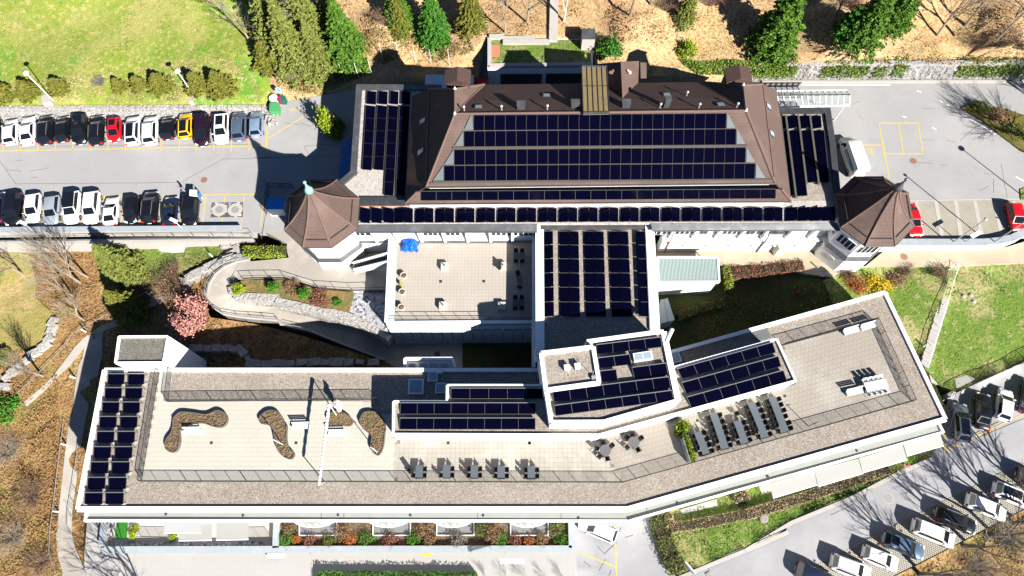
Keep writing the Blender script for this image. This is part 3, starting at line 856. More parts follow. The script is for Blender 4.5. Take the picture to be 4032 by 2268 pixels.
for x in (2010, 2110):        # terrace doors
    p = onplane(T1(1, 1, x, 880)[0], 933, fb[2], fb[3])
    o = MB().box(p + Vector((0, -.04, .1)), (1.25, .1, 2.3)).build('terrace_door', WSTEEL, mbr)
    MB().box(p + Vector((0, -.08, .1)), (1.0, .08, 2.0)).build('pane', FROST, o)
# downpipes
for x in (T1(1, 2, 1540, 0)[0], T1(1, 2, 2420, 0)[0], T1(1, 3, 240, 0)[0]):
    p = onplane(x - 18, 940, fa[0], fa[1])
    mb = MB(); mb.tube(at(x, 903, FR - .4), (p.x, p.y - .12, p.z + .4), .07, n=6); mb.tube((p.x, p.y - .12, p.z + .4), (p.x, p.y - .12, WZ), .07, n=6)
    mb.build('downpipe', RUST if x < 2700 else STEEL, mbr)
# wall lamps on the lower wall
for x in [T1(1, 2, v, 0)[0] for v in (1420, 1625, 1835, 2045, 2255, 2450)] + [T1(1, 3, v, 0)[0] for v in (270, 480, 700)]:
    p = onplane(x, 964, fa[0], fa[1])
    MB().lathe([(.02, -.3), (.22, .05), (.22, .1), (.02, .12)], p + Vector((0, -.12, 0)), 8).build('wall_lamp', CREAMW, mbr)
MB().prism([onplane(3040, 985, fa[0], fa[1]), onplane(3070, 985, fa[0], fa[1]), onplane(3070, 985, fa[0], fa[1]) + Vector((.2, -.7, 0)), onplane(3040, 985, fa[0], fa[1]) + Vector((.2, -.7, 0))], WZ - 1, 1.2).build('buttress', CREAMW, mbr)

# ---------------------------------------------------------------- octagonal corner towers
def tower(r1, c, pts, apex, fin_m, wallpx, wz, name):
    EZ = 7.7
    e = [at(*T1(r1, c, *p), EZ) for p in pts]
    cen = sum(e, Vector()) / 8
    AP = 13.1
    top = Vector((cen.x, cen.y, AP))
    base = [cen + (p - cen) * .8 for p in e]
    t = MB().prism([(p.x, p.y) for p in base], wz - 2, EZ - .1).build('tower_wall', WHITE, mbr)
    low = [cen + (p - cen) * .86 for p in e]
    MB().prism([(p.x, p.y) for p in low], wz - 2, 2.2).build('tower_plinth', WHITE, t)
    mb = MB()
    n = 8
    lo = [Vector((p.x, p.y, 2.18)) for p in [cen + (p - cen) * .875 for p in e]]
    hi = [Vector((p.x, p.y, 2.75)) for p in [cen + (p - cen) * .8 for p in e]]
    mb.add(lo + hi, [(i, (i + 1) % n, n + (i + 1) % n, n + i) if (lo[1] - lo[0]).cross(hi[0] - lo[0]).z > 0 else (n + i, n + (i + 1) % n, (i + 1) % n, i) for i in range(n)])
    mb.build('zinc_ledge', ZINC, t)
    NL = 7
    def prof(u):
        return u, EZ + (AP - EZ) * (.62 * (1 - u) + .38 * (1 - u) ** 2.6)
    for i in range(8):
        p, q = e[i], e[(i + 1) % 8]
        mb = MB(); vs = []; fs = []
        for k in range(NL + 1):
            u, z = prof(1 - k / NL)
            if k == NL:
                u = .03
            for s in (p, q):
                w = cen + (s - cen) * u
                vs.append(Vector((w.x, w.y, z)))
        for k in range(NL):
            fs.append((2 * k, 2 * k + 1, 2 * k + 3, 2 * k + 2))
        f = fs[0]
        if (vs[f[1]] - vs[f[0]]).cross(vs[f[2]] - vs[f[1]]).z < 0:
            fs = [g[::-1] for g in fs]
        mb.add(vs, fs)
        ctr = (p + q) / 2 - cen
        mb.build('roof_slope', TILE if ctr.dot(to_sun) > -2 else TILE_SHADE, t)  # sides facing away from the sun get the tile with painted-in shade
        m2 = MB()
        for k in range(NL):
            m2.tube(vs[2 * k] + Vector((0, 0, .04)), vs[2 * k + 2] + Vector((0, 0, .04)), .1, n=5)
        m2.build('hip_tiles', RIDGE, t)
        a, b = vs[2], vs[3]
        MB().bar(a.lerp(b, .08) + Vector((0, 0, .12)), a.lerp(b, .92) + Vector((0, 0, .12)), .06, .12).build('snow_guard', DARKZ, t)
        MB().tube(p + Vector((0, 0, -.08)), q + Vector((0, 0, -.08)), .09, n=5).build('gutter', DARKZ, t)
        f0, f1 = base[i], base[(i + 1) % 8]
        d = (f1 - f0).normalized(); nn = Vector((d.y, -d.x, 0))
        if nn.dot((f0 + f1) / 2 - cen) < 0:
            nn = -nn
        for k in range(4):
            w = f0.lerp(f1, .2 + .2 * k); w.z = 4.9
            o = MB().box(w + nn * .03, (.55, .1, 1.7), math.atan2(d.y, d.x)).build('window', WSTEEL, t)
            MB().box(w + nn * .06, (.42, .08, 1.5), math.atan2(d.y, d.x)).build('pane', GLASS if fin_m is ZINC else WSTEEL, o)
        g0, g1 = low[i], low[(i + 1) % 8]
        w = (g0 + g1) / 2; w.z = .9
        mb = MB(); k = 16
        ring = [w + d * (.55 * math.cos(2 * math.pi * j / k)) + Vector((0, 0, .38 * math.sin(2 * math.pi * j / k))) for j in range(k)]
        mb.add([r - nn * .02 for r in ring] + [r + nn * .04 for r in ring], [tuple(range(k, 2 * k))] + [(j, (j + 1) % k, k + (j + 1) % k, k + j) for j in range(k)])
        mb.build('oval_window', CREAMW, t)
    MB().lathe([(.55, -.25), (.42, .15), (.22, .5), (.12, 1.0), (.06, 1.3), (.17, 1.38), (.2, 1.52), (.12, 1.66), (.02, 1.7)], top, 10).build('finial', fin_m, t, smooth=True)
    return cen
tL = tower(1, 1, [(315, 520), (510, 370), (765, 370), (970, 540), (950, 820), (715, 990), (450, 990), (280, 830)], (497, 465), COPPER, None, 0, 'w')
tR = tower(1, 3, [(835, 505), (1010, 340), (1270, 340), (1505, 490), (1560, 795), (1385, 980), (1110, 980), (885, 805)], (1413, 430), ZINC, None, WZ, 'e')

# ---------------------------------------------------------------- solar arrays on the main building
sr = array('four long rows of solar panels covering the big south roof slope', [A, B, se, sw])
nS = (B - A).cross(sw - A); nS = nS if nS.z > 0 else -nS
rows = [((1866, 454), (2860, 447), (2858, 507), (1865, 514), 24), ((1827, 517), (2898, 508), (2897, 570), (1827, 578), 26), ((1789, 590), (2936, 581), (2934, 641), (1789, 650), 28), ((1749, 653), (2973, 644), (2971, 704), (1749, 713), 30)]
for a, b, c, d, n in rows:
    panels(sr, [hit(*p, A, nS) for p in (a, b, c, d)], n, 1, .04, .12)
for L, Rr in (((1855, 455, 1864, 512, 1829, 512), (2862, 447, 2894, 507, 2860, 507)), ((1825, 518, 1825, 577, 1791, 577), (2900, 509, 2932, 570, 2899, 570)), ((1787, 591, 1787, 650, 1750, 650), (2938, 582, 2970, 641, 2937, 641)), ((1747, 654, 1747, 713, 1706, 713), (2976, 645, 3012, 704, 2974, 704))):
    for k in (L, Rr):
        MB().slab([hit(k[i], k[i + 1], A, nS) + Vector((0, 0, .17)) for i in (0, 2, 4)], .05).build('blank_plate', PALEPLATE, sr)
MB().bar(hit(1782, 584, A, nS) + Vector((0, 0, .1)), hit(2940, 575, A, nS) + Vector((0, 0, .1)), .16, .16).build('snow_guard', ALUD, sr)
MB().bar(hit(1705, 718, A, nS) + Vector((0, 0, .1)), hit(3012, 709, A, nS) + Vector((0, 0, .1)), .16, .16).build('snow_guard', ALUD, sr)
s2 = array('single row of solar panels on the narrow lower tile slope above the eave', [tsw, tse, ose, osw])
nS2 = (tse - tsw).cross(osw - tsw); nS2 = nS2 if nS2.z > 0 else -nS2
panels(s2, [hit(*p, osw, nS2) for p in ((1657, 752), (3054, 743), (3054, 780), (1657, 788))], 23, 1, .07, .1)
# raised panels in pairs along the flat roof
s3 = array('row of ridge-shaped solar panel pairs along the flat roof above the south front', None, at(1400, 880, FR))
def pair(root, q, rise=.28, lo=.12):
    """two panels leaning together over a quad TL TR BR BL on the roof"""
    m0, m1 = q[0].lerp(q[1], .5), q[3].lerp(q[2], .5)
    up = Vector((0, 0, rise)); dn = Vector((0, 0, lo))
    panels(root, [q[0] + dn, m0 + up, m1 + up, q[3] + dn], 1, 1, .03, .02, False)
    panels(root, [m0 + up, q[1] + dn, q[2] + dn, m1 + up], 1, 1, .03, .02, False)
def frow(xa, xb):
    f = lambda x: (823 - (x - 1554) * .0025, 880 - (x - 1554) * .005)
    ya, yb = f(xa); yc, yd = f(xb)
    return [at(xa, ya, FR + .06), at(xb, yc, FR + .06), at(xb, yd, FR + .06), at(xa, yb, FR + .06)]
for xa, xb in ((1421, 1456), (1464, 1503), (1511, 1550)):
    q = frow(xa, xb); panels(s3, [q[0] + Vector((0, 0, .3)), q[1], q[2], q[3] + Vector((0, 0, .3))], 1, 1, .03, .06, False)
for i in range(19):
    xa = 1554 + (3088 - 1554) * i / 19; pair(s3, frow(xa, xa + 73))
for xa, xb in ((3090, 3135), (3141, 3185), (3189, 3234), (3238, 3283)):
    q = frow(xa, xb); panels(s3, [q[0], q[1] + Vector((0, 0, .3)), q[2] + Vector((0, 0, .3)), q[3]], 1, 1, .03, .06, False)
mb = MB()
for y in (826, 876):
    mb.bar(at(1415, y + 1, FR + .08), at(3286, y - 5, FR + .08), .09, .06)
mb.build('mounting_rail', ALU, s3)
# west flat roof: four columns
s4 = array('four columns of solar panels on the west flat roof, two of them in shade', None, at(1440, 700, FR))
def colq(a, b, c, d, z=FR):
    return [at(*T1(r, cc, x, y), z) for r, cc, x, y in (a, b, c, d)]
for xt0, xt1, xm0, xm1, xb0, xb1, yb, n in ((1045, 1128, 1035, 1120, 1000, 1085, 285, 5), (1150, 1232, 1140, 1228, 1108, 1192, 285, 5), (1258, 1332, 1243, 1330, 1200, 1285, 522, 7), (1358, 1440, 1345, 1432, 1310, 1392, 522, 7)):
    def tl(q):
        return [q[0] + Vector((0, 0, .28)), q[1] + Vector((0, 0, .1)), q[2] + Vector((0, 0, .1)), q[3] + Vector((0, 0, .28))]
    panels(s4, tl(colq((0, 1, xt0, 852), (0, 1, xt1, 850), (0, 1, xt1 - 4, 966), (0, 1, xt0 - 4, 968))), 1, 1, .03, .04)
    panels(s4, tl(colq((0, 1, xm0, 985), (0, 1, xm1, 985), (1, 1, xb1, yb), (1, 1, xb0, yb))), 1, n, .04, .04)
# east flat roof: four columns
s5 = array('four slanting columns of solar panels on the east flat roof', None, at(3130, 700, FR))
for i, (xt0, xt1, xm0, xm1, xb0, xb1, yb, n) in enumerate(((338, 362, 348, 385, 420, 440, 520, 6), (390, 478, 408, 500, 480, 568, 525, 6), (505, 588, 522, 615, 575, 662, 400, 5), (612, 692, 632, 722, 688, 770, 400, 5))):
    def tl(q):
        return [q[0] + Vector((0, 0, .1)), q[1] + Vector((0, 0, .28)), q[2] + Vector((0, 0, .28)), q[3] + Vector((0, 0, .1))]
    panels(s5, tl(colq((0, 3, xt0, 1078), (0, 3, xt1, 1075), (0, 3, xt1 + 8, 1186), (0, 3, xt0 + 12, 1190))), 1, 1, .03, .04)
    panels(s5, tl(colq((0, 3, xm0, 1212), (0, 3, xm1, 1210), (1, 3, xb1, yb), (1, 3, xb0, yb))), 1, n, .04, .04)
    MB().bar(at(*T1(0, 3, xt0 - 14, 1065), FR + .3), at(*T1(1, 3, xb0 - 8, yb + 10), FR + .3), .22, .3).build('wind_screen', ALUD, s5)
# ---------------------------------------------------------------- link wing with its panels
wing = thing('link_wing', 'white link wing with gravel roof and white parapets joining the two buildings', 'building', tuple(at(2340, 1150, CY)))
wo = [at(*p, WR) for p in (T1(1, 2, 268, 785), T1(1, 2, 1312, 775), T1(2, 2, 1375, 500), T1(2, 2, 1375, 700), T1(2, 2, 280, 700))]
MB().prism([(p.x, p.y) for p in inset(wo, .1)], CY - 1, WR - .05).build('wall', WHITE, wing)
MB().prism([(p.x, p.y) for p in inset(wo, .3)], WR - .2, WR).build('flat_roof', GRAVEL, wing)
def wpara(a, b, w, z1, m=WHITEP, par=wing, z0=None):
    MB().bar(Vector((a.x, a.y, z1 - .25)), Vector((b.x, b.y, z1 - .25)), w, .5).build('parapet', m, par)
wpara(at(*T1(1, 2, 290, 800), WR), at(*T1(2, 2, 296, 700), WR), .95, WR + .35)
wpara(at(*T1(1, 2, 1290, 800), WR), at(*T1(2, 2, 1340, 480), WR), .75, WR + .35)
wpara(at(*T1(1, 2, 1262, 780), WR), at(*T1(2, 2, 1308, 470), WR), .16, WR + .3, mat('blue_white_flashing', (.5, .6, .75), .5))
wpara(at(*T1(1, 2, 1346, 810), WR), at(*T1(2, 2, 1400, 470), WR), .4, WR - .9)
wpara(at(*T1(1, 2, 255, 820), TZ), at(*T1(2, 2, 252, 850), TZ), .35, TZ + .6, mat('dark_gap_strip', (.02, .02, .022), .9))  # near-black strip filling the gap between wing and terrace parapets
wpara(at(*T1(1, 2, 235, 815), TZ), at(*T1(2, 2, 235, 830), TZ), .42, TZ + 1.05)
MB().bar(at(*T1(1, 2, 300, 800), WR + .2), at(*T1(1, 2, 1250, 790), WR + .2), .9, .35).build('zinc_eave', ZINC, wing)
s6 = array('five columns of solar panels filling the roof of the link wing', None, at(2300, 1250, WR))
for x0, x1, b0, b1, two in ((330, 415, 333, 425, 0), (470, 650, 480, 665, 1), (697, 880, 718, 903, 1), (925, 1105, 955, 1142, 1), (1167, 1255, 1198, 1302, 0)):
    q = [at(*T1(1, 2, x0, 850), WR + .05), at(*T1(1, 2, x1, 850), WR + .05), at(*T1(2, 2, b1, 350), WR + .05), at(*T1(2, 2, b0, 350), WR + .05)]
    for j in range(6):
        qq = [bil(q, 0, j / 6 + .004), bil(q, 1, j / 6 + .004), bil(q, 1, (j + 1) / 6 - .004), bil(q, 0, (j + 1) / 6 - .004)]
        if two:
            pair(s6, qq, .26)
        else:
            up = Vector((0, 0, .26)); k = x0 > 1000
            panels(s6, [qq[0] + up * k, qq[1] + up * (1 - k), qq[2] + up * (1 - k), qq[3] + up * k], 1, 1, .03, .1, False)
    for j in range(7):
        MB().bar(bil(q, .0, j / 6) + Vector((0, 0, .22)), bil(q, 1, j / 6) + Vector((0, 0, .2)), .04, .03).build('clamp_rail', ALUD, s6)

# ---------------------------------------------------------------- raised terrace block between the buildings
ter = thing('terrace_block', 'white terrace block with beige tiled roof deck between the two buildings', 'building', tuple(at(1800, 1200, CY)))
tn = [at(*p, TZ) for p in (T1(1, 1, 1262, 905), (2100, 957), T1(2, 2, 240, 405), T1(2, 1, 1215, 412))]
tn[1] = Vector((tn[1].x, tn[0].y, TZ)) if False else tn[1]
MB().prism([(p.x, p.y) for p in tn], CY - 1, TZ - .05).build('wall', WHITE, ter)
fl = [at(*p, TZ) for p in (T1(1, 1, 1312, 952), (2092, 957), T1(2, 2, 228, 372), T1(2, 1, 1285, 372))]
slabs(ter, [(p.x, p.y) for p in fl], TZ - .03, 0., .42, .42, mat('beige_deck_tile', (.35, .315, .27), .8, [('noise', .25, (.38, .35, .31), .4, .7, .8), ('noise', 1.2, (.3, .26, .21), .6, .8, .5)]), mat('deck_joint', (.22, .195, .17), .9), .02)
wpara(at(*T1(1, 1, 1262, 905), TZ), at(*T1(2, 1, 1226, 412), TZ), .3, TZ + .95, par=ter)
mb = MB(); a, b = at(*T1(1, 1, 1292, 905), TZ + .6), at(*T1(2, 1, 1262, 385), TZ + .6); mb.bar(a, b, .75, .12); mb.build('glass_ledge', FROST, ter)
MB().bar(at(*T1(2, 1, 1225, 400), TZ + .1), at(*T1(2, 2, 228, 392), TZ + .1), .35, .25).build('parapet', WHITEP, ter)
MB().bar(at(*T1(2, 1, 1235, 412), TZ - .25), at(*T1(2, 2, 228, 404), TZ - .25), .3, .5).build('glass_band', FROST, ter)
fa_, fb_ = at(*T1(2, 1, 1215, 412), TZ), at(*T1(2, 2, 240, 405), TZ)
for i in range(14):          # window band and panel joints of the south face
    p = fa_.lerp(fb_, (i + .5) / 14)
    o = MB().box(p + Vector((0, -.03, -2.0)), (1.1, .08, .7)).build('window', WSTEEL, ter)
    MB().box(p + Vector((0, -.06, -2.0)), (.95, .06, .55)).build('pane', FROST, o)
    q = fa_.lerp(fb_, i / 14)
    MB().box(q + Vector((0, -.02, -4.4)), (.05, .04, 3.6)).build('panel_joint', ALUD, ter)
railing('black steel railing along the south edge of the beige terrace', [at(*T1(2, 1, 1250, 385), TZ), at(*T1(2, 2, 226, 380), TZ)], 1.05, 1.75, .0, rails=(1., .55), name='railing')

# ---------------------------------------------------------------- lower building
lb = thing('lower_building', 'long bent white building with gravel roof terraces and stepped roof blocks', 'building', tuple(at(1800, 1750, PZ)))
LO = [at(*p, LR + .22) for p in (T1(2, 0, 945, 815), (2125, 1449), (2620, 1385), T1(2, 3, 1300, 100), T1(2, 3, 1875, 1298), T1(3, 2, 1110, 852), T1(3, 0, 690, 852))]
MB().prism([(p.x, p.y) for p in inset(LO, .12)], PZ - 1, LR - .1).build('wall', WHITE, lb)
MB().prism([(p.x, p.y) for p in inset(LO, .25)], LR - .3, LR).build('flat_roof', GRAVEL, lb)
li = inset(LO, .2)
for i in range(7):
    if i in (1,):
        continue
    a, b = li[i], li[(i + 1) % 7]
    w = .55 if i in (5, 4) else .42
    wpara(a, b, w, LR + .22 + .003 * i, par=lb)
# canopy ledge along the south side
cz = LR - .9
CO = [at(*p, cz) for p in (T1(3, 0, 795, 950), T1(3, 2, 1115, 952), T1(3, 3, 1822, 135))]
CI = [at(*p, cz) for p in (T1(3, 0, 800, 835), T1(3, 2, 1105, 830), T1(3, 3, 1770, 20))]
for i in range(2):
    MB().prism([(p.x, p.y) for p in (CO[i], CO[i + 1], CI[i + 1], CI[i])], cz - .4, cz).build('canopy', PALEZ, lb)
    o = MB().bar(CO[i] + Vector((0, .1, .04)), CO[i + 1] + Vector((0, .1, -.12)), .24, .5).build('canopy_edge', WHITEP, lb)
for a, b in ((CO[0], CI[0]), (CO[2], CI[2])):
    MB().bar(a + Vector((0, 0, .03)), b + Vector((0, 0, -.13)), .26, .49).build('canopy_edge', WHITEP, lb)
for r, c, x, y in ((3, 0, 1528, 880), (3, 0, 2237, 892), (3, 1, 775, 888), (3, 1, 1440, 890), (3, 1, 2110, 892), (3, 2, 650, 915), (3, 2, 1558, 775), (3, 2, 2390, 532), (3, 3, 208, 532), (3, 3, 1032, 296)):
    MB().lathe([(.14, 0), (.14, .05), (.06, .1)], at(*T1(r, c, x, y), cz + .002), 10).build('roof_drain', STEEL, lb)
for (r, c, x0, y0, x1, y1) in ((3, 0, 1040, 935, 1200, 935), (3, 1, 1000, 925, 1480, 928), (3, 1, 0, 856, 640, 856), (3, 1, 860, 855, 1390, 852), (3, 1, 1500, 852, 2060, 853), (3, 1, 620, 860, 618, 925), (3, 1, 828, 860, 826, 925), (3, 1, 2060, 858, 2058, 925), (3, 2, 488, 866, 488, 940), (3, 3, 850, 310, 1000, 268), (3, 3, 340, 430, 560, 395), (3, 2, 1275, 800, 1280, 860)):
    MB().bar(at(*T1(r, c, x0, y0), cz + .004), at(*T1(r, c, x1, y1), cz + .004), .05, .012).build('membrane_seam', ALUD, lb)
# awnings
for q in ([(225, 598), (640, 475), (675, 608), (262, 732)], [(640, 475), (1045, 370), (1088, 505), (678, 625)], [(1052, 365), (1455, 245), (1495, 380), (1088, 498)], [(1462, 240), (1800, 140), (1832, 250), (1492, 345)]):
    pq = [at(*T1(3, 3, *p), cz - .2 - (1.0 if i > 1 else 0)) for i, p in enumerate(q)]
    o = plate(MB(), pq, .03).build('awning', AWN, lb)
    MB().bar(pq[3], pq[2], .12, .12).build('front_bar', WSTEEL, o)
for q, z, m in (([(1512, 960), (1850, 950), (1850, 1050), (1512, 1052)], cz - 1.2, AWNG), ([(1645, 1000), (1948, 965), (1948, 1120), (1645, 1125)], cz - 4.2, AWN), ([(1992, 960), (2290, 960), (2285, 1112), (1990, 1118)], cz - 4.2, AWN)):
    pq = [at(*T1(3, 0, *p), z - (.5 if i > 1 else 0)) for i, p in enumerate(q)]
    o = plate(MB(), pq, .03).build('awning', m, lb); MB().bar(pq[3], pq[2], .12, .12).build('front_bar', WSTEEL, o)
pq = [at(*T1(3, 2, *p), cz - 1.4 - (.3 if i > 1 else 0)) for i, p in enumerate([(645, 950), (1110, 945), (1110, 990), (645, 985)])]
plate(MB(), pq, .03).build('awning', AWNG, lb)
# middle raised block
MP = [at(*p, MR + .25) for p in (T1(2, 1, 1275, 1115), T1(2, 1, 1767, 1115), T1(2, 1, 1770, 965), T1(2, 2, 300, 965), T1(2, 2, 1530, 800), T1(2, 3, 300, 538), T1(2, 3, 482, 938), T1(3, 2, 838, 160), T1(3, 1, 1272, 152))]
MB().prism([(p.x, p.y) for p in inset(MP, .06)], LR - .1, MR - .05).build('block_wall', WHITE, lb)
MB().prism([(p.x, p.y) for p in inset(MP, .15)], MR - .2, MR).build('block_roof', GRAVEL, lb)
mi = inset(MP, .1)
for i in range(9):
    wpara(mi[i], mi[(i + 1) % 9], .24, MR + .25 + .002 * i, par=lb)
def rows_of(label, items, z, tilt=.32):
    s = array(label, None, ats([items[0][0][3]], z)[0])
    for q, n in items:
        pq = [at(q[0][0], q[0][1], z + .12 + tilt), at(q[1][0], q[1][1], z + .12 + tilt), at(q[2][0], q[2][1], z + .12), at(q[3][0], q[3][1], z + .12)]
        panels(s, pq, n, 1, .05, .03)
        for e in (0, 1):
            MB().bar(pq[e * 1] + Vector((0, .03, .01)), pq[1 - e] + Vector((0, .03, .01)), .07, .05).build('front_rail', ALU, s) if e == 0 else None
        for e in range(n + 1):
            p = bil(pq, e / n, .05); MB().tube((p.x, p.y, z), p, .03, n=4).build('support_leg', ALUD, s)
    return s
rows_of('three rows of solar panels on the west half of the middle roof block', [(T(2, 1, (1815, 1003), (2681, 1003), (2681, 1098), (1815, 1098)), 5), (T(2, 1, (1350, 1138), (2590, 1138), (2590, 1240), (1348, 1240)), 8), (T(2, 1, (1345, 1278), (2590, 1278), (2590, 1380), (1342, 1380)), 8)], MR)
rows_of('three slanting rows of solar panels on the east end of the middle roof block', [(T(2, 2, (1560, 825), (2435, 580), (2465, 672), (1600, 912)), 6), (T(2, 2, (1600, 952), (2487, 708), (2515, 800), (1640, 1048)), 6), (T(2, 2, (1648, 1085), (2535, 838), (2571, 940), (1688, 1180)), 6)], MR)
# tall block and penthouse
TP = [at(*p, TR + .3) for p in (T1(2, 2, 706, 556), T1(2, 2, 1365, 466), T1(2, 2, 1450, 462), T1(2, 2, 1590, 1130), T1(2, 2, 885, 1332), T1(2, 2, 382, 1335), T1(2, 2, 330, 1000), T1(2, 2, 760, 900))]
MB().prism([(p.x, p.y) for p in inset(TP, .08)], CY - 1, TR - .05).build('tall_block_wall', WHITE, lb)
MB().prism([(p.x, p.y) for p in inset(TP, .2)], TR - .2, TR).build('tall_block_roof', GRAVEL, lb)
ti = inset(TP, .22)
for i in range(8):
    if i in (6, 7):
        continue
    wpara(ti[i], ti[(i + 1) % 8], .62 if i == 2 else .44, TR + .3 + .002 * i, par=lb)
PP = [at(*p, TR + .9) for p in (T1(2, 2, 285, 662), T1(2, 2, 800, 600), T1(2, 2, 860, 965), T1(2, 2, 335, 1037))]
MB().prism([(p.x, p.y) for p in inset(PP, .06)], CY - 1, TR + .55).build('penthouse_wall', WHITE, lb)
MB().prism([(p.x, p.y) for p in inset(PP, .15)], TR + .5, TR + .6).build('penthouse_roof', GRAVEL, lb)
pi_ = inset(PP, .2)
for i in range(4):
    wpara(pi_[i], pi_[(i + 1) % 4], .42, TR + .9 + .002 * i, par=lb)
for r, c, x, y in ((2, 2, 545, 812), (2, 2, 642, 798)):
    p = at(*T1(r, c, x, y), TR + 1.1); o = MB().box(p + Vector((0, 0, -.25)), (.55, .55, .55), .12).build('vent_hood', GSTEEL, lb); MB().box(p + Vector((0, 0, .06)), (.62, .62, .06), .12).build('hood_cover', WSTEEL, o)
p = at(*T1(2, 2, 790, 905), TR + .7); MB().box(p + Vector((0, 0, .1)), (.5, .35, .3), .15).build('aerial_box', GSTEEL, lb); MB().tube(p + Vector((-.1, .2, 0)), p + Vector((-.2, .3, 1.5)), .03, n=5).build('aerial', GSTEEL, lb)
p = at(*T1(2, 2, 1470, 540), TR); MB().tube(p + Vector((-.3, -.6, .2)), p + Vector((.5, .9, .3)), .22, n=12).build('vent_pipe', WSTEEL, lb)
for y in (640, 690, 715):
    p = at(*T1(2, 2, 262, y), TR - .3); MB().tube(p + Vector((0, 0, -1.5)), p, .15, n=10).build('vent_pipe', WSTEEL, lb)
rows_of('scattered rows of solar panels round a skylight on the tall block roof', [(T(2, 2, (815, 603), (1405, 532), (1420, 622), (818, 692)), 4), (T(2, 2, (828, 725), (1118, 690), (1138, 782), (842, 816)), 2), (T(2, 2, (850, 845), (995, 828), (1010, 925), (862, 942)), 1), (T(2, 2, (1142, 812), (1455, 772), (1475, 880), (1168, 915)), 2), (T(2, 2, (410, 1032), (1480, 897), (1500, 1000), (425, 1125)), 7), (T(2, 2, (425, 1163), (1508, 1023), (1527, 1110), (440, 1255)), 7)], TR)
q = [at(*T1(2, 2, *p), TR + .45) for p in ((1150, 682), (1320, 655), (1337, 732), (1165, 757))]
o = plate(MB(), q, .45).build('skylight', WSTEEL, lb)
cq = sum(q, Vector()) / 4
for u0, u1 in ((.06, .48), (.52, .94)):
    plate(MB(), [bil(q, u0, .12) + Vector((0, 0, .02)), bil(q, u1, .12) + Vector((0, 0, .02)), bil(q, u1, .88) + Vector((0, 0, .02)), bil(q, u0, .88) + Vector((0, 0, .02))], .01).build('pane', SKYGL, o)
# skylights on the shaded strip of the lower roof
for r, c, x, y, w in ((2, 1, 1490, 985, .85), (2, 1, 1645, 892, .55), (2, 1, 1717, 998, .58), (2, 2, 1535, 715, .65)):
    p = at(*T1(r, c, x, y), LR + .3); o = MB().box(p + Vector((0, 0, -.15)), (w * 2.2 / 1.1, w * 2.2 / 1.1, .35), .25 if c == 2 else 0).build('skylight', WSTEEL, lb); MB().box(p + Vector((0, 0, .04)), (w * 1.6, w * 1.6, .05), .25 if c == 2 else 0).build('pane', SKYGL, o)
# stair head at the north-west corner
SP = [at(*p, 6.2) for p in (T1(2, 0, 1085, 518), T1(2, 0, 1552, 516), T1(2, 0, 1508, 772), T1(2, 0, 1050, 775))]
so = MB().prism([(p.x, p.y) for p in inset(SP, .03)], CY - 1, 5.9).build('stair_head_wall', WHITE, lb)
MB().prism([(p.x, p.y) for p in inset(SP, .1)], 5.85, 5.95).build('stair_head_roof', mat('dark_roof_gravel', (.13, .12, .1), .95, [('cell', 6, (.06, .055, .05), .6, 1., .7), ('cell', 8, (.22, .2, .18), .7, 1., .7)]), lb)
sp = inset(SP, .1)
for i in range(4):
    wpara(sp[i], sp[(i + 1) % 4], .22, 6.2 + .002 * i, par=lb)
# bay with vents on the north side
bp = [at(*p, LR - .3) for p in (T1(2, 1, 1378, 718), T1(2, 1, 1835, 716), T1(2, 1, 1865, 815), T1(2, 1, 1378, 815))]
MB().prism([(p.x, p.y) for p in inset(bp, .05)], CY - 1, LR - 1.).build('service_bay', WHITE, lb)
for i in range(3):
    k = (3, 0, 1)[i]; wpara(inset(bp, .12)[k], inset(bp, .12)[(k + 1) % 4], .3, LR - .3 + .002 * i, par=lb)
for x in (1455, 1555, 1650, 1745):
    MB().box(at(*T1(2, 1, x, 795), LR - .75), (.75, .45, .4)).build('ventilator', GSTEEL, lb)
p = at(*T1(2, 1, 1712, 845), LR + .4); MB().box(p, (.6, .5, .4)).build('service_box', WSTEEL, lb)
# terrace floors on the roof
A_ = lambda *a: at(*a, LR)
cream = [A_(*p) for p in (T1(2, 0, 1475, 835), T1(2, 0, 1590, 835), T1(2, 0, 1545, 1125), T1(2, 1, 1080, 1125), T1(2, 1, 1076, 1240), T1(2, 1, 1270, 1240), T1(3, 1, 1300, 200), T1(3, 1, 1288, 575), T1(3, 0, 1300, 575), T1(2, 0, 1440, 1130))]
slabs(lb, [(p.x, p.y) for p in cream], LR + .02, 0., 1.0, .5, CREAM, mat('cream_joint', (.37, .355, .305), .9), .012, off=.5)
mid = [A_(*p) for p in (T1(3, 1, 1302, 200), T1(3, 2, 838, 200), T1(3, 2, 1590, -10), T1(2, 3, 470, 985), T1(2, 3, 350, 610), T1(2, 3, 1195, 385), T1(2, 3, 1520, 1118), T1(3, 2, 1050, 585), T1(3, 1, 1290, 578))]
m1 = mid[:2] + [A_(*T1(3, 2, 1050, 585)), mid[8]]
m1b = [mid[1], mid[2], A_(*T1(3, 2, 1860, 0)), A_(*T1(3, 2, 2080, 305)), mid[7]]
slabs(lb, [(p.x, p.y) for p in m1], LR + .02, 0., .5, .5, SLAB2, None, .016)
east = [mid[1], mid[2], mid[3], mid[4], mid[5], mid[6], mid[7]]
ang = math.atan2((mid[6] - mid[7]).y, (mid[6] - mid[7]).x)
slabs(lb, [(p.x, p.y) for p in east], LR + .02, ang, .5, .5, SLAB, None, .016, off=.5)
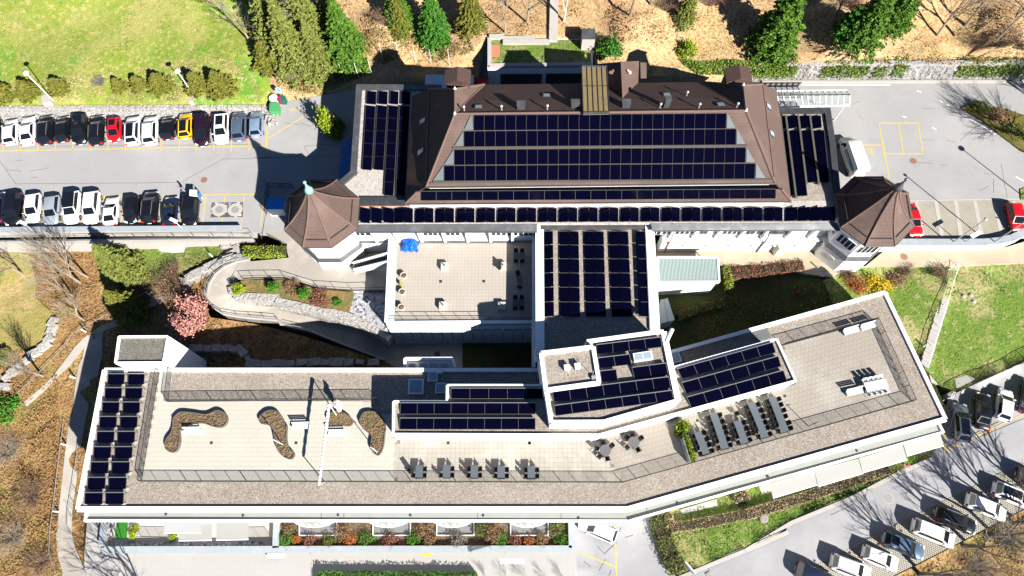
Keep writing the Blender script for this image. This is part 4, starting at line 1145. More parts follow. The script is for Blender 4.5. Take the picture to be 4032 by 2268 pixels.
for r, c, x, y in ((3, 0, 1945, 224), (3, 1, 387, 224), (3, 1, 1788, 224), (3, 1, 2536, 225), (3, 2, 198, 225), (3, 2, 1745, 18), (2, 3, 370, 1073), (2, 1, 1720, 20), (2, 1, 2117, 18)):
    z = TZ if r == 2 and c == 1 else LR
    MB().box(at(*T1(r, c, x, y), z + .045), (.28, .28, .03)).build('floor_drain', STEEL, lb if z == LR else ter)
q = [A_(*p) for p in (T1(2, 3, 30, 470), T1(2, 3, 195, 428), T1(2, 3, 245, 535), T1(2, 3, 130, 570), T1(2, 3, 60, 560))]
MB().slab([p + Vector((0, 0, .05)) for p in q], .04).build('dark_mat', mat('grey_membrane', (.11, .115, .115), .8), lb)
# roof railings
g = 'railings round the roof terraces'
railing('dark railing along the south edge of the roof terrace', [A_(*p) for p in (T1(3, 0, 1310, 580), T1(3, 2, 1050, 590), T1(2, 3, 1540, 1125))], 1.1, 1.6, .115, group=g)
railing('dark railing closing the east end of the roof terrace', [A_(*p) for p in (T1(2, 3, 1530, 1118), T1(2, 3, 1195, 385))], 1.1, 1.6, .115, group=g)
railing('dark railing on the north side of the roof terrace, east part', [A_(*p) for p in (T1(2, 3, 1190, 378), T1(2, 3, 345, 608))], 1.1, 1.6, .115, group=g)
railing('dark railing on the west side of the cream roof terrace', [A_(*p) for p in (T1(3, 0, 1308, 572), T1(2, 0, 1470, 840))], 1.1, 1.6, .115, group=g)
railing('dark railing on the north side of the cream roof terrace', [A_(*p) for p in (T1(2, 0, 1545, 1128), T1(2, 1, 1140, 1110))], 1.1, 1.6, .115, group=g)
railing('short dark railing beside the stair head on the roof', [A_(*p) for p in (T1(2, 0, 1585, 830), T1(2, 0, 1550, 1115))], 1.1, 1.6, .115, group=g)
# panels at the west end of the lower roof
s9 = array('nine rows of paired solar panels at the west end of the lower roof', None, at(420, 1500, LR))
for k in range(9):
    t = k / 8
    # measured left edges from top (r2c0) to bottom (r3c0)
    x0 = [998, 972, 947, 922, 898, 867, 842, 812, 785][k]; x1 = [1182, 1160, 1137, 1113, 1088, 1063, 1035, 1005, 978][k]
    yt = [872, 1000, 1132, 1265, 1402, None, None, None, None][k]
    w = 148 + k * 1.6; h = 92 + k * 1.4
    if yt is None:
        r, y = 3, [0, 0, 0, 0, 0, 262, 402, 545, 685][k]
    else:
        r, y = 2, yt
    for x in (x0, x1):
        pq = [at(*T1(r, 0, x, y), LR + .62), at(*T1(r, 0, x + w, y), LR + .62), at(*T1(r, 0, x + w - 6, y + h), LR + .22), at(*T1(r, 0, x - 6, y + h), LR + .22)]
        panels(s9, pq, 1, 1, .02, .02)
        MB().bar(pq[0] + Vector((-.1, .05, .03)), pq[1] + Vector((.1, .05, .03)), .06, .06).build('top_rail', ALU, s9)
        for e in (0, 1):
            MB().bar(Vector((pq[e].x, pq[e].y, LR + .02)), pq[e], .04, .04).build('support_leg', ALUD, s9)
            MB().box(Vector((pq[3 - e].x, pq[3 - e].y, LR + .06)), (.4, .3, .1)).build('ballast_block', CONC, s9)
# ---------------------------------------------------------------- markings, kerbs, walls and paths
def paint(name, segs, m, w=.12, z=.006, gz=None, kind='structure'):
    """each painted line a piece of its own under one marking"""
    root = None
    for i, (p, q) in enumerate(segs):
        e = .002 * (i % 5)
        a = gz.on(*p, .012 + e) if gz else at(*p, z + e)
        b = gz.on(*q, .012 + e) if gz else at(*q, z + e)
        d = (b - a); s = Vector((-d.y, d.x, 0)).normalized() * w / 2
        mb = MB(); mb.poly([a - s, b - s, b + s, a + s])
        f = mb.f[0]
        v = [Vector(x) for x in mb.v]
        if (v[1] - v[0]).cross(v[2] - v[1]).z < 0:
            mb.f = [f[::-1]]
        o = mb.build(name if root is None else 'painted_line', m, root)
        if root is None:
            root = tag(o, kind=kind)
    return root
north = [T(0, 0, (x, 1290), (x - 4, 1388)) for x in (27, 187, 350, 507, 668, 830, 992, 1155, 1318, 1480, 1648, 1810, 1965, 2128, 2290)]
paint('parking_bay_lines', [T(0, 0, (-700, 1402), (0, 1390)), T(0, 0, (0, 1390), (2450, 1342))] + [T(0, 0, (x[0] + 12, 1000), (x[0], 1388)) for x in ((27,), (187,), (350,), (507,), (668,), (830,), (992,), (1155,), (1318,), (1480,), (1648,), (1810,), (1965,), (2128,), (2290,), (2452,))], YELLOW, .11)
paint('parking_bay_lines', [T(1, 0, (-500, 545), (2430, 500))] + [T(1, 0, (x, 515), (x - 30, 800)) for x in (50, 232, 410, 590, 775, 960, 1140, 1320, 1505, 1690, 1892, 2068, 2248, 2428)], YELLOW, .11)
paint('yellow_lines', [T(0, 1, (130, 1272), (770, 880)), T(0, 1, (125, 1180), (108, 1340)), T(0, 1, (320, 1005), (390, 1015)), T(0, 1, (360, 985), (340, 1040)), T(0, 1, (620, 1440), (725, 1370))], YELLOW, .13)
paint('yellow_lines', [T(0, 3, (1235, 1133), (1597, 1133)), T(0, 3, (1237, 1130), (1290, 1449)), T(1, 3, (1268, 0), (1330, 360)), T(0, 3, (1595, 1130), (1640, 1418)), T(0, 3, (1415, 1133), (1460, 1415)), T(0, 3, (1290, 1415), (1640, 1415)), T(0, 3, (1025, 1335), (1270, 1335))], YELLOW, .13)
# wheelchair symbol
wc = at(*T1(0, 3, 1160, 1390), .006)
mb = MB()
def ribbon(mb, pts, w):
    for a, b in zip(pts[:-1], pts[1:]):
        d = b - a; s = Vector((-d.y, d.x, 0)).normalized() * w / 2
        q = [a - s, b - s, b + s, a + s]
        if (q[1] - q[0]).cross(q[2] - q[1]).z < 0:
            q = q[::-1]
        mb.poly(q)
ribbon(mb, [wc + Vector((.42 * math.cos(t), .42 * math.sin(t), 0)) for t in [R(-160 + 25 * i) for i in range(12)]], .09)
ribbon(mb, [wc + Vector(v) for v in ((-.6, .42, .001), (-.1, .35, .001), (.05, -.05, .001))], .1)
ribbon(mb, [wc + Vector(v) for v in ((.05, -.05, .002), (.1, -.75, .002))], .1)
ribbon(mb, [wc + Vector(v) for v in ((-.15, .15, .0015), (-.5, .1, .0015))], .08)
tag(mb.build('wheelchair_symbol', YELLOW), kind='structure')
paint('white_lines', [T(0, 3, (1990, 1045), (2310, 1235)), T(0, 3, (2430, 1310), (2600, 1412)), T(0, 3, (1585, 835), (1625, 850)), T(0, 3, (1795, 925), (1825, 942)), T(0, 3, (1855, 960), (1885, 975)), T(0, 3, (1450, 1070), (1490, 1080)), T(0, 3, (1725, 1172), (1765, 1192)), T(1, 3, (2495, 340), (2600, 395)), T(0, 3, (520, 782), (1340, 782))], WPAINT, .14)
paint('yellow_lines', [T(3, 2, (640, 1013), (985, 1150)), T(3, 2, (645, 1225), (990, 1365)), T(3, 2, (980, 985), (998, 1449)), T(3, 2, (650, 1440), (760, 1480))], YELLOW, .14, gz=G_R)
paint('yellow_lines', [T(3, 3, (1838, 300), (2571, -45)), T(2, 3, (1850, 1290), (1842, 1449)), T(3, 3, (1855, 140), (1838, 300)), T(3, 3, (2060, 60), (2046, 190)), T(2, 3, (2075, 1110), (2060, 1449)), T(2, 3, (2285, 1020), (2260, 1449)), T(2, 3, (2490, 925), (2470, 1200)), T(3, 3, (2265, 0), (2258, 85))], YELLOW, .12, gz=G_R)
# tar joints
def tars(segs, gz=None, w=.05):
    mb = MB()
    for p, q in segs:
        a = gz.on(*p, .008) if gz else at(*p, .004)
        b = gz.on(*q, .008) if gz else at(*q, .004)
        n = max(2, int((b - a).length / .6)); pts = [a.lerp(b, i / n) + Vector((rng.uniform(-.03, .03), rng.uniform(-.03, .03), 0)) for i in range(n + 1)]
        ribbon(mb, pts, w)
    return tag(mb.build('tar_joints', TAR), kind='structure')
tars([T(1, 0, (0, 200), (145, 408)), T(1, 0, (145, 408), (1650, 393)), T(1, 0, (1680, 385), (2055, 178)), T(1, 0, (2055, 178), (2571, 165)), T(1, 1, (0, 165), (800, 150)), T(0, 0, (470, 1345), (2300, 1330)), T(1, 0, (2445, 670), (2405, 905)), T(1, 1, (105, 690), (70, 915)),
      T(1, 0, (60, 275), (200, 290)), T(1, 0, (150, 190), (205, 188)), T(1, 0, (270, 290), (450, 260)), T(1, 0, (280, 355), (345, 345)), T(0, 1, (285, 1130), (420, 1145)), T(0, 1, (420, 1130), (530, 1165)), T(0, 1, (460, 1345), (800, 1320)), T(0, 1, (460, 1345), (500, 1410)),
      T(0, 3, (1640, 1000), (1750, 1002)), T(0, 3, (1620, 1285), (1740, 1290)), T(0, 3, (1865, 1290), (1940, 1308)), T(0, 3, (1985, 1295), (2130, 1160)), T(1, 3, (1585, 205), (1725, 220)), T(1, 3, (1800, 230), (1870, 238)), T(1, 3, (2200, 305), (2290, 325)), T(1, 3, (2165, 470), (2245, 425)), T(1, 3, (2290, 360), (2292, 490)), T(1, 3, (2360, 220), (2420, 550))])
tars([T(3, 2, (985, 1095), (1045, 1000)), T(3, 2, (1075, 1095), (1150, 1075)), T(3, 2, (820, 1170), (890, 1245)), T(3, 2, (890, 1245), (1000, 1140)), T(3, 2, (840, 1400), (900, 1290)), T(3, 2, (930, 1449), (950, 1390)), T(3, 2, (700, 1310), (760, 1370)), T(3, 3, (790, 890), (1000, 790)), T(3, 3, (1860, 260), (2340, 30)), T(3, 3, (1700, 360), (2571, 0))], G_R, .06)
# manholes
def manhole(px, py, r, m, label, z=.0, gz=None):
    p = gz.on(px, py) if gz else at(px, py, z)
    t = thing('manhole', label, 'manhole cover', tuple(p), group='manhole covers')
    MB().lathe([(r, -.05), (r, .014)], p, 20).build('frame', IRON if m is not IRON else CONC, t)
    MB().lathe([(r * .86, 0), (r * .86, .02)], p, 20).build('lid', m, t)
manhole(*T1(1, 0, 1878, 370), .48, RUST, 'rusty round manhole in the upper car park beside the white canopy stand')
manhole(*T1(1, 0, 2432, 377), .48, IRON, 'grey round manhole in the tower shadow, upper of two')
manhole(*T1(1, 0, 2400, 432), .48, IRON, 'grey round manhole in the tower shadow, lower of two')
manhole(*T1(1, 3, 1552, 197), .5, RUST, 'rusty round manhole in the east car park north of the tower')
manhole(*T1(1, 3, 1467, 1077), .5, RUST, 'rusty round manhole on the walkway below the east retaining wall', WZ)
manhole(*T1(1, 3, 710, 1235), .42, CONC, 'pale round manhole on the walkway beside the small bollard lamp', WZ)
manhole(*T1(3, 3, 1322, 735), .62, IRON, 'round concrete ringed manhole in the middle of the lower road', gz=G_R)
manhole(*T1(2, 1, 1685, 690), .42, STEEL, 'black round manhole on the concrete courtyard path', CY + .02)
# tank hatches in the empty parking bays
th = thing('tank_hatch', 'two concrete ringed tank lids set in a dark worn patch of empty parking bays', 'hatch', tuple(at(*T1(1, 0, 2090, 645), 0)))
MB().prism([at(*T1(1, 0, *p), 0) for p in ((1942, 580), (2240, 575), (2232, 713), (1938, 715))], -.05, .012).build('asphalt_patch', mat('worn_patch', (.07, .07, .07), .9, [('noise', 1.2, (.5, .49, .45), .5, .58, 1.)]), th)
for x in (2020, 2165):
    p = at(*T1(1, 0, x, 645), 0); MB().lathe([(.95, 0), (.95, .02)], p, 24).build('ring', CONC, th); MB().lathe([(.5, .0), (.5, .035)], p, 20).build('lid', IRON, th)

# stone edging between the west car park and the lawn: bank, blocks, gravel
rw = thing('stone_edging', 'low wall of rough pale stones between lawn and upper car park', 'wall', tuple(at(500, 430, 0)))
x = -420.
while x < 1040:
    w = rng.uniform(14, 30)
    for row in range(2):
        y0 = 415 - x * .003 + row * 11
        z1 = .72 - row * .3 + rng.uniform(-.06, .06)
        a, b = at(x + rng.uniform(-3, 3), y0, z1), at(x + w - 2, y0 + rng.uniform(-2, 2), z1)
        c, d = at(x + w - 2, y0 + 13, z1), at(x, y0 + 13 + rng.uniform(-2, 2), z1)
        MB().prism([a, b, c, d], -.1, z1).build('stone', STONE, rw)
    x += w
gs = MB(); gs.prism([at(*p, 0) for p in ((-420, 436), (1055, 430), (1060, 460), (-420, 470))], -.05, .03)
tag(gs.build('gravel_strip', mat('grey_rubble', (.33, .32, .31), .95, [('cell', 3, (.16, .155, .15), .55, 1., .8), ('cell', 4.5, (.55, .54, .52), .6, 1., .8)], bump=(4, 1, .2))), kind='structure')
eb_ = thing('stone_bed', 'small bank of pale rubble at the corner beside the green bin', 'stone bank', tuple(at(1060, 470, 0)))
for k in range(26):
    p = at(*T1(0, 1, rng.uniform(115, 215), 985 + k * 6.5), .1); s = rng.uniform(.25, .5)
    MB().box(p + Vector((rng.uniform(-.2, .2), 0, .1)), (s, s * .8, .5), rng.uniform(0, 3), (Matrix.Rotation(rng.uniform(0, 3), 3, 'Z') @ Matrix.Rotation(.3, 3, 'X'))).build('stone', STONE, eb_)
for (r, c, x, y, lab) in ((0, 0, 450, 935, 'pale concrete lamp footing in the lawn edge, west one'), (0, 0, 1785, 920, 'pale concrete lamp footing in the lawn edge, east one')):
    p = at(*T1(r, c, x, y), .7); tag(MB().box(p + Vector((0, 0, .2)), (1.1, 1.4, 1.), .35).build('lamp_footing', CONC), lab, 'footing', 'lamp footings')

# rock wall north of the east car park
kw = thing('rock_wall', 'tall pale blasted rock retaining wall along the north edge of the east car park', 'wall', tuple(at(3500, 300, 0)))
xs = list(range(2960, 4760, 9))
rows_ = 7
grid = []
for i, x in enumerate(xs):
    bend = max(0, (x - 3950)) * .05
    yb = 318 - (x - 3000) * .004 + bend
    bp0 = at(x, yb, .0)
    col = []
    for j in range(rows_ + 1):
        t = j / rows_
        z = 2.75 * t
        q = bp0 + Vector((rng.uniform(-.08, .08), .55 * t + rng.uniform(-.14, .14) * (0 < j), z + rng.uniform(-.08, .08)))
        col.append(q)
    grid.append(col)
mb = MB(); vs = [p for c_ in grid for p in c_]; n = rows_ + 1
mb.add(vs, [(i * n + j, (i + 1) * n + j, (i + 1) * n + j + 1, i * n + j + 1) for i in range(len(xs) - 1) for j in range(rows_)])
mb.build('rock_face', ROCKWALL, kw, kind='stuff')
for i in range(0, len(xs) - 6, 6):
    a, b = grid[i][-1], grid[i + 6][-1]
    MB().prism([a + Vector((0, -.15, 0)), b + Vector((-.05, -.15, 0)), b + Vector((-.05, .5, 0)), a + Vector((0, .5, 0))], 2.4, 2.82 + rng.uniform(0, .08)).build('coping_stone', STONE, kw)
MB().bar(at(3000, 323, .12), at(3960, 320, .12), .35, .24).build('kerb', CONC, kw)
# planted island on the east side
G_I = Ground([(3785, 425, .15), (3845, 408, .35), (4100, 470, .8), (4300, 600, .8), (4100, 640, .2), (3920, 515, .15)])
sheet('planted_island', G_I, [(3785, 425), (3815, 410), (3850, 408), (3960, 428), (4120, 490), (4400, 640), (4300, 700), (4020, 590), (3920, 518), (3860, 468)], mat('island_grass', (.12, .11, .02), .95, [('noise', .6, (.2, .15, .04), .45, .7, .9), ('noise', 3, (.03, .03, .01), .5, .7, .8)]), 1., .05, skirt=.5)
# ivy-grown yellow patch at the far east bay end
sheet('grass_patch', None, [(4018, 745), (4060, 730), (4120, 750), (4100, 785), (4020, 785)], GRASS2, 1, flat=.12, skirt=.2)
# turf-stone bays, east car park
tb = [at(*T1(1, 3, *p), 0) for p in ((1500, 562), (2700, 545), (2760, 800), (2560, 860), (2440, 905), (2200, 913), (1500, 915))]
def turfbays(name, poly, z, dv, lam=.24, gz=None, m2=None, px=None):
    """grass-filled grid pavers: base of stone with a grid of dark grass cells"""
    mb = MB(); mb.poly([(p.x, p.y, (p.z if gz else z) + .01) for p in poly])
    if (Vector(mb.v[1]) - Vector(mb.v[0])).cross(Vector(mb.v[2]) - Vector(mb.v[1])).z < 0:
        mb.f = [mb.f[0][::-1]]
    o = tag(mb.build(name, TURFST), kind='structure') if px is None else sheet(name, gz, px, TURFST, 2., 0, dz=.03, skirt=0)
    u = dv.normalized(); v = Vector((-u.y, u.x, 0))
    loc = [(p.x * u.x + p.y * u.y, p.x * v.x + p.y * v.y) for p in poly]
    x0, x1 = min(a for a, b in loc), max(a for a, b in loc); y0, y1 = min(b for a, b in loc), max(b for a, b in loc)
    c = MB(); j = 0
    yy = y0
    while yy < y1:
        xx = x0 + (lam / 2 if j % 2 else 0)
        while xx < x1:
            if inpoly((xx, yy), loc):
                w = u * xx + v * yy
                zz = (gz.z(w.x, w.y) + .03 if gz else z) + .018
                s = lam * .29
                q = [w + u * s, w + v * s, w - u * s, w - v * s]
                c.poly([(k.x, k.y, zz) for k in q])
            xx += lam
        yy += lam * .55; j += 1
    c.build('grass_cell', m2 or mat('paver_grass', (.085, .08, .045), .95), o, kind='stuff')
    return o
turfbays('turf_stone_bays', tb, .0, Vector((1, .02, 0)))
mb = MB()
for xt, xb in ((1575, 1640), (1755, 1815), (1935, 1990), (2112, 2185), (2290, 2370), (2470, 2560)):
    q = [at(*T1(1, 3, *p), .028) for p in ((xt - 12, 562), (xt + 22, 562), (xb + 25, 910), (xb - 15, 910))]
    tag(MB().slab(q, .02).build('bay_divider', CONC), kind='structure')
tag(MB().slab([at(*T1(1, 3, *p), .03) for p in ((1500, 553), (2700, 536), (2700, 548), (1500, 566))], .02).build('bay_edge_strip', CONC), kind='structure')
# east retaining wall with white coping, curved end
ew = thing('retaining_wall', 'white rendered retaining wall with curved end between the east bays and the walkway', 'wall', tuple(at(3600, 985, WZ)))
wl = [at(*p, .75) for p in (T1(1, 3, 1290, 945), T1(1, 3, 1500, 938), T1(1, 3, 2000, 940), T1(1, 3, 2200, 938), T1(1, 3, 2350, 925), T1(1, 3, 2460, 900), T1(1, 3, 2560, 855), T1(1, 3, 2660, 790), T1(1, 3, 2900, 600))]
for i in range(len(wl) - 1):
    d = (wl[i + 1] - wl[i]).normalized(); s = Vector((-d.y, d.x, 0))
    MB().prism([wl[i] - s * .45, wl[i + 1] - s * .45, wl[i + 1] + s * .35, wl[i] + s * .35], WZ - 1.5, .72).build('wall_segment', WHITE, ew)
    MB().bar(wl[i] + Vector((0, 0, -.02)) - s * .05, wl[i + 1] + Vector((0, 0, -.02)) - s * .05, .9, .1).build('coping', CONCB, ew)
# walkway on the south-east side
WK = [T1(1, 2, 1370, 1010), T1(1, 3, 700, 1030), T1(1, 3, 900, 1165), T1(1, 3, 1110, 1165), T1(1, 3, 1300, 1010), T1(1, 3, 2200, 1005), T1(1, 3, 2420, 985), T1(1, 3, 2700, 900), T1(1, 3, 3300, 700), T1(1, 3, 3300, 1050), T1(1, 3, 2571, 1130), T1(1, 3, 1990, 1162), T1(1, 3, 1880, 1162), T1(1, 3, 1250, 1160), T1(1, 3, 1000, 1180), T1(1, 3, 800, 1262), T1(1, 3, 560, 1235), T1(1, 3, 380, 1165), T1(1, 3, 0, 1150), T1(1, 2, 1940, 1165), T1(1, 2, 1370, 1165)]
sheet('walkway', None, WK, PAVERB, 3, flat=WZ, skirt=2)
# white slatted shelter against the wing
sh = thing('slatted_shelter', 'white shelter with pale green slatted roof against the link wing', 'shelter', tuple(at(2770, 1110, -2.5)))
SZ = 1.4
q = [at(*T1(1, 2, *p), SZ) for p in ((1372, 1085), (1930, 1085), (1942, 1310), (1385, 1312))]
for a, b in ((0, 1), (1, 2), (2, 3), (3, 0)):
    MB().bar(q[a], q[b], .25, .3).build('roof_frame', WSTEEL, sh)
SLAT = mat('pale_green_slat', (.32, .4, .39), .5)
for i in range(44):
    u = (i + .5) / 44
    MB().bar(bil(q, u, .04) + Vector((0, 0, .03)), bil(q, u, .97) + Vector((0, 0, .03)), .11, .05).build('slat', SLAT, sh)
plate(MB(), [p + Vector((0, 0, -.12)) for p in q], .05).build('roof_deck', mat('shelter_deck', (.1, .17, .19), .6), sh)
MB().prism([q[3] + Vector((.1, .05, 0)), q[2] + Vector((-.3, .05, 0)), q[2] + Vector((-.3, .3, 0)), q[3] + Vector((.1, .3, 0))], -3.2, SZ - .2).build('front_wall', WHITE, sh)
for i in (1, 2):
    p = bil(q, .97, .05 if i == 1 else .95); MB().tube((p.x, p.y, -3), p, .07).build('column', WSTEEL, sh)
bn = thing('shed_roof', 'small pale sheet-roofed shed beside the hedge east of the link wing', 'shed', tuple(at(2630, 1260, -3.5)))
q = [at(*T1(2, 2, *p), -1.0) for p in ((1402, 190), (1470, 172), (1535, 375), (1415, 402))]
MB().prism([(p.x, p.y) for p in inset(q, .1)], -4.5, -1.1).build('shed_wall', WHITE, bn)
plate(MB(), [q[0], q[0].lerp(q[1], .45), q[3].lerp(q[2], .45), q[3]], .08).build('roof_sheet', FROST, bn)
plate(MB(), [q[0].lerp(q[1], .5), q[1], q[2], q[3].lerp(q[2], .5)], .08).build('roof_sheet', FROST, bn)
# stepped path down the east lawn
st = thing('lawn_steps', 'long flight of pale steps running down the east lawn', 'steps', tuple(G_E.on(3660, 1400)))
a0, a1 = G_E.on(*T1(1, 3, 1885, 1165), .1), G_E.on(*T1(1, 3, 1985, 1165), .1)
b0, b1 = G_E.on(*T1(2, 3, 1618, 780), .1), G_E.on(*T1(2, 3, 1690, 825), .1)
N = 46
for i in range(N):
    t0, t1 = i / N, (i + 1) / N
    c = [a0.lerp(b0, t0), a1.lerp(b1, t0), a1.lerp(b1, t1 - .002), a0.lerp(b0, t1 - .002)]
    off = Vector((rng.uniform(-.05, .05), 0, 0))
    z = lerp(a0.z, b0.z, t0) + .06
    MB().prism([(p + off) for p in c], z - .5, z).build('step', CONC, st)
railing('white handrail running down the middle of the lawn steps', [a0.lerp(a1, .5) + Vector((0, 0, .1)), b0.lerp(b1, .5) + Vector((0, 0, .1))], .9, 2.8, 0, m=WSTEEL, name='handrail', cat='handrail')
# lower path, rock retaining wall and fence above the lower car park
lp = [at(*T1(2, 3, *p), -2.85) for p in ((1690, 840), (1945, 890), (2571, 590), (2900, 430), (2900, 540), (2571, 690), (1960, 1000), (1860, 990), (1720, 950))]
mb = MB(); mb.slab(lp, 2.); tag(mb.build('lower_path', CONC), kind='structure')
lw = thing('rock_retaining_wall', 'rough pale rock retaining wall above the lower car park', 'wall', tuple(at(3850, 1560, -5.3)))
top = [(1890, 1080), (1960, 1030), (2130, 940), (2300, 855), (2430, 790), (2571, 720), (2800, 610), (3000, 510)]
for i in range(len(top) - 1):
    a, b = at(*T1(2, 3, *top[i]), -3.), at(*T1(2, 3, *top[i + 1]), -3.)
    k = max(2, int((b - a).length / .7))
    for j in range(k):
        p, q_ = a.lerp(b, j / k), a.lerp(b, (j + .96) / k)
        d = (q_ - p).normalized(); s = Vector((d.y, -d.x, 0))
        for row in range(4):
            z0 = -5.6 + row * .65; o_ = rng.uniform(.0, .16) + (3 - row) * .04
            MB().prism([p - s * .4, q_ - s * .4, q_ + s * o_, p + s * (o_ + rng.uniform(-.05, .05))], z0, z0 + .63 + rng.uniform(-.02, .04)).build('rock', STONE, lw)
railing('black bar fence along the path above the lower car park', [at(*T1(2, 3, *p), -2.85) for p in ((1945, 1040), (2130, 950), (2300, 865), (2571, 730), (2900, 570))], 1.15, 2.4, .13, name='fence', cat='fence')
railing('black bar fence beside the east corner of the lower building', [at(*T1(2, 3, *p), -2.85) for p in ((1945, 1040), (1885, 1210), (1830, 1390))], 1.15, 2.4, .13, name='fence', cat='fence')
MB()
# ---------------------------------------------------------------- west side: parapet walls, ramp, steps
pw = thing('car_park_parapet', 'long pale concrete parapet along the south edge of the upper car park', 'wall', tuple(at(500, 880, 0)))
a, b = at(*T1(1, 0, -900, 835), .85), at(*T1(1, 0, 2210, 812), .85)
for i in range(10):
    p, q_ = a.lerp(b, i / 10), a.lerp(b, (i + .997) / 10)
    MB().prism([p + Vector((0, -.32, 0)), q_ + Vector((0, -.32, 0)), q_ + Vector((0, .32, 0)), p + Vector((0, .32, 0))], -2.5, .82).build('wall_segment', CONC, pw)
    MB().bar(p, q_, .72, .09).build('coping', CONCB, pw)
ra = [at(*T1(1, 0, x, 850), lerp(-2., -.05, (x + 900) / 3270)) for x in range(-900, 2371, 327)]
rb = [at(*T1(1, 0, x, 905), lerp(-2., -.05, (x + 900) / 3270)) for x in range(-900, 2371, 327)]
tag(strip(ra, rb).build('access_ramp', CONC), kind='structure')
pw2 = thing('ramp_wall', 'thin pale outer wall of the ramp below the upper car park', 'wall', tuple(at(500, 950, -2)))
a, b = at(*T1(1, 0, -900, 955), .1), at(*T1(1, 0, 2330, 918), .3)
for i in range(10):
    p, q_ = a.lerp(b, i / 10), a.lerp(b, (i + .997) / 10)
    MB().prism([p + Vector((0, -.22, 0)), q_ + Vector((0, -.22, 0)), q_ + Vector((0, .15, 0)), p + Vector((0, .15, 0))], -4, p.z).build('wall_segment', CONC, pw2)
railing('thin handrail along the ramp below the upper car park', [at(*T1(1, 0, -900, 905), -1.4), at(*T1(1, 0, 2330, 882), .1)], .9, 2.6, 0, m=STEEL, name='handrail', cat='handrail')
railing('thin grey fence on the outer wall of the ramp', [a + Vector((0, 0, .02)), b + Vector((0, 0, .02))], .5, 2.6, 0, m=GSTEEL, name='handrail', cat='handrail')
# grey fabric patch hanging under the ramp wall
fp = [G_W.on(*T1(1, 0, *p), .12) for p in ((1415, 965), (1800, 955), (1780, 1005), (1700, 1035), (1560, 1042), (1460, 1030), (1425, 1000))]
tag(MB().slab(fp, .1).build('fabric_sheet', mat('pale_fabric', (.5, .5, .5), .8, [('noise', 2, (.4, .4, .4), .5, .7, .6)])), 'pale grey fabric sheet pegged on the bank under the ramp wall', 'sheet')
# grass bank below it
sheet('grass_bank', G_W, T(1, 0, (300, 975), (2060, 960), (2050, 1050), (1780, 1160), (1640, 1250), (1500, 1330), (1350, 1330), (1250, 1100), (850, 1000)), GRASS2, 1.5, .1, dz=.14, skirt=0)
sheet('grass_bank', G_W, T(1, 0, (-400, 990), (250, 985), (330, 1300), (330, 1449)) + T(2, 0, (520, 350), (420, 560), (200, 640), (-400, 700)), mat('dry_grass', (.24, .2, .06), .95, [('noise', .2, (.36, .26, .12), .45, .65, .9), ('noise', 1., (.12, .17, .025), .52, .68, .8), ('noise', 4, (.12, .08, .03), .55, .75, .8)], bump=(4, 1, .15)), 1.5, .1, dz=.14, skirt=0)
# tower-side walkway, ramp loop
wk = [at(*p, -.03) for p in ((1030, 905), (1190, 850), (1600, 900), (1600, 960), T1(1, 1, 1230, 1050), T1(1, 1, 1230, 1385), T1(1, 1, 910, 1390), T1(1, 1, 600, 1365), T1(1, 1, 290, 1275), T1(1, 1, 0, 1280), T1(1, 0, 2240, 1290), T1(1, 0, 2130, 1270), T1(1, 0, 2200, 1130), T1(1, 0, 2571, 1095), T1(1, 1, 320, 1085), T1(1, 1, 300, 1010), (1130, 960))]
tag(MB().slab(wk, 1.5).build('tower_walkway', PAVER), kind='structure')
oc = T(1, 0, (2300, 1105), (2180, 1125), (2070, 1170), (1985, 1240), (1930, 1330), (1905, 1449)) + T(2, 0, (1905, 120), (1930, 200), (1990, 280), (2060, 325), (2200, 350), (2571, 385)) + T(2, 1, (250, 420), (520, 478), (800, 592), (1210, 748))
ic = T(1, 0, (2350, 1210), (2280, 1235), (2225, 1265), (2180, 1300), (2150, 1340), (2125, 1400)) + T(2, 0, (2118, 70), (2130, 120), (2160, 165), (2215, 205), (2330, 222), (2571, 245)) + T(2, 1, (280, 268), (600, 320), (920, 440), (1250, 595))
zr = [0, -.05, -.12, -.2, -.3, -.42, -.55, -.7, -.9, -1.1, -1.45, -2.05, -2.8, -3.5, -4.2, -5.0]
ol = [at(p[0], p[1], z) for p, z in zip(oc, zr)]; il = [at(p[0], p[1], z) for p, z in zip(ic, zr)]
rp = strip(ol, il); n = len(ol)
k = len(rp.v); rp.v += [(p.x, p.y, p.z - 1.5) for p in ol]
rp.f += [(i, i + 1, k + i + 1, k + i) for i in range(n - 1)] + [(k + i, k + i + 1, i + 1, i) for i in range(n - 1)]
tag(rp.build('curved_ramp', PAVER), kind='structure')
railing('pale curved railing round the outer edge of the hairpin ramp', [p + Vector((0, 0, .0)) for p in ol], .95, 1.5, 0, m=GSTEEL, rails=(1., .55))
rk = thing('ramp_kerb', 'thin pale kerb round the outside of the hairpin ramp', 'kerb', tuple(ol[5]))
for i in range(n - 1):
    MB().bar(ol[i] + Vector((0, 0, .06)), ol[i + 1] + Vector((0, 0, .06)), .16, .2).build('kerb_stone', CONC, rk)
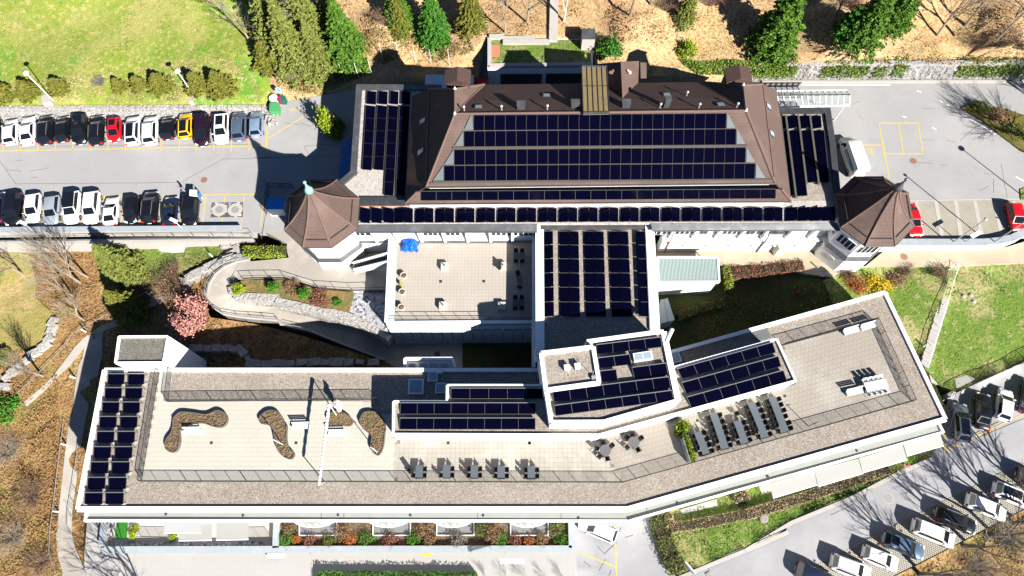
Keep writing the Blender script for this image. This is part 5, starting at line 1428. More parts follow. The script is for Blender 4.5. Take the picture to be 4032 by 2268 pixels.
# planted bed inside the loop with stone wall
bedz = .05
bed = [at(p[0], p[1], bedz) for p in T(1, 0, (2140, 1330), (2170, 1310), (2240, 1292)) + T(1, 1, (0, 1290), (285, 1285), (590, 1375), (900, 1400)) + T(2, 1, (920, 130), (870, 300), (620, 250), (380, 190), (0, 130)) + T(2, 0, (2260, 140), (2150, 120), (2135, 60))]
G_B = Ground([(p.x, p.y, bedz + (.1 if i % 2 else 0)) for i, p in enumerate(bed)], px=False)
tag(MB().slab(bed, 3.5).build('planted_bed', mat('bed_ground', (.14, .12, .04), .95, [('noise', .5, (.25, .14, .06), .45, .65, .9), ('noise', 2.5, (.09, .11, .02), .5, .7, .8), ('noise', 5, (.05, .04, .02), .55, .75, .8)], bump=(5, 1, .15))), kind='structure')
sw_ = thing('bed_wall', 'white natural stone block wall holding the planted bed above the ramp', 'wall', tuple(at(1050, 1180, -1)))
wt = T(2, 0, (2130, 60), (2150, 140), (2250, 150), (2571, 160)) + T(2, 1, (200, 190), (420, 235), (640, 290), (740, 300), (920, 350), (1140, 460), (1260, 540))
for i in range(len(wt) - 1):
    a, b = at(*wt[i], .1 - max(0, i - 6) * .35), at(*wt[i + 1], .1 - max(0, i - 6) * .35)
    k = max(1, int((b - a).length / 1.1))
    for j in range(k):
        p, q_ = a.lerp(b, j / k), a.lerp(b, (j + .97) / k); d = (q_ - p).normalized(); s = Vector((d.y, -d.x, 0))
        for row in range(4):
            zt = p.z + rng.uniform(-.04, .08) - row * .55; o_ = .45 + row * .06 + rng.uniform(-.05, .08)
            MB().prism([p - s * .35, q_ - s * .35, q_ + s * o_, p + s * o_], zt - .53, zt).build('stone', STONE if row < 3 else ROCKWALL, sw_)
railing('dark bar fence between the tower walkway and the planted bed', [at(*p, .0) for p in T(1, 0, (2240, 1285),) + T(1, 1, (0, 1278), (290, 1275), (600, 1372), (910, 1392), (1230, 1385))], 1.0, 1.9, .0, m=STEEL, rails=(1., .1), name='fence', cat='fence')
# pebble bed and stairs up to the terrace
tag(MB().slab([at(*p, -.3) for p in T(2, 1, (915, 100), (1235, 100), (1230, 480), (1150, 450), (960, 330), (880, 300))], 3).build('pebble_bed', PEBBLE), kind='structure')
stt = thing('terrace_stairs', 'white steel stairs with dark treads climbing to the beige terrace', 'stairs', tuple(at(1400, 1070, 0)))
c0, c1 = at(*T1(1, 1, 925, 1165), .05), at(*T1(1, 1, 930, 1225), .05)
d0, d1 = at(*T1(1, 1, 1235, 1075), TZ), at(*T1(1, 1, 1240, 1150), TZ)
for i in range(16):
    t0, t1 = i / 16, (i + .72) / 16; z = lerp(.1, TZ, (i + 1) / 16)
    MB().prism([Vector((v.x, v.y, 0)) for v in (c0.lerp(d0, t0), c0.lerp(d0, t1), c1.lerp(d1, t1), c1.lerp(d1, t0))], z - .05, z).build('tread', STEEL, stt)
for a, b in ((c0, d0), (c1, d1)):
    q = [Vector((a.x, a.y, .05)), Vector((b.x, b.y, TZ - .1)), Vector((b.x, b.y, TZ + 1.0)), Vector((a.x, a.y, 1.1))]
    mb = MB(); s = Vector((0, .05, 0)); mb.add([p - s for p in q] + [p + s for p in q], [(0, 1, 2, 3), (7, 6, 5, 4), (0, 4, 5, 1), (1, 5, 6, 2), (2, 6, 7, 3), (3, 7, 4, 0)]); mb.build('side_panel', FROST, stt)
    MB().bar(q[3], q[2], .2, .1).build('handrail', WSTEEL, stt)
    MB().bar(q[0], q[1], .12, .3).build('stringer', WSTEEL, stt)
for q in ([(925, 1110), (1250, 1065), (1250, 1090), (920, 1140)],):
    pass
# west footpath, stairs and low boulders
def path(name, left, right, m, g, dz=.06):
    return tag(strip([g.on(*p, dz) for p in left], [g.on(*p, dz) for p in right]).build(name, m), kind='structure')
path('footpath', T(1, 0, (2150, 985), (2050, 1080), (1800, 1230), (1640, 1330), (1450, 1430)) + T(2, 0, (1260, 250), (1050, 380), (930, 425), (770, 540), (690, 620), (600, 740), (480, 900), (330, 1040), (200, 1140)), T(1, 0, (2230, 1050), (2100, 1130), (1870, 1280), (1720, 1390), (1540, 1449 + 20)) + T(2, 0, (1300, 300), (1090, 430), (985, 460), (830, 560), (770, 640), (640, 800), (530, 900), (400, 1040), (250, 1170)), PAVER, G_W, .1)
path('west_path', T(2, 0, (790, 540), (760, 720), (720, 800), (690, 1000), (665, 1250)) + T(3, 0, (640, 0), (600, 300), (560, 660), (540, 850), (515, 1100), (540, 1300), (580, 1420), (600, 1600)), T(2, 0, (945, 480), (940, 700), (900, 890), (830, 930), (810, 1200)) + T(3, 0, (790, 0), (755, 200), (700, 600), (665, 850), (660, 1050), (690, 1180), (800, 1449), (800, 1600)), PAVER, G_W, .12)
tag(MB().slab([at(*p, PZ + .03) for p in T(3, 0, (640, 1150), (900, 1180), (1000, 1500), (560, 1500))], .05).build('plaza_corner_paving', PLAZA), kind='structure')
fs_ = thing('footpath_steps', 'flight of grey block steps descending beside the boulders below the walkway', 'steps', tuple(G_W.on(*T1(1, 0, 2000, 1130))))
a0, a1 = G_W.on(*T1(1, 0, 2195, 990), .2), G_W.on(*T1(1, 0, 2270, 1060), .2)
b0, b1 = G_W.on(*T1(1, 0, 1810, 1180), .1), G_W.on(*T1(1, 0, 1860, 1260), .1)
for i in range(14):
    c = [a0.lerp(b0, i / 14), a1.lerp(b1, i / 14), a1.lerp(b1, (i + .97) / 14), a0.lerp(b0, (i + .97) / 14)]
    z = lerp(a0.z + .15, b0.z + .05, i / 13)
    MB().prism(c, z - .8, z).build('step', CONC, fs_)
for lab, pts, nm in (('white boulders lining the footpath beside the hairpin ramp', T(1, 0, (2100, 980), (2170, 970), (2200, 1020), (2260, 1085), (2200, 1095), (2120, 1110), (2040, 1135), (1960, 1165), (1900, 1195), (1840, 1225), (1790, 1260), (1700, 1320)), 'boulder_row'),
                 ('pale boulders along the bank edge west of the footpath', T(2, 0, (500, 400), (490, 470), (470, 560), (420, 620), (330, 690), (270, 740), (160, 840), (90, 900), (40, 990)), 'boulder_row'),
                 ('grey stone blocks edging the shady bank north of the lower building', T(2, 1, (50, 785), (150, 785), (240, 780), (340, 780), (450, 775), (550, 772), (660, 770), (770, 768), (870, 768), (980, 768), (1100, 768)), 'boulder_row'),
                 ('grey stone blocks round the sunken yard beside the stair head', T(2, 0, (1810, 640), (1900, 640), (1980, 640), (2060, 640), (2150, 645), (2230, 670), (2280, 720), (2330, 780), (2400, 790), (2500, 790)), 'boulder_row')):
    t = thing(nm, lab, 'boulders', tuple(G_W.on(*pts[0])))
    for i, p in enumerate(pts):
        q = G_W.on(*p); s = rng.uniform(.8, 1.25)
        nx = pts[min(i + 1, len(pts) - 1)]; ang = math.atan2(-(nx[1] - p[1]), nx[0] - p[0] + .01) if i < len(pts) - 1 else 0
        mb = MB(); mb.box(q + Vector((0, 0, .15)), (1.35 * s, .8 * s, .9), ang)
        mb.v = [(v[0] + rng.uniform(-.13, .13), v[1] + rng.uniform(-.13, .13), v[2] + rng.uniform(-.1, .1)) for v in mb.v]
        mb.build('boulder', STONE, t)
def lowrail(pts, lab):
    return railing(lab, [G_W.on(*p, .1) for p in pts], .8, 1.6, 0, m=GSTEEL, name='handrail', cat='handrail')
lowrail(T(2, 0, (1640, -10), (1220, 220), (700, 520), (620, 640), (500, 770), (200, 1060)), 'long grey handrail following the footpath down the west slope')
railing('grey handrail segments along the west edge of the lower path', [G_W.on(*p, .1) for p in T(3, 0, (625, 50), (590, 300), (555, 600), (530, 800), (500, 1040), (495, 1250), (560, 1430))], .9, 1.8, 0, m=GSTEEL, name='handrail', cat='handrail')
railing('grey handrail along the east edge of the lower path', [G_W.on(*p, .1) for p in T(3, 0, (775, 140), (740, 400), (700, 650), (660, 900), (655, 1050))], .9, 1.8, 0, m=GSTEEL, name='handrail', cat='handrail')
tag(MB().slab([at(*p, CY + .1) for p in T(2, 0, (1800, 690), (2215, 670), (2340, 810), (1750, 830))], .3).build('sunken_yard', PAVER), kind='structure')
# ---------------------------------------------------------------- south-east: verge, bays, bank
verge = T(3, 2, (1330, 900), (1800, 740), (2571, 520)) + T(3, 3, (0, 500), (900, 260), (1790, 70), (1790, 250), (1710, 345), (1420, 470), (1000, 690), (420, 930), (0, 1185)) + T(3, 2, (2571, 1015), (2300, 1135), (1900, 1300), (1560, 1449), (1500, 1420), (1440, 1270), (1370, 1050))
sheet('grass_verge', G_R, verge, GRASS2, 1.4, .05, dz=.14, skirt=.3)
kb = T(3, 2, (1500, 1480), (1900, 1312), (2300, 1150), (2571, 1028)) + T(3, 3, (0, 1200), (420, 945), (1000, 705), (1420, 482), (1730, 350))
kb2 = [(x + 9, y + 14) for x, y in kb]
tag(strip([G_R.on(*p, .1) for p in kb], [G_R.on(*p, .1) for p in kb2]).build('kerb', CONC), kind='structure')
for px, py in (T1(3, 3, 1360, 555), T1(3, 2, 1845, 1435), T1(3, 2, 1870, 1380)):
    tag(MB().box(G_R.on(px, py, .05), (.55, .45, .08), .5).build('gully_grate', IRON), kind='structure')
bx = [G_R.on(*p, .0) for p in ((3000, 2330), (3126, 2268), (3330, 2166), (3520, 2070), (3720, 1970), (3900, 1880), (4032, 1818), (4400, 1640), (4500, 1780), (4032, 2002), (3932, 2053), (3720, 2165), (3516, 2268), (3300, 2380))]
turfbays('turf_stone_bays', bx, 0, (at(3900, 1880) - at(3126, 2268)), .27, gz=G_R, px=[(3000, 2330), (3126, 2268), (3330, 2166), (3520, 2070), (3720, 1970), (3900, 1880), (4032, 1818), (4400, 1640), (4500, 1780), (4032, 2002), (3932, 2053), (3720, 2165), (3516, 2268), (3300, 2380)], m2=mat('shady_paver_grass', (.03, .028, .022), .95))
G_SE = Ground([(3516, 2275, -7), (3720, 2172, -6.9), (3932, 2060, -6.7), (4032, 2010, -6.6), (4500, 1790, -6.5), (4500, 2700, -10), (3300, 2700, -10), (3900, 2268, -7.8)])
sheet('leafy_bank', G_SE, [(3290, 2390), (3516, 2272), (3720, 2169), (3932, 2057), (4032, 2006), (4520, 1790), (4600, 2800), (3200, 2800)], BRUSH, 1.6, .12, dz=.08, skirt=3)
paint('bay_marks', [T(3, 3, (660, 1350), (690, 1335)), T(3, 3, (880, 1250), (905, 1238)), T(3, 3, (2010, 690), (2050, 705)), T(3, 3, (2460, 465), (2520, 490)), T(3, 3, (1560, 1310), (1580, 1320)), T(3, 3, (1320, 1430), (1350, 1440)), T(3, 3, (2240, 580), (2275, 595))], YELLOW, .18, gz=G_R)

# ---------------------------------------------------------------- gardens along the foot of the lower building
GZ = PZ + .06
gw = thing('garden_wall', 'low wall with pale blue-grey coping round the gardens in front of the lower building', 'wall', tuple(at(1300, 2170, PZ)))
def wallseg(a, b, w=.75, h=.85):
    a, b = at(*a, PZ + h), at(*b, PZ + h)
    MB().bar(a + Vector((0, 0, -h / 2 - .04)), b + Vector((0, 0, -h / 2 - .04)), w * .8, h).build('wall_segment', CONC, gw)
    MB().bar(a, b, w, .1).build('coping', CONCB, gw)
wallseg(T1(3, 0, 925, 1208), T1(3, 2, 590, 1200)); wallseg(T1(3, 0, 965, 900), T1(3, 0, 932, 1190)); wallseg(T1(3, 1, 210, 900), T1(3, 1, 200, 1190)); wallseg(T1(3, 2, 582, 900), T1(3, 2, 590, 1190))
tag(MB().prism([at(*T1(3, 0, *p), PZ) for p in ((975, 930), (1060, 930), (1030, 1135), (2520, 1130), (2520, 1188), (955, 1188))], PZ - .1, PZ + .04).build('pebble_strip', PEBBLE), kind='structure')
tag(MB().prism([at(*T1(3, 0, *p), PZ) for p in ((1062, 930), (2520, 930), (2520, 1128), (1040, 1128))], PZ - .1, PZ + .03).build('patio_floor', CONC), kind='structure')
tag(MB().prism([at(*T1(3, 0, *p), PZ) for p in ((1080, 950), (1180, 950), (1168, 1105), (1058, 1105))], PZ - .1, PZ + .1).build('lawn_square', mat('dark_green_lawn', (.02, .14, .012), .95, [('noise', 4, (.012, .07, .006), .5, .7, .8)])), kind='structure')
for a, b, lab in ((((1300, 1090), (1570, 1095)), None, 'dark louvred railing on the western patio'), (((2285, 1100), (2500, 1095)), None, 'dark louvred railing on the eastern patio')):
    railing(lab, [at(*T1(3, 0, *a[0]), PZ + .03), at(*T1(3, 0, *a[1]), PZ + .03)], 1.1, 1.2, .1, rod=.02)
MB()
tag(MB().prism([at(*p, PZ) for p in (T1(3, 1, 235, 930), T1(3, 2, 560, 930), T1(3, 2, 560, 1175), T1(3, 1, 225, 1175))], PZ - .1, PZ + .25).build('flower_bed', SOIL), kind='structure')
for i, (r, c, x0, x1) in enumerate(((3, 1, 418, 762), (3, 1, 1095, 1440), (3, 1, 1682, 2025), (3, 1, 2362, 2708))):
    pt = thing('sunken_patio', ['sunken patio with white frame at the west end of the flower bed', 'second white-framed sunken patio from the west in the flower bed', 'white-framed sunken patio with a slatted white lounger in the flower bed', 'easternmost white-framed sunken patio in the flower bed'][i], 'patio', tuple(at(*T1(r, c, (x0 + x1) / 2, 1040), PZ)), group='sunken patios')
    q = [at(*T1(r, c, *p), PZ + .5) for p in ((x0, 950), (x1, 950), (x1, 1076), (x0, 1076))]
    MB().prism([(p.x, p.y) for p in inset(q, .05)], PZ - .1, PZ + .3).build('floor', mat('patio_stone', (.16, .16, .16), .9), pt)
    for k in (1, 2, 3):
        a, b = q[k], q[(k + 1) % 4]
        MB().bar(a, b, .1, .1).build('frame', WSTEEL, pt)
        n = 3
        for j in range(n):
            p = a.lerp(b, j / n); MB().tube((p.x, p.y, PZ), p, .04, n=5).build('post', WSTEEL, pt)
    # round balcony above, part of the building
    cx = (x0 + x1) / 2 - 20
    c0 = at(*T1(r, c, cx, 890), -2.5); mb = MB()
    ring = [c0 + Vector((2.5 * math.cos(t), -1.3 * math.sin(t), 0)) for t in [math.pi * k / 20 for k in range(21)]]
    mb.prism([(p.x, p.y) for p in ring], -2.8, -2.5); o = mb.build('balcony', CONC, lb)
    m2 = MB()
    for k in range(20):
        m2.bar(ring[k] + Vector((0, 0, .95)), ring[k + 1] + Vector((0, 0, .95)), .12, .08)
        m2.bar(ring[k] + Vector((0, 0, .45)), ring[k + 1] + Vector((0, 0, .45)), .05, .05)
        if k % 2 == 0:
            m2.tube(ring[k], ring[k] + Vector((0, 0, .95)), .03, n=4)
    m2.build('balcony_rail', WSTEEL, o)
def lounger(p, rz, lab, w=1.9, n=12, d=.65):
    t = thing('slatted_lounger', lab, 'lounger', tuple(p), rz)
    for i in range(n):
        MB().box((-w / 2 + (i + .5) * w / n, 0, .42), (w / n * .62, d, .04)).build('slat', WSTEEL, t)
    for s in (-1, 1):
        MB().box((0, s * d * .42, .38), (w, .05, .06)).build('side_rail', WSTEEL, t)
        for e in (-1, 1):
            MB().box((e * w * .42, s * d * .4, .18), (.05, .05, .36)).build('leg', WSTEEL, t)
    return t
def local(fn):
    return fn
lounger(at(*T1(3, 1, 1850, 1010), PZ + .35), 0, 'white slatted lounger on the third sunken patio', 2.6, 12, .5)
lounger(at(*T1(3, 2, 1850, 775), -6.3), .25, 'white slatted lounger under the canopy beside the small lawn', 2.6, 14, .5)
tag(MB().slab([G_R.on(*p, .2) for p in T(3, 2, (1580, 840), (1920, 740), (1930, 800), (1610, 880))], .1).build('small_terrace', CONC), kind='structure')
tag(MB().slab([G_R.on(*p, .2) for p in T(3, 3, (130, 620), (230, 590), (245, 670), (160, 695))], .1).build('small_terrace', CONC), kind='structure')

# ---------------------------------------------------------------- north garden block behind the main building
nb = thing('garden_block', 'low white block with grass roof set into the hillside north of the main building', 'building', tuple(at(2100, 300, 0)))
q = [at(*p, 4.4) for p in (T1(0, 1, 2150, 340), (2335, 150), (2335, 262), T1(0, 1, 2150, 622))]
MB().prism([(p.x, p.y) for p in q], -.5, 4.3).build('wall', WHITE, nb)
MB().prism([(p.x, p.y) for p in inset(q, .3)], 4.2, 4.36).build('grass_roof', GRASS2, nb)
for i in (2, 3):
    MB().bar(inset(q, .25)[i] + Vector((0, 0, 4.45)), inset(q, .25)[(i + 1) % 4] + Vector((0, 0, 4.45)), .5, .4 + .01 * i).build('parapet', CONC, nb)
MB().bar(inset(q, .25)[0] + Vector((0, 0, 4.45)), inset(q, .25)[0].lerp(inset(q, .25)[1], .45) + Vector((0, 0, 4.45)), .5, .4).build('parapet', CONC, nb)
MB().prism([at(*T1(0, 1, *p), 4.4) for p in ((2178, 415), (2262, 415), (2262, 520), (2178, 520))], 4.3, 4.42).build('clay_court_patch', mat('red_clay', (.45, .16, .09), .9), nb)
for i in range(2):
    a = at(*T1(0, 1, 2250, 0), 0)
    s0 = q[3].lerp(q[2], .12 + .44 * i); s1 = q[3].lerp(q[2], .52 + .44 * i)
    o = MB().box(((s0.x + s1.x) / 2, s0.y - .03, 1.9), (s1.x - s0.x, .1, 2.4)).build('window', DARKZ, nb); MB().box(((s0.x + s1.x) / 2, s0.y - .06, 1.9), (s1.x - s0.x - .3, .1, 2.1)).build('pane', GLASS, o)
ns = thing('side_steps', 'dark flight of steps climbing beside the grass-roofed garden block', 'steps', tuple(at(1905, 300, 0)))
for i in range(20):
    a = at(1893, 330, 0).lerp(at(1893, 165, 3.6), i / 20); MB().box((a.x + .4, a.y + .2, a.z), (1.0, .62, .5)).build('step', CONC, ns)
hs = thing('hillside_steps', 'straight pale steps climbing the leafy hillside', 'steps', tuple(G_HILL.on(2178, 155)))
for i in range(24):
    p = G_HILL.on(2178 + i * .2, 155 - i * 9, .1); MB().box(p, (1.15, .75, .6)).build('step', CONC, hs)
tr_ = thing('concrete_box', 'grey concrete box on the hillside beside the round green shrub', 'box', tuple(G_HILL.on(2316, 165)))
p = at(*T1(0, 2, 740, 330), 6.2); MB().box(p + Vector((0, 0, -1)), (1.7, 1.6, 2.6)).build('housing', CONC, tr_); MB().box(p + Vector((0, 0, .35)), (1.8, 1.7, .12)).build('lid', ZINC, tr_)
for a, b in ((at(*T1(0, 1, 2165, 345), 4.5), at(*T1(0, 1, 2300, 340), 4.5)), (at(*T1(0, 1, 2290, 390), 4.5), at(*T1(0, 2, 380, 388), 4.5))):
    tag(MB().bar(a, b, .7, .5).build('garden_kerb_wall', CONC), 'pale garden wall behind the grass-roofed block' + (', short west piece' if a.x < -8 and b.x < 0 and (b - a).length < 5 else ', long piece'), 'wall')
# ball-net posts on the slope
for i, (x, y0, y1) in enumerate(((480, 560, 720), (640, 500, 610), (780, 490, 700), (915, 440, 720), (1035, 400, 690), (1160, 390, 560), (1310, 390, 540), (1470, 460, 580), (1605, 440, 600), (1770, 430, 600))):
    b_ = G_HILL.on(*T1(0, 1, x + (y1 - y0) * .18, y1)); tag(MB().tube(b_, b_ + Vector((0, 0, 3.2)), .035, n=5).build('fence_post', WSTEEL), '%s slender white net post on the overgrown slope, counted from the west' % ('westernmost', 'second', 'third', 'fourth', 'fifth', 'sixth', 'seventh', 'eighth', 'ninth', 'easternmost')[i], 'post', 'net posts on the slope')

# ---------------------------------------------------------------- planters, sails and furniture on the roof terrace
def spl(pts, k=5):
    out = []
    n = len(pts)
    for i in range(n):
        p0, p1, p2, p3 = [Vector(pts[(i + j - 1) % n]) for j in range(4)]
        for j in range(k):
            t = j / k
            out.append(.5 * ((2 * p1) + (p2 - p0) * t + (2 * p0 - 5 * p1 + 4 * p2 - p3) * t * t + (3 * p1 - p0 - 3 * p2 + p3) * t ** 3))
    return out
shapes = [('boomerang-shaped soil planter with a bench in its bend, westernmost on the cream terrace', T(2, 0, (1590, 1280), (1660, 1220), (1780, 1225), (1900, 1240), (2000, 1203), (2075, 1235), (2090, 1300), (2050, 1355), (1960, 1355), (1860, 1322), (1760, 1330), (1690, 1390)) + T(3, 0, (1650, 110), (1655, 210), (1625, 295), (1565, 310), (1515, 265), (1525, 195), (1575, 120), (1590, 20))),
          ('long S-shaped soil planter with a white pole, second from the west', T(2, 1, (48, 1270), (120, 1208), (210, 1212), (270, 1290), (298, 1400)) + T(3, 1, (302, 60), (300, 190), (320, 265), (370, 320), (345, 372), (275, 355), (210, 280), (185, 170), (150, 65)) + T(2, 1, (62, 1325),)),
          ('small rounded soil planter under the gathered white sail', T(2, 1, (690, 1235), (760, 1208), (840, 1232), (905, 1288), (895, 1340), (840, 1348), (770, 1330), (705, 1335), (672, 1285))),
          ('bean-shaped soil planter beside the middle roof block', T(2, 1, (975, 1280), (1010, 1225), (1090, 1213), (1165, 1245), (1205, 1320), (1212, 1385)) + T(3, 1, (1207, 120), (1190, 260), (1150, 335), (1100, 320), (1070, 255), (1082, 170), (1055, 135), (1000, 90), (970, 20)))]
for lab, pts in shapes:
    w = [at(*p, LR + .45) for p in pts]; c = sum(w, Vector()) / len(w)
    t = thing('planter', lab, 'planter', (c.x, c.y, LR + .03), group='organic planters on the roof terrace')
    o = spl(w); n = len(o)
    inn = inset(o, .07)
    mb = MB()
    vs = [(p.x, p.y, LR + .03) for p in o] + [(p.x, p.y, LR + .5) for p in o] + [(p.x, p.y, LR + .5) for p in inn] + [(p.x, p.y, LR + .35) for p in inn]
    ar = sum(o[i].x * o[(i + 1) % n].y - o[(i + 1) % n].x * o[i].y for i in range(n))
    fs = []
    for k in range(3):
        for i in range(n):
            j = (i + 1) % n
            f = (k * n + i, k * n + j, (k + 1) * n + j, (k + 1) * n + i)
            fs.append(f if ar > 0 else f[::-1])
    mb.add(vs, fs); mb.build('rim', mat('brown_steel_rim', (.12, .1, .085), .6), t)
    mb = MB(); inn2 = [(p.x, p.y, LR + .4) for p in inn]; mb.poly(inn2 if ar > 0 else inn2[::-1]); so = mb.build('soil', SOIL, t)
    # low plants: small mounds
    xs_ = [p.x for p in o]; ys_ = [p.y for p in o]
    V, F = [], []
    for k in range(500):
        x, y = rng.uniform(min(xs_), max(xs_)), rng.uniform(min(ys_), max(ys_))
        if inpoly((x, y), [(p.x, p.y) for p in inn]):
            r = rng.uniform(.05, .16); b0 = len(V); a = rng.uniform(0, 3)
            for j in range(4):
                V.append((x + r * math.cos(a + j * 1.57) - c.x, y + r * math.sin(a + j * 1.57) - c.y, .36))
            V.append((x - c.x, y - c.y, .38 + r * .9)); F += [(b0 + j, b0 + (j + 1) % 4, b0 + 4) for j in range(4)]
    if F:
        npmesh('ground_plants', V, F, mat('dry_ground_plants', (.17, .115, .06), .95, [('noise', 1.2, (.1, .11, .03), .5, .65, .9), ('noise', 3, (.25, .19, .12), .5, .7, .7)]), t, kind='stuff')
def bench(p, rz, lab, w=1.85, m=None):
    t = thing('bench', lab, 'bench', tuple(p), rz, 'white benches')
    BW = mat('bench_white', (.62, .72, .8), .4)
    def b(c, d, nme, mm=BW, M=None):
        mb = MB(); mb.box(c, d, 0, M); o = mb.build(nme, mm); o.parent = t; return o
    for i in range(4):
        b((0, -.2 + i * .13, .44), (w, .12, .04), 'seat_slat')
    for i in range(3):
        b((0, .32 + i * .035, .56 + i * .13), (w, .03, .12), 'back_slat')
    for s in (-1, 1):
        b((s * (w / 2 - .12), 0, .22), (.06, .5, .44), 'leg'); b((s * (w / 2 - .12), .36, .6), (.05, .05, .5), 'back_post')
    return t
bench(at(*T1(3, 0, 1778, 125), LR + .03), .02, 'white bench in the bend of the boomerang planter')
bench(at(*T1(3, 1, 440, 80), LR + .03), .03, 'white bench standing alone between the two western planters')
bench(at(*T1(3, 1, 772, 148), LR + .03), .02, 'white bench below the small rounded planter')
bench(at(*T1(2, 3, 968, 485), LR + .03), .28, 'white bench by the north railing of the east terrace, left of two')
bench(at(*T1(2, 3, 1125, 445), LR + .03), .28, 'white bench by the north railing of the east terrace, right of two')
bench(at(*T1(2, 3, 998, 1045), LR + .03), .2, 'white bench beside the white table on the east terrace')
bench(at(*T1(3, 1, 205, 1262), PZ), 0, 'white bench on the plaza against the garden wall')
# chairs and tables
def chair_proto():
    t = thing('chair', 'black wicker armchair', 'chair')
    def b(c, d, n, M=None):
        mb = MB(); mb.box(c, d, 0, M); o = mb.build(n, CHAIR); o.parent = t
    b((0, 0, .43), (.46, .46, .05), 'seat')
    b((0, .24, .68), (.46, .04, .5), 'backrest', Matrix.Rotation(R(-10), 3, 'X'))
    for sx in (-1, 1):
        for sy in (-1, 1):
            b((sx * .21, sy * .21, .215), (.035, .035, .43), 'leg')
        b((sx * .24, .02, .64), (.04, .42, .03), 'armrest'); b((sx * .24, -.18, .53), (.03, .03, .2), 'armrest_post')
    return t
CH = chair_proto(); ch_used = [False]
def chair(p, rz, lab, grp, m=None):
    if not ch_used[0]:
        ch_used[0] = True
        CH.location = p; CH.rotation_euler = (0, 0, rz); return tag(CH, lab, 'chair', grp)
    return dup(CH, p, rz, lab, grp)
def table_proto(w, d, m, nm='table', h=.74):
    t = thing(nm, 'table', 'table')
    mb = MB(); mb.box((0, 0, h), (w, d, .04)); mb.build('tabletop', m).parent = t
    for sx in (-1, 1):
        for sy in (-1, 1):
            mb = MB(); mb.box((sx * (w / 2 - .06), sy * (d / 2 - .06), h / 2), (.05, .05, h - .02)); mb.build('leg', CHAIR).parent = t
    return t
TB = table_proto(.78, 1.36, TABLE); tb_used = [False]
def table(p, rz, lab, grp):
    if not tb_used[0]:
        tb_used[0] = True
        TB.location = p; TB.rotation_euler = (0, 0, rz); return tag(TB, lab, 'table', grp)
    return dup(TB, p, rz, lab, grp)
ordn = ['first', 'second', 'third', 'fourth', 'fifth', 'sixth', 'seventh', 'eighth', 'ninth']
fz = LR + .04
for i, (r, c, x, y) in enumerate(((3, 1, 1520, 492), (3, 1, 1773, 490), (3, 1, 2028, 492), (3, 1, 2275, 497), (3, 2, 215, 500))):
    p = at(*T1(r, c, x, y), fz + .74); p.z = fz
    table(p, 0, 'slate table by the south railing, %s from the west in the row of five' % ordn[i], 'small tables by the south railing')
    for sx, nm in ((-1, 'west'), (1, 'east')):
        for sy, nn in ((-1, 'railing'), (1, 'inner')):
            q = p + Vector((sx * .52, sy * .33, 0)); rz = sx * -R(90)
            if i == 0 and sx < 0 and sy > 0:
                q = p + Vector((-1.05, .35, 0)); rz = R(35)
            if i == 1 and sx < 0 and sy > 0:
                continue
            chair(q, rz + rng.uniform(-.12, .12), 'black armchair, %s side, %s end, %s small slate table from the west' % (nm, nn, ordn[i]), 'chairs at the small tables')
def C5(x, y):
    return (2560 + x * .24845, 1480 + y * .24845)
longs = [('shortest western', [(692, 900), (800, 870), (950, 1245), (850, 1275)], 2), ('second', [(945, 605), (1055, 580), (1250, 1155), (1145, 1180)], 3), ('middle', [(1325, 725), (1430, 700), (1560, 1065), (1460, 1095)], 2), ('fourth', [(1545, 435), (1655, 415), (1890, 975), (1775, 1005)], 3), ('easternmost', [(1880, 345), (1985, 325), (2205, 880), (2095, 915)], 3)]
for nm, pts, n in longs:
    w = [at(*C5(*p), fz + .74) for p in pts]
    a = (w[0] + w[1]) / 2; b = (w[2] + w[3]) / 2; a.z = b.z = fz
    L = (b - a).length; d = (b - a).normalized(); rz = math.atan2(d.y, d.x) + R(90); s = Vector((-d.y, d.x, 0))
    for k in range(n):
        p = a + d * (L * (k + .5) / n)
        t = table(p, rz, 'slate table, %s from the north in the %s long dining row' % (ordn[k], nm), 'long dining tables on the roof terrace')
        t.scale = (1., L / n / 1.37, 1.)
    m_ = n * 2
    for side, sn in ((1, 'east'), (-1, 'west')):
        for k in range(m_):
            p = a + d * (L * (k + .5) / m_) + s * side * .58 + Vector((rng.uniform(-.06, .06), rng.uniform(-.06, .06), 0))
            chair(p, rz - side * R(90) + rng.uniform(-.15, .15), 'black armchair, %s from the north, %s side of the %s long dining row' % (ordn[k], sn, nm), 'chairs at the long dining tables')
wc_ = mat('white_chair_plastic', (.7, .7, .7), .5)
chair(at(*C5(1355, 605), fz), R(200), 'grey armchair pushed away north of the middle long dining row', 'chairs at the long dining tables')
for i, (x, y, rr) in enumerate(((895, 292, 50), (1160, 217, 50))):
    p = at(*T1(3, 2, x, y), fz + .74); p.z = fz
    t = thing('round_table', 'round grey table with five black chairs, %s of the two' % ('western', 'eastern')[i], 'table', tuple(p), group='round tables')
    MB().lathe([(.6, .71), (.6, .75)], p, 28).build('tabletop', mat('wood_grey_top', (.1, .095, .1), .6), t); MB().lathe([(.3, 0), (.3, .03), (.05, .05), (.05, .7)], p, 14).build('pedestal', CHAIR, t)
    for k in range(5):
        an = R((100, 35, 165, 285, 225)[k] if i == 0 else (95, 30, 140, 215, 300)[k]); q = p + Vector((math.cos(an), math.sin(an), 0)) * .85
        chair(q, an - R(90), 'black tub chair, %s of five round the %s round table' % (ordn[k], ('western', 'eastern')[i]), 'chairs at the round tables')
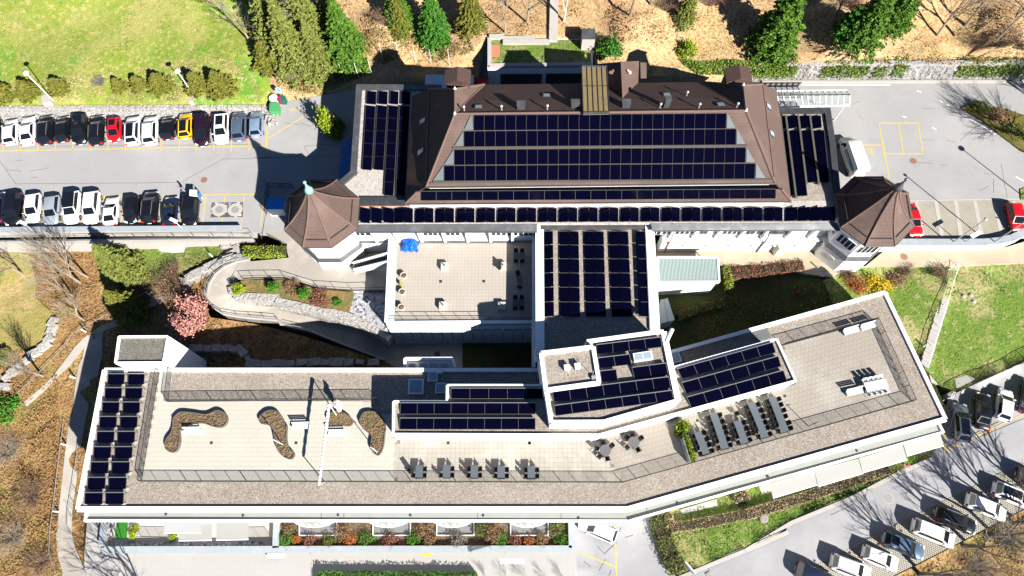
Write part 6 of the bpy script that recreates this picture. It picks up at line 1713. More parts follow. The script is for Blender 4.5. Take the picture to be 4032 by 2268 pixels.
# white table with pale chairs, east terrace
WT = table_proto(2.5, 1.0, mat('white_table_top', (.75, .75, .74), .5)); p = at(*T1(2, 3, 1212, 975), fz + .74); WT.location = (p.x, p.y, fz); WT.rotation_euler = (0, 0, .2); tag(WT, 'large white table with pale chairs on the east roof terrace', 'table')
for s, sn in ((-1, 'railing'), (1, 'inner')):
    for k in range(4):
        d = Vector((math.cos(.2), math.sin(.2), 0)); q = Vector((p.x, p.y, fz)) + d * (-.95 + .62 * k) + Vector((-d.y, d.x, 0)) * s * .72
        c_ = chair(q, .2 + (0 if s > 0 else math.pi), 'pale chair, %s from the west on the %s side of the white table' % (ordn[k], sn), 'pale chairs at the white table')
        for ch in c_.children:
            ch.data = ch.data.copy(); ch.data.materials[0] = wc_
# beige terrace furniture
tz = TZ + .01
for i, (r, c, x, y, lab, sq) in enumerate(((1, 1, 2440, 1067, 'northern', 0), (2, 1, 2435, 213, 'southern', 0), (1, 1, 2447, 1290, 'small square', 1))):
    p = at(*T1(r, c, x, y), tz + .74); p.z = tz
    t = table(p, R(90), 'dark table in the shade at the east side of the beige terrace, %s one' % lab, 'tables on the beige terrace')
    if sq:
        t.scale = (.85, .5, 1)
        chair(p + Vector((-.2, .85, 0)), R(20), 'black chair turned aside north of the small square table', 'chairs on the beige terrace'); chair(p + Vector((.0, -.8, 0)), R(140), 'black chair turned aside south of the small square table', 'chairs on the beige terrace')
    else:
        for sx, a_ in ((-1, 'west'), (1, 'east')):
            for sy, b_ in ((-1, 'south'), (1, 'north')):
                chair(p + Vector((sx * .38, sy * .58, 0)), 0 if sy > 0 else math.pi, 'black chair at the %s-%s corner of the %s table on the beige terrace' % (b_, a_, lab), 'chairs on the beige terrace')
for i, (r, c, x, y, lab) in enumerate(((1, 1, 1753, 1158, 'pale stone parasol base on the beige terrace, north-west one'), (2, 1, 1737, 235, 'pale stone parasol base on the beige terrace, south-west one'), (1, 1, 2290, 1155, 'pale stone parasol base beside the shade line with a dark bundle'), (2, 1, 2282, 238, 'parasol base in the blue shade of the beige terrace'))):
    p = at(*T1(r, c, x, y), tz + .6); t = thing('parasol_base', lab, 'parasol base', (p.x, p.y, tz), group='parasol bases')
    for sx in (-1, 1):
        for sy in (-1, 1):
            MB().box((p.x + sx * .22, p.y + sy * .22, tz + .3), (.43, .43, .6)).build('weight', mat('stone_weight', (.42, .4, .36), .8), t)
    MB().tube((p.x, p.y, tz + .58), (p.x, p.y, tz + .95), .06, n=10).build('socket', STEEL, t)
    if i == 2:
        for k in range(5):
            MB().lathe([(.02, 0), (.16, .1), (.17, .25), (.02, .38)], (p.x - .35 + .05 * (k % 2), p.y - .5 + k * .22, tz + .55), 8).build('bundle', CHAIR, t)
for i, (r, c, x, y) in enumerate(((1, 1, 1377, 1250), (1, 1, 1362, 1400), (2, 1, 1355, 255))):
    p = at(*T1(r, c, x, y), tz + .5); p.z = tz
    t = thing('plant_pot', 'round pale plant pot on the beige terrace, %s of three' % ('north', 'middle', 'south')[i] + 'ernmost' * (i != 1), 'plant pot', tuple(p), group='round plant pots')
    MB().lathe([(.28, 0), (.4, .55), (.4, .6), (.34, .6), (.33, .5)], p, 18, cap=False).build('pot', mat('pot_cream', (.5, .47, .4), .7), t); MB().lathe([(.34, .5), (.1, .58), (.01, .6)], p, 14).build('soil', SOIL, t)
p = at(*T1(1, 1, 1350, 1325), tz + .4); p.z = tz
CYP = thing('potted_cypress', 'tiny green cypress between the plant pots on the beige terrace', 'shrub', tuple(p))
MB().lathe([(.12, 0), (.18, .25), (.17, .26)], p, 10).build('pot', RUST, CYP); MB().lathe([(.16, .25), (.2, .45), (.13, .8), (.03, 1.1)], p, 9).build('crown', LIME, CYP)
# tarpaulin heap
p = at(*T1(1, 1, 1435, 965), tz); mb = MB()
NX = 14; vs = []
for j in range(NX + 1):
    for i in range(NX + 1):
        u, v = i / NX * 2 - 1, j / NX * 2 - 1
        h = max(0, (1 - abs(u) ** 4)) * max(0, (1 - abs(v) ** 4)) * (.95 + .18 * math.sin(i * 2.1) * math.cos(j * 1.4)) + rng.uniform(-.03, .03)
        vs.append((p.x + u * (1.0 + .1 * math.sin(j)), p.y + v * .95 + .12 * math.sin(i * 1.3), tz + max(.01, h * .9)))
mb.add(vs, [(j * (NX + 1) + i, j * (NX + 1) + i + 1, (j + 1) * (NX + 1) + i + 1, (j + 1) * (NX + 1) + i) for j in range(NX) for i in range(NX)])
tag(mb.build('tarpaulin', BLUETARP), 'crumpled bright blue tarpaulin over a heap in the terrace corner', 'tarpaulin')
# sail: two tilted masts, rolled tube, gathered cloth
sl = thing('rolled_sun_sail', 'rolled white sun sail tube stretched between two tilted masts over the cream terrace', 'sun sail', tuple(at(1300, 1750, LR)))
b1, t1_ = at(1279, 1898, LR), at(1256, 1910, LR + 3.0); b2, t2_ = at(1325, 1636, LR + .3), at(1296, 1590, LR + 3.2)
MB().tube(b1, t1_, .05, n=8).build('mast', WSTEEL, sl); MB().tube(b2, t2_, .05, n=8).build('mast', WSTEEL, sl)
mb = MB(); K_ = 22
for i in range(K_):
    mb.tube(t1_.lerp(t2_, i / K_), t1_.lerp(t2_, (i + 1) / K_), .1 + .05 * math.sin(i * 1.1) ** 2 + .05 * (i / K_), .1 + .05 * math.sin((i + 1) * 1.1) ** 2 + .05 * ((i + 1) / K_), 8)
mb.build('rolled_cloth', WHITEP, sl, smooth=True)
CLOTH = mat('gathered_cloth', (.7, .69, .66), .8)
mb = MB(); c = at(1330, 1592, LR + 2.0); vs = []; NS, NR = 12, 9
for j in range(NR + 1):
    for i in range(NS):
        a = 2 * math.pi * i / NS; rr = .27 * math.sin(math.pi * (j + .4) / (NR + .8)) * (1 + .4 * math.sin(3 * a + j)) + .04
        vs.append((c.x + rr * math.cos(a) + .1 * math.sin(j), c.y + rr * math.sin(a) - .1 * j + .3, c.z + .55 - j * .15))
mb.add(vs, [(j * NS + (i + 1) % NS, j * NS + i, (j + 1) * NS + i, (j + 1) * NS + (i + 1) % NS) for j in range(NR) for i in range(NS)])
mb.build('gathered_cloth', CLOTH, sl)
MB().tube(t2_, c + Vector((0, 0, .4)), .02, n=5).build('rope', STEEL, sl)
for lab, (r, c_, x, y) in (('slim white mast with short cross arm in the long S-shaped planter', (3, 1, 268, 240)), ('slim white mast in the bean-shaped planter', (3, 1, 1135, 310))):
    p = at(*T1(r, c_, x, y), LR + .3); t = thing('sail_mast', lab, 'mast', tuple(p)); MB().tube(p, p + Vector((0, 0, 3.0)), .045, n=8).build('pole', WSTEEL, t); MB().bar(p + Vector((-.25, .1, 2.75)), p + Vector((.25, -.1, 2.75)), .05, .05).build('cross_arm', WSTEEL, t)
p = at(*T1(2, 3, 585, 1352), LR); t = thing('sail_mast', 'dark slim mast beside the south railing of the east terrace', 'mast', tuple(p)); MB().tube(p, p + Vector((0, 0, 2.2)), .04, n=8).build('pole', STEEL, t); MB().bar(p + Vector((-.1, 0, 2.1)), p + Vector((.3, .1, 2.1)), .05, .05).build('cross_arm', STEEL, t)
# planter screen between the table groups
ps = thing('planter_box', 'long dark planter box with golden conifers between the table groups', 'planter', tuple(at(*C5(560, 1150), fz)))
a, b = at(*C5(520, 1010), fz), at(*C5(650, 1350), fz); MB().bar(a + Vector((0, 0, .25)), b + Vector((0, 0, .25)), .6, .5).build('trough', DARKZ, ps)
a2, b2_ = at(*C5(478, 1010), fz), at(*C5(590, 1380), fz); MB().bar(a2 + Vector((0, 0, .7)), b2_ + Vector((0, 0, .7)), .06, 1.3).build('screen', GSTEEL, ps)
GOLDPL = (a, b)

# ---------------------------------------------------------------- lamps, signs, bins
def lamp(base, h, lab, head=.5, m=None, arm=Vector((0, 0, 0)), grp='tall lamp posts', flat=True, r=.06):
    t = thing('lamp_post', lab, 'lamp post', tuple(base), group=grp)
    top = base + Vector((0, 0, h))
    MB().tube(base, top, r * 1.3, r, 8).build('pole', m or WSTEEL, t)
    if arm.length > 0:
        MB().tube(top, top + arm, .04, n=6).build('arm', m or WSTEEL, t)
    c = top + arm
    o = MB().lathe([(.06, -.1), (head * .5, .0), (head * .5, .08), (head * .3, .16)], c, 12).build('lamp_head', m or WSTEEL, t)
    MB().lathe([(head * .4, -.04), (head * .4, -.01)], c, 12).build('lens', FROST, o)
    return t
lamp(G_UP.on(210, 396), 5.6, 'tall white lamp post at the lawn edge, west one', .75)
lamp(G_UP.on(757, 366), 4.4, 'tall white lamp post between the small spruces, east one', .75)
lamp(at(3755, 953, .7), 6.2, 'slender grey lamp post on the east retaining wall, west one', .4, GSTEEL)
lamp(at(3915, 953, .7), 8.4, 'tallest slender grey lamp post on the east retaining wall', .4, GSTEEL)
lamp(at(4022, 768, 0), 6.4, 'round-headed lamp post at the east edge of the upper car park', .8, STEEL)
for px, py, lab in ((128, 905, 'short lamp with flat white head on the west parapet, western one'), (712, 895, 'short lamp with flat white head on the west parapet, eastern one')):
    b = at(px, py, .8); t = thing('parapet_lamp', lab, 'lamp post', tuple(b), group='parapet lamps'); MB().tube(b, b + Vector((0, 0, 1.6)), .04).build('pole', WSTEEL, t)
    MB().box(b + Vector((-.2, .15, 1.62)), (1.1, .4, .08), -.45).build('lamp_head', WSTEEL, t); MB().box(b + Vector((.1, 0, 1.5)), (.5, .08, .06), .9).build('bracket', WSTEEL, t)
b = at(3801, 953, .7); t = thing('flat_board', 'tilted white board on a post on the east retaining wall', 'board', tuple(b)); MB().tube(b, b + Vector((0, 0, 1.9)), .05).build('post', GSTEEL, t); MB().box(b + Vector((.15, .1, 1.95)), (1.5, .5, .06), .5).build('panel', WSTEEL, t)
bl = [(T1(3, 0, 612, 245), 'beside the lower path, upper one'), (T1(3, 0, 540, 858), 'beside the lower path, lower one'), (T1(2, 0, 692, 908), 'at the shaded path bend'), (T1(2, 0, 790, 483), 'where the footpath meets the lower path'), (T1(2, 0, 1382, 148), 'beside the shaded footpath under the conifer'), (T1(1, 0, 1958, 1080), 'at the foot of the block steps')]
for (px, py), lab in bl:
    b = G_W.on(px, py, .05); t = thing('bollard_lamp', 'white bollard lamp ' + lab, 'bollard lamp', tuple(b), group='bollard lamps'); MB().tube(b, b + Vector((0, 0, .95)), .09, n=10).build('post', WSTEEL, t); MB().lathe([(.1, .95), (.1, 1.12), (.03, 1.16)], b, 10).build('lamp_head', FROST, t)
for (px, py), lab in ((T1(1, 3, 655, 1190), 'on the walkway near the east tower'), (T1(1, 3, 1855, 1208), 'at the top of the lawn steps'), (T1(2, 3, 1635, 622), 'near the foot of the lawn steps')):
    b = G_E.on(px, py, .02); t = thing('bollard_lamp', 'white bollard lamp ' + lab, 'bollard lamp', tuple(b), group='bollard lamps'); MB().tube(b, b + Vector((0, 0, .95)), .09, n=10).build('post', WSTEEL, t); MB().lathe([(.1, .95), (.1, 1.12), (.03, 1.16)], b, 10).build('lamp_head', FROST, t)
def bin_(p, w, d, h, m, lab, rz=0., lidm=None):
    t = thing('waste_bin', lab, 'bin', tuple(p), rz, 'waste bins')
    mb = MB(); mb.box((0, 0, h / 2 + .05), (w, d, h), 0); mb.build('body', m).parent = t
    mb = MB(); mb.box((0, .02, h + .09), (w * 1.06, d * 1.08, .09), 0); mb.build('lid', lidm or m).parent = t
    for s in (-1, 1):
        mb = MB(); mb.tube((s * w * .4, d * .4, .1), (s * w * .4 + .06 * s, d * .4, .1), .1, n=10); mb.build('wheel', BLACKP).parent = t
bin_(at(*T1(0, 1, 210, 1035), 0), 1.15, 1.3, 1.1, GREENP, 'large green wheeled waste container at the end of the car row', .05)
bin_(at(*T1(0, 1, 243, 945), 0), .65, .6, 1., mat('crimson_plastic', (.3, .02, .06), .5), 'crimson litter bin beside the sign')
bin_(at(*T1(0, 1, 288, 948), 0), .6, .6, 1., mat('teal_plastic', (.02, .1, .09), .5), 'dark teal litter bin beside the crimson one')
p = at(*T1(0, 1, 185, 915), .7); t = thing('white_drum', 'white round drum beside the litter bins', 'drum', (p.x, p.y, 0)); MB().lathe([(.6, 0), (.6, 1.1), (.55, 1.15)], (p.x, p.y, 0), 20).build('body', WSTEEL, t); MB().lathe([(.5, 1.15), (.45, 1.2)], (p.x, p.y, 0), 20).build('lid', FROST, t)
p = at(*T1(0, 1, 275, 925), 0); t = thing('info_sign', 'pale blue information sign on a leaning post above the bins', 'sign', tuple(p)); MB().tube(p, p + Vector((0, 0, 2.4)), .04).build('post', GSTEEL, t); MB().box(p + Vector((0, -.05, 2.3)), (.7, .05, .9)).build('panel', mat('sign_blue', (.3, .62, .8), .5), t); MB().box(p + Vector((0, -.08, 2.35)), (.25, .03, .5)).build('mark', mat('sign_mark', (.05, .3, .6), .5), t)
# blue container with its mesh cage
bc = thing('blue_container', 'blue-topped white service container in the tower shadow', 'container', tuple(at(*T1(1, 1, 195, 620), 0)))
q = at(*T1(1, 1, 195, 590), 1.9); MB().box((q.x, q.y, .95), (2.0, 1.5, 1.85)).build('body', mat('cont_white', (.55, .58, .6), .5), bc); MB().box((q.x, q.y, 1.93), (2.1, 1.6, .12)).build('lid', mat('container_blue', (.02, .2, .55), .4), bc)
railing('dark cage fence round the blue service container', [at(*T1(1, 1, *p), 0) for p in ((120, 690), (140, 440), (370, 450))], 1.2, 1.5, .15, name='fence', cat='fence')
# canopy stand and person
cs = thing('canopy_stand', 'white canopy stand with blue side at the end of the lower car row', 'stand', tuple(at(*T1(1, 0, 1795, 510), 0)))
q = [at(*T1(1, 0, *p), 1.75) for p in ((1745, 460), (1810, 462), (1815, 522), (1742, 515))]
plate(MB(), q, .08).build('canopy', WHITEP, cs)
for p in q:
    MB().tube((p.x, p.y, 0), p - Vector((0, 0, .05)), .03).build('post', GSTEEL, cs)
MB().box(((q[1].x + q[2].x) / 2 + .1, (q[1].y + q[2].y) / 2, 1.1), (.06, .7, .8)).build('side_panel', mat('stand_blue', (.03, .16, .3), .4), cs)
MB().box(((q[0].x + q[1].x) / 2, (q[0].y + q[2].y) / 2, .5), (1.0, .6, .9)).build('counter', WSTEEL, cs)
def person(p, rz, lab):
    """one continuous body grown over a skeleton of joints"""
    J = {'pel': (0, 0, .95), 'spi': (0, 0, 1.18), 'che': (0, 0, 1.36), 'nek': (0, -.01, 1.5), 'hea': (0, -.03, 1.62), 'top': (0, -.02, 1.74),
         'hl': (-.1, 0, .9), 'kl': (-.11, -.03, .5), 'al': (-.11, .02, .09), 'tl': (-.12, -.14, .04), 'hr': (.1, 0, .9), 'kr': (.12, -.02, .5), 'ar': (.12, .03, .09), 'tr': (.13, -.13, .04),
         'sl': (-.19, 0, 1.42), 'el': (-.25, .02, 1.14), 'wl': (-.22, -.14, .95), 'fl': (-.2, -.2, .88), 'sr': (.19, 0, 1.42), 'er': (.24, -.05, 1.15), 'wr': (.16, -.27, 1.12), 'fr': (.12, -.34, 1.13)}
    Rr = dict(pel=.15, spi=.14, che=.16, nek=.06, hea=.1, top=.06, hl=.1, kl=.065, al=.045, tl=.04, hr=.1, kr=.065, ar=.045, tr=.04, sl=.08, el=.05, wl=.035, fl=.04, sr=.08, er=.05, wr=.035, fr=.04)
    E_ = [('pel', 'spi'), ('spi', 'che'), ('che', 'nek'), ('nek', 'hea'), ('hea', 'top'), ('pel', 'hl'), ('hl', 'kl'), ('kl', 'al'), ('al', 'tl'), ('pel', 'hr'), ('hr', 'kr'), ('kr', 'ar'), ('ar', 'tr'), ('che', 'sl'), ('sl', 'el'), ('el', 'wl'), ('wl', 'fl'), ('che', 'sr'), ('sr', 'er'), ('er', 'wr'), ('wr', 'fr')]
    ks = list(J); me = bpy.data.meshes.new('person'); me.from_pydata([J[k] for k in ks], [(ks.index(a), ks.index(b)) for a, b in E_], [])
    o = bpy.data.objects.new('person', me); C.objects.link(o); o.location = p; o.rotation_euler = (0, 0, rz)
    sk = o.modifiers.new('skin', 'SKIN'); me.skin_vertices
    for i, k in enumerate(ks):
        me.skin_vertices[0].data[i].radius = (Rr[k], Rr[k]); me.skin_vertices[0].data[i].use_root = (k == 'pel')
    sb = o.modifiers.new('sub', 'SUBSURF'); sb.levels = sb.render_levels = 2
    me.materials.append(mat('grey_clothes', (.22, .22, .22), .9, [('noise', 2.2, (.42, .44, .42), .5, .6, .8)]))
    hb = MB(); hb.lathe([(.02, 1.76), (.09, 1.73), (.115, 1.66), (.11, 1.6)], (0, -.005, 0), 12, cap=False); h = hb.build('hair', BARKD); h.parent = o
    return tag(o, lab, 'person')
person(at(*T1(1, 0, 1722, 497), 0), R(-70), 'person in grey and white clothes standing beside the white canopy stand')
# sign at the lower drive
p = G_R.on(*T1(3, 2, 1660, 1390), .14); t = thing('entrance_sign', 'long white sign board standing in the verge at the lower drive', 'sign', tuple(p)); MB().box(p + Vector((-.1, .2, .9)), (.12, 1.6, 1.5), -R(140)).build('board', WSTEEL, t)
MB().box(p + Vector((-.1, .2, .9)) + Vector((.07, -.06, .1)), (.03, 1.3, .9), -R(140)).build('panel', FROST, t)
p = G_R.on(*T1(3, 3, 1470, 430), .1); t = thing('fire_hydrant', 'small red-topped hydrant on the pavers beside the awnings', 'hydrant', tuple(p)); MB().lathe([(.14, 0), (.14, .5), (.1, .55)], p, 10).build('barrel', WSTEEL, t); MB().lathe([(.16, .55), (.17, .75), (.05, .85)], p, 10).build('cap', REDP, t)
tag(MB().slab([G_R.on(*q, .1) for q in T(3, 3, (1400, 430), (1500, 400), (1540, 440), (1500, 470), (1410, 500))], .2).build('paved_patch', mat('brown_pavers', (.25, .18, .12), .9)), kind='structure')
p = at(*T1(3, 1, 1585, 1237), PZ + .75); mb = MB()
for k in range(5):
    for i in range(12):
        a0, a1 = math.pi * (1 + i / 12), math.pi * (1 + (i + 1) / 12); r_ = .35 + .05 * k
        mb.tube(p + Vector((r_ * math.cos(a0) * 1.1, r_ * .45 * math.sin(a0) - .02 * k, -.05 * k)), p + Vector((r_ * math.cos(a1) * 1.1, r_ * .45 * math.sin(a1) - .02 * k, -.05 * k)), .03, n=5)
tag(mb.build('hose_coil', mat('yellow_hose', (.75, .6, .02), .5)), 'coiled yellow hose hanging on the garden wall above the plaza', 'hose')
for px, py, lab in ((*T1(3, 3, 168, 922), 'round concrete shaft in the verge beside the long brown hedge'), ):
    p = G_R.on(px, py, .14); t = thing('concrete_shaft', lab, 'shaft', tuple(p)); MB().lathe([(.5, 0), (.5, .45)], p, 18).build('ring', CONC, t); MB().lathe([(.42, .45), (.42, .5)], p, 18).build('lid', IRON, t)
for i, (x, y) in enumerate(((2075, 145), (2103, 203), (2010, 155))):
    p = G_E.on(*T1(2, 3, x, y), .05); tag(MB().lathe([(.3, -.1), (.34, .1), (.2, .28), (.02, .32)], p, 7).build('field_stone', STONE), 'white stone lying on the east lawn, %s of three' % ('northern', 'southern', 'western smaller')[i], 'stone', 'stones on the east lawn')
# ---------------------------------------------------------------- cars
def paintm(name, col, metal=.0):
    return mat('car_paint_' + name, col, .3, metal=metal, spec=.5, coat=.6)
PC = dict(white=paintm('white', (.72, .73, .74)), black=paintm('black', (.006, .006, .008)), grey=paintm('grey', (.16, .18, .2), .4), silver=paintm('silver', (.38, .42, .47), .4), blue=paintm('steel_blue', (.1, .15, .22), .4),
          navy=paintm('navy', (.012, .018, .04), .2), red=paintm('red', (.5, .005, .01)), yellow=paintm('yellow', (.75, .4, .01)), purple=paintm('aubergine', (.016, .006, .016), .2), lblue=paintm('pale_blue', (.26, .36, .5), .4))
CGL = mat('car_glass', (.006, .008, .012), .05, spec=.7)
TYRE = mat('tyre_rubber', (.012, .012, .012), .85)
RIMM = mat('alloy_rim', (.42, .42, .43), .35, metal=.8)
HLGT = mat('headlight_lens', (.7, .72, .75), .1, spec=.8)
TLGT = mat('tail_light_lens', (.45, .01, .015), .2)
PLATEM = mat('number_plate_white', (.7, .7, .68), .5)
CT = dict(  # length, width, height, bonnet, windscreen run, rear run, boot, belt height
    hatch=(4.1, 1.78, 1.48, .95, .8, .42, .12, .93), suv=(4.55, 1.88, 1.66, 1.0, .8, .45, .1, 1.05), sedan=(4.65, 1.82, 1.44, 1.2, .85, .75, .65, .92), estate=(4.75, 1.84, 1.5, 1.15, .85, .55, .12, .94),
    small=(3.65, 1.66, 1.46, .75, .75, .35, .08, .9), mpv=(4.85, 1.9, 1.75, .85, .95, .4, .08, 1.05), coupe=(4.15, 1.78, 1.32, 1.15, .8, .8, .45, .86))
WHEEL = {}
def wheel_meshes(r):
    if r not in WHEEL:
        a = MB().lathe([(r * .55, -.11), (r * .95, -.11), (r, -.07), (r, .07), (r * .95, .11), (r * .55, .11)], n=18, cap=False)
        b = MB().lathe([(.02, .06), (r * .25, .09), (r * .6, .1), (r * .6, -.1)], n=10, cap=True)
        out = []
        for nm, k, m in (('tyre', a, TYRE), ('rim', b, RIMM)):
            me = bpy.data.meshes.new(nm)
            me.from_pydata([(v[2], v[0], v[1]) for v in k.v], [], k.f); me.materials.append(m); me.update(); out.append(me)
        WHEEL[r] = out
    return WHEEL[r]
def car(kind, col, lab, p, rz, grp, roof=None, rails=False, glassroof=None, scale=1., L=None):
    Lc, W, H, bon, wsr, rrr, boot, belt = CT[kind]
    if L:
        Lc = L
    t = thing('car', lab, 'car', tuple(p), rz, grp)
    P = PC[col]
    hl, hw = Lc / 2, W / 2
    def part(mb, nm, m, par=t, smooth=False):
        o = mb.build(nm, m, None, smooth); o.parent = par; return o
    # body: rings of points along the length
    ys = [-hl, -hl + .06, -hl + .25, -hl + boot + .3, -hl * .45, 0, hl - bon - .15, hl - bon * .55, hl - .32, hl - .09, hl]
    wf = [.72, .86, .95, .99, 1, 1, 1, .98, .92, .8, .6]
    b2 = belt - .02
    hz = [b2 * .62, b2 * .82, b2 * .97, b2, b2, b2, b2, b2 * .93, b2 * .82, b2 * .68, b2 * .5]
    zb = [.38, .28, .22, .2, .2, .2, .2, .2, .22, .28, .36]
    vs, fs = [], []
    for y, w, h, z in zip(ys, wf, hz, zb):
        x = hw * w
        sec = [(-x * .9, z), (-x, z + (h - z) * .35), (-x, z + (h - z) * .68), (-x * .95, z + (h - z) * .9), (-x * .8, h), (0, h + .035), (x * .8, h), (x * .95, z + (h - z) * .9), (x, z + (h - z) * .68), (x, z + (h - z) * .35), (x * .9, z)]
        vs += [(a, y, b) for a, b in sec]
    n = 11
    for i in range(len(ys) - 1):
        for j in range(n - 1):
            fs.append((i * n + j + 1, i * n + j, (i + 1) * n + j, (i + 1) * n + j + 1))
        fs.append((i * n, i * n + n - 1, (i + 1) * n + n - 1, (i + 1) * n))
    fs.append(tuple(range(n))); k = (len(ys) - 1) * n; fs.append(tuple(range(k + n - 1, k - 1, -1)))
    body = part(MB().add(vs, [f[::-1] for f in fs]), 'body', P, smooth=True)
    # cabin
    yf0, yf1 = hl - bon, hl - bon - wsr; yr0, yr1 = -hl + boot, -hl + boot + rrr
    wb, wr = hw * .92, hw * .72; zt = H - .05
    lo = [(-wb, yr0, b2), (wb, yr0, b2), (wb * .96, yf0, b2), (-wb * .96, yf0, b2)]; hi = [(-wr * .95, yr1, zt), (wr * .95, yr1, zt), (wr, yf1, zt), (-wr, yf1, zt)]
    part(MB().add(lo + hi, [(0, 1, 5, 4), (1, 2, 6, 5), (2, 3, 7, 6), (3, 0, 4, 7)]), 'pillars', P)
    lo = [Vector(v) for v in lo]; hi = [Vector(v) for v in hi]
    def pane(a, b, c, d, nm, e=.07, f=.06):
        q = [a, b, c, d]
        nrm = (b - a).cross(d - a).normalized() * .012
        pts = [bil(q, e, f) + nrm, bil(q, 1 - e, f) + nrm, bil(q, 1 - e, 1 - f) + nrm, bil(q, e, 1 - f) + nrm]
        return part(MB().add(pts, [(0, 1, 2, 3)]), nm, CGL)
    pane(lo[2], lo[3], hi[3], hi[2], 'windscreen'); pane(lo[0], lo[1], hi[1], hi[0], 'rear_window', .08, .1)
    pane(lo[1], lo[2], hi[2], hi[1], 'side_window', .07, .1); pane(lo[3], lo[0], hi[0], hi[3], 'side_window', .07, .1)
    # arched roof
    NXr, NYr = 4, 5; vs = []
    for j in range(NYr + 1):
        for i in range(NXr + 1):
            u, v = i / NXr, j / NYr
            q = bil([hi[0], hi[1], hi[2], hi[3]], u, v)
            vs.append((q.x * 1.02, q.y, zt + .075 * (1 - (2 * u - 1) ** 2) * (1 - (2 * v - 1) ** 4) + .012))
    rf = part(MB().add(vs, [(j * 5 + i, j * 5 + i + 1, (j + 1) * 5 + i + 1, (j + 1) * 5 + i) for j in range(NYr) for i in range(NXr)]), 'roof', PC[roof] if roof else P, smooth=True)
    if glassroof:
        a0, a1 = glassroof
        q = [bil([hi[0], hi[1], hi[2], hi[3]], u, v) + Vector((0, 0, .093)) for u, v in ((.14, a0), (.86, a0), (.86, a1), (.14, a1))]
        part(MB().add(q, [(0, 1, 2, 3)]), 'glass_roof', CGL)
    if rails:
        for s in (-1, 1):
            part(MB().bar((s * wr * .93, yr1 + .1, zt + .1), (s * wr * .97, yf1 - .1, zt + .1), .05, .05), 'roof_rail', ALU)
    r = .33 if kind in ('suv', 'mpv') else .31
    mt, mr = wheel_meshes(r)
    for sx in (-1, 1):
        for y in (hl - .85, -hl + .8):
            o = bpy.data.objects.new('wheel', mt); C.objects.link(o); o.parent = t; o.location = (sx * (hw - .1), y, r)
            if sx < 0:
                o.rotation_euler = (0, 0, math.pi)
            q = bpy.data.objects.new('rim', mr); C.objects.link(q); q.parent = o; q.location = (.012, 0, 0)
        part(MB().box((sx * hw * .68, hl - .16, b2 * .66), (.38, .2, .12), 0, Matrix.Rotation(R(-28), 3, 'X') @ Matrix.Rotation(-sx * R(22), 3, 'Z')), 'headlight', HLGT)
        part(MB().box((sx * hw * .76, -hl + .1, b2 * .8), (.26, .16, .18), 0, Matrix.Rotation(sx * R(18), 3, 'Z')), 'tail_light', TLGT)
        part(MB().box((sx * (hw + .08), yf0 - .25, b2 + .06), (.2, .1, .13)), 'wing_mirror', P)
    part(MB().box((0, -hl - .005, .52), (.5, .03, .11)), 'number_plate', PLATEM); part(MB().box((0, hl - .005, .36), (.5, .05, .1)), 'number_plate', PLATEM)
    if scale != 1.:
        t.scale = (scale,) * 3
    return t
def place(r, c, x, y, dx, dy, z, gz=None):
    """place and heading from the car's middle and the way its nose points, both in tile pixels"""
    if gz:
        z = gz.on(*T1(r, c, x, y)).z + .04
    p = at(*T1(r, c, x, y), z + .55); f = at(*T1(r, c, x + dx, y + dy), z + .55)
    d = f - p
    return Vector((p.x, p.y, z)), math.atan2(d.y, d.x) - R(90)
g1 = 'cars in the north row of the upper car park'
row1 = [(-62, 1205, 1, 'suv', 'black', 'dark suv cut off at the west edge of the north row', {}),
        (105, 1215, 1, 'hatch', 'white', 'white hatchback with a white roof, westernmost white car in the north row', {}), (262, 1205, 1, 'sedan', 'white', 'white saloon with dark rear window beside the westernmost hatchback', {}),
        (430, 1200, 1, 'suv', 'black', 'black crossover with silver roof rails beside the white saloon', {'rails': True}), (583, 1190, 1, 'hatch', 'black', 'black hatchback between two black crossovers in the north row', {}),
        (740, 1195, -1, 'suv', 'black', 'black crossover facing the lane with large sunroof', {'glassroof': (.1, .75)}), (895, 1200, 1, 'estate', 'black', 'long black estate with red tail lights beside the small red car', {'rails': True}),
        (1060, 1200, -1, 'small', 'red', 'small bright red car facing the lane in the north row', {'glassroof': (.15, .7)}), (1230, 1205, 1, 'suv', 'white', 'white crossover with full black glass roof', {'glassroof': (.03, .97)}),
        (1390, 1205, 1, 'suv', 'white', 'white suv with roof rails beside the small black hatchback', {'rails': True}), (1548, 1180, 1, 'small', 'black', 'small black hatchback next to the yellow car', {}),
        (1710, 1160, 1, 'hatch', 'yellow', 'yellow hatchback with black roof', {'glassroof': (.03, .97)}), (1865, 1200, -1, 'mpv', 'purple', 'dark aubergine people carrier facing the lane', {}),
        (2045, 1190, -1, 'suv', 'white', 'white crossover facing the lane with black sunroof', {'glassroof': (.15, .8)}), (2205, 1165, 1, 'suv', 'blue', 'slate blue crossover with roof rails near the row end', {'rails': True}),
        (2362, 1145, 1, 'hatch', 'lblue', 'pale blue hatchback, last car at the east end of the north row', {})]
for x, y, d, k, col, lab, kw in row1:
    p, rz = place(0, 0, x, y, 3 * d, -80 * d, 0); car(k, col, lab, p, rz, g1, **kw)
g2 = 'cars in the south row of the upper car park'
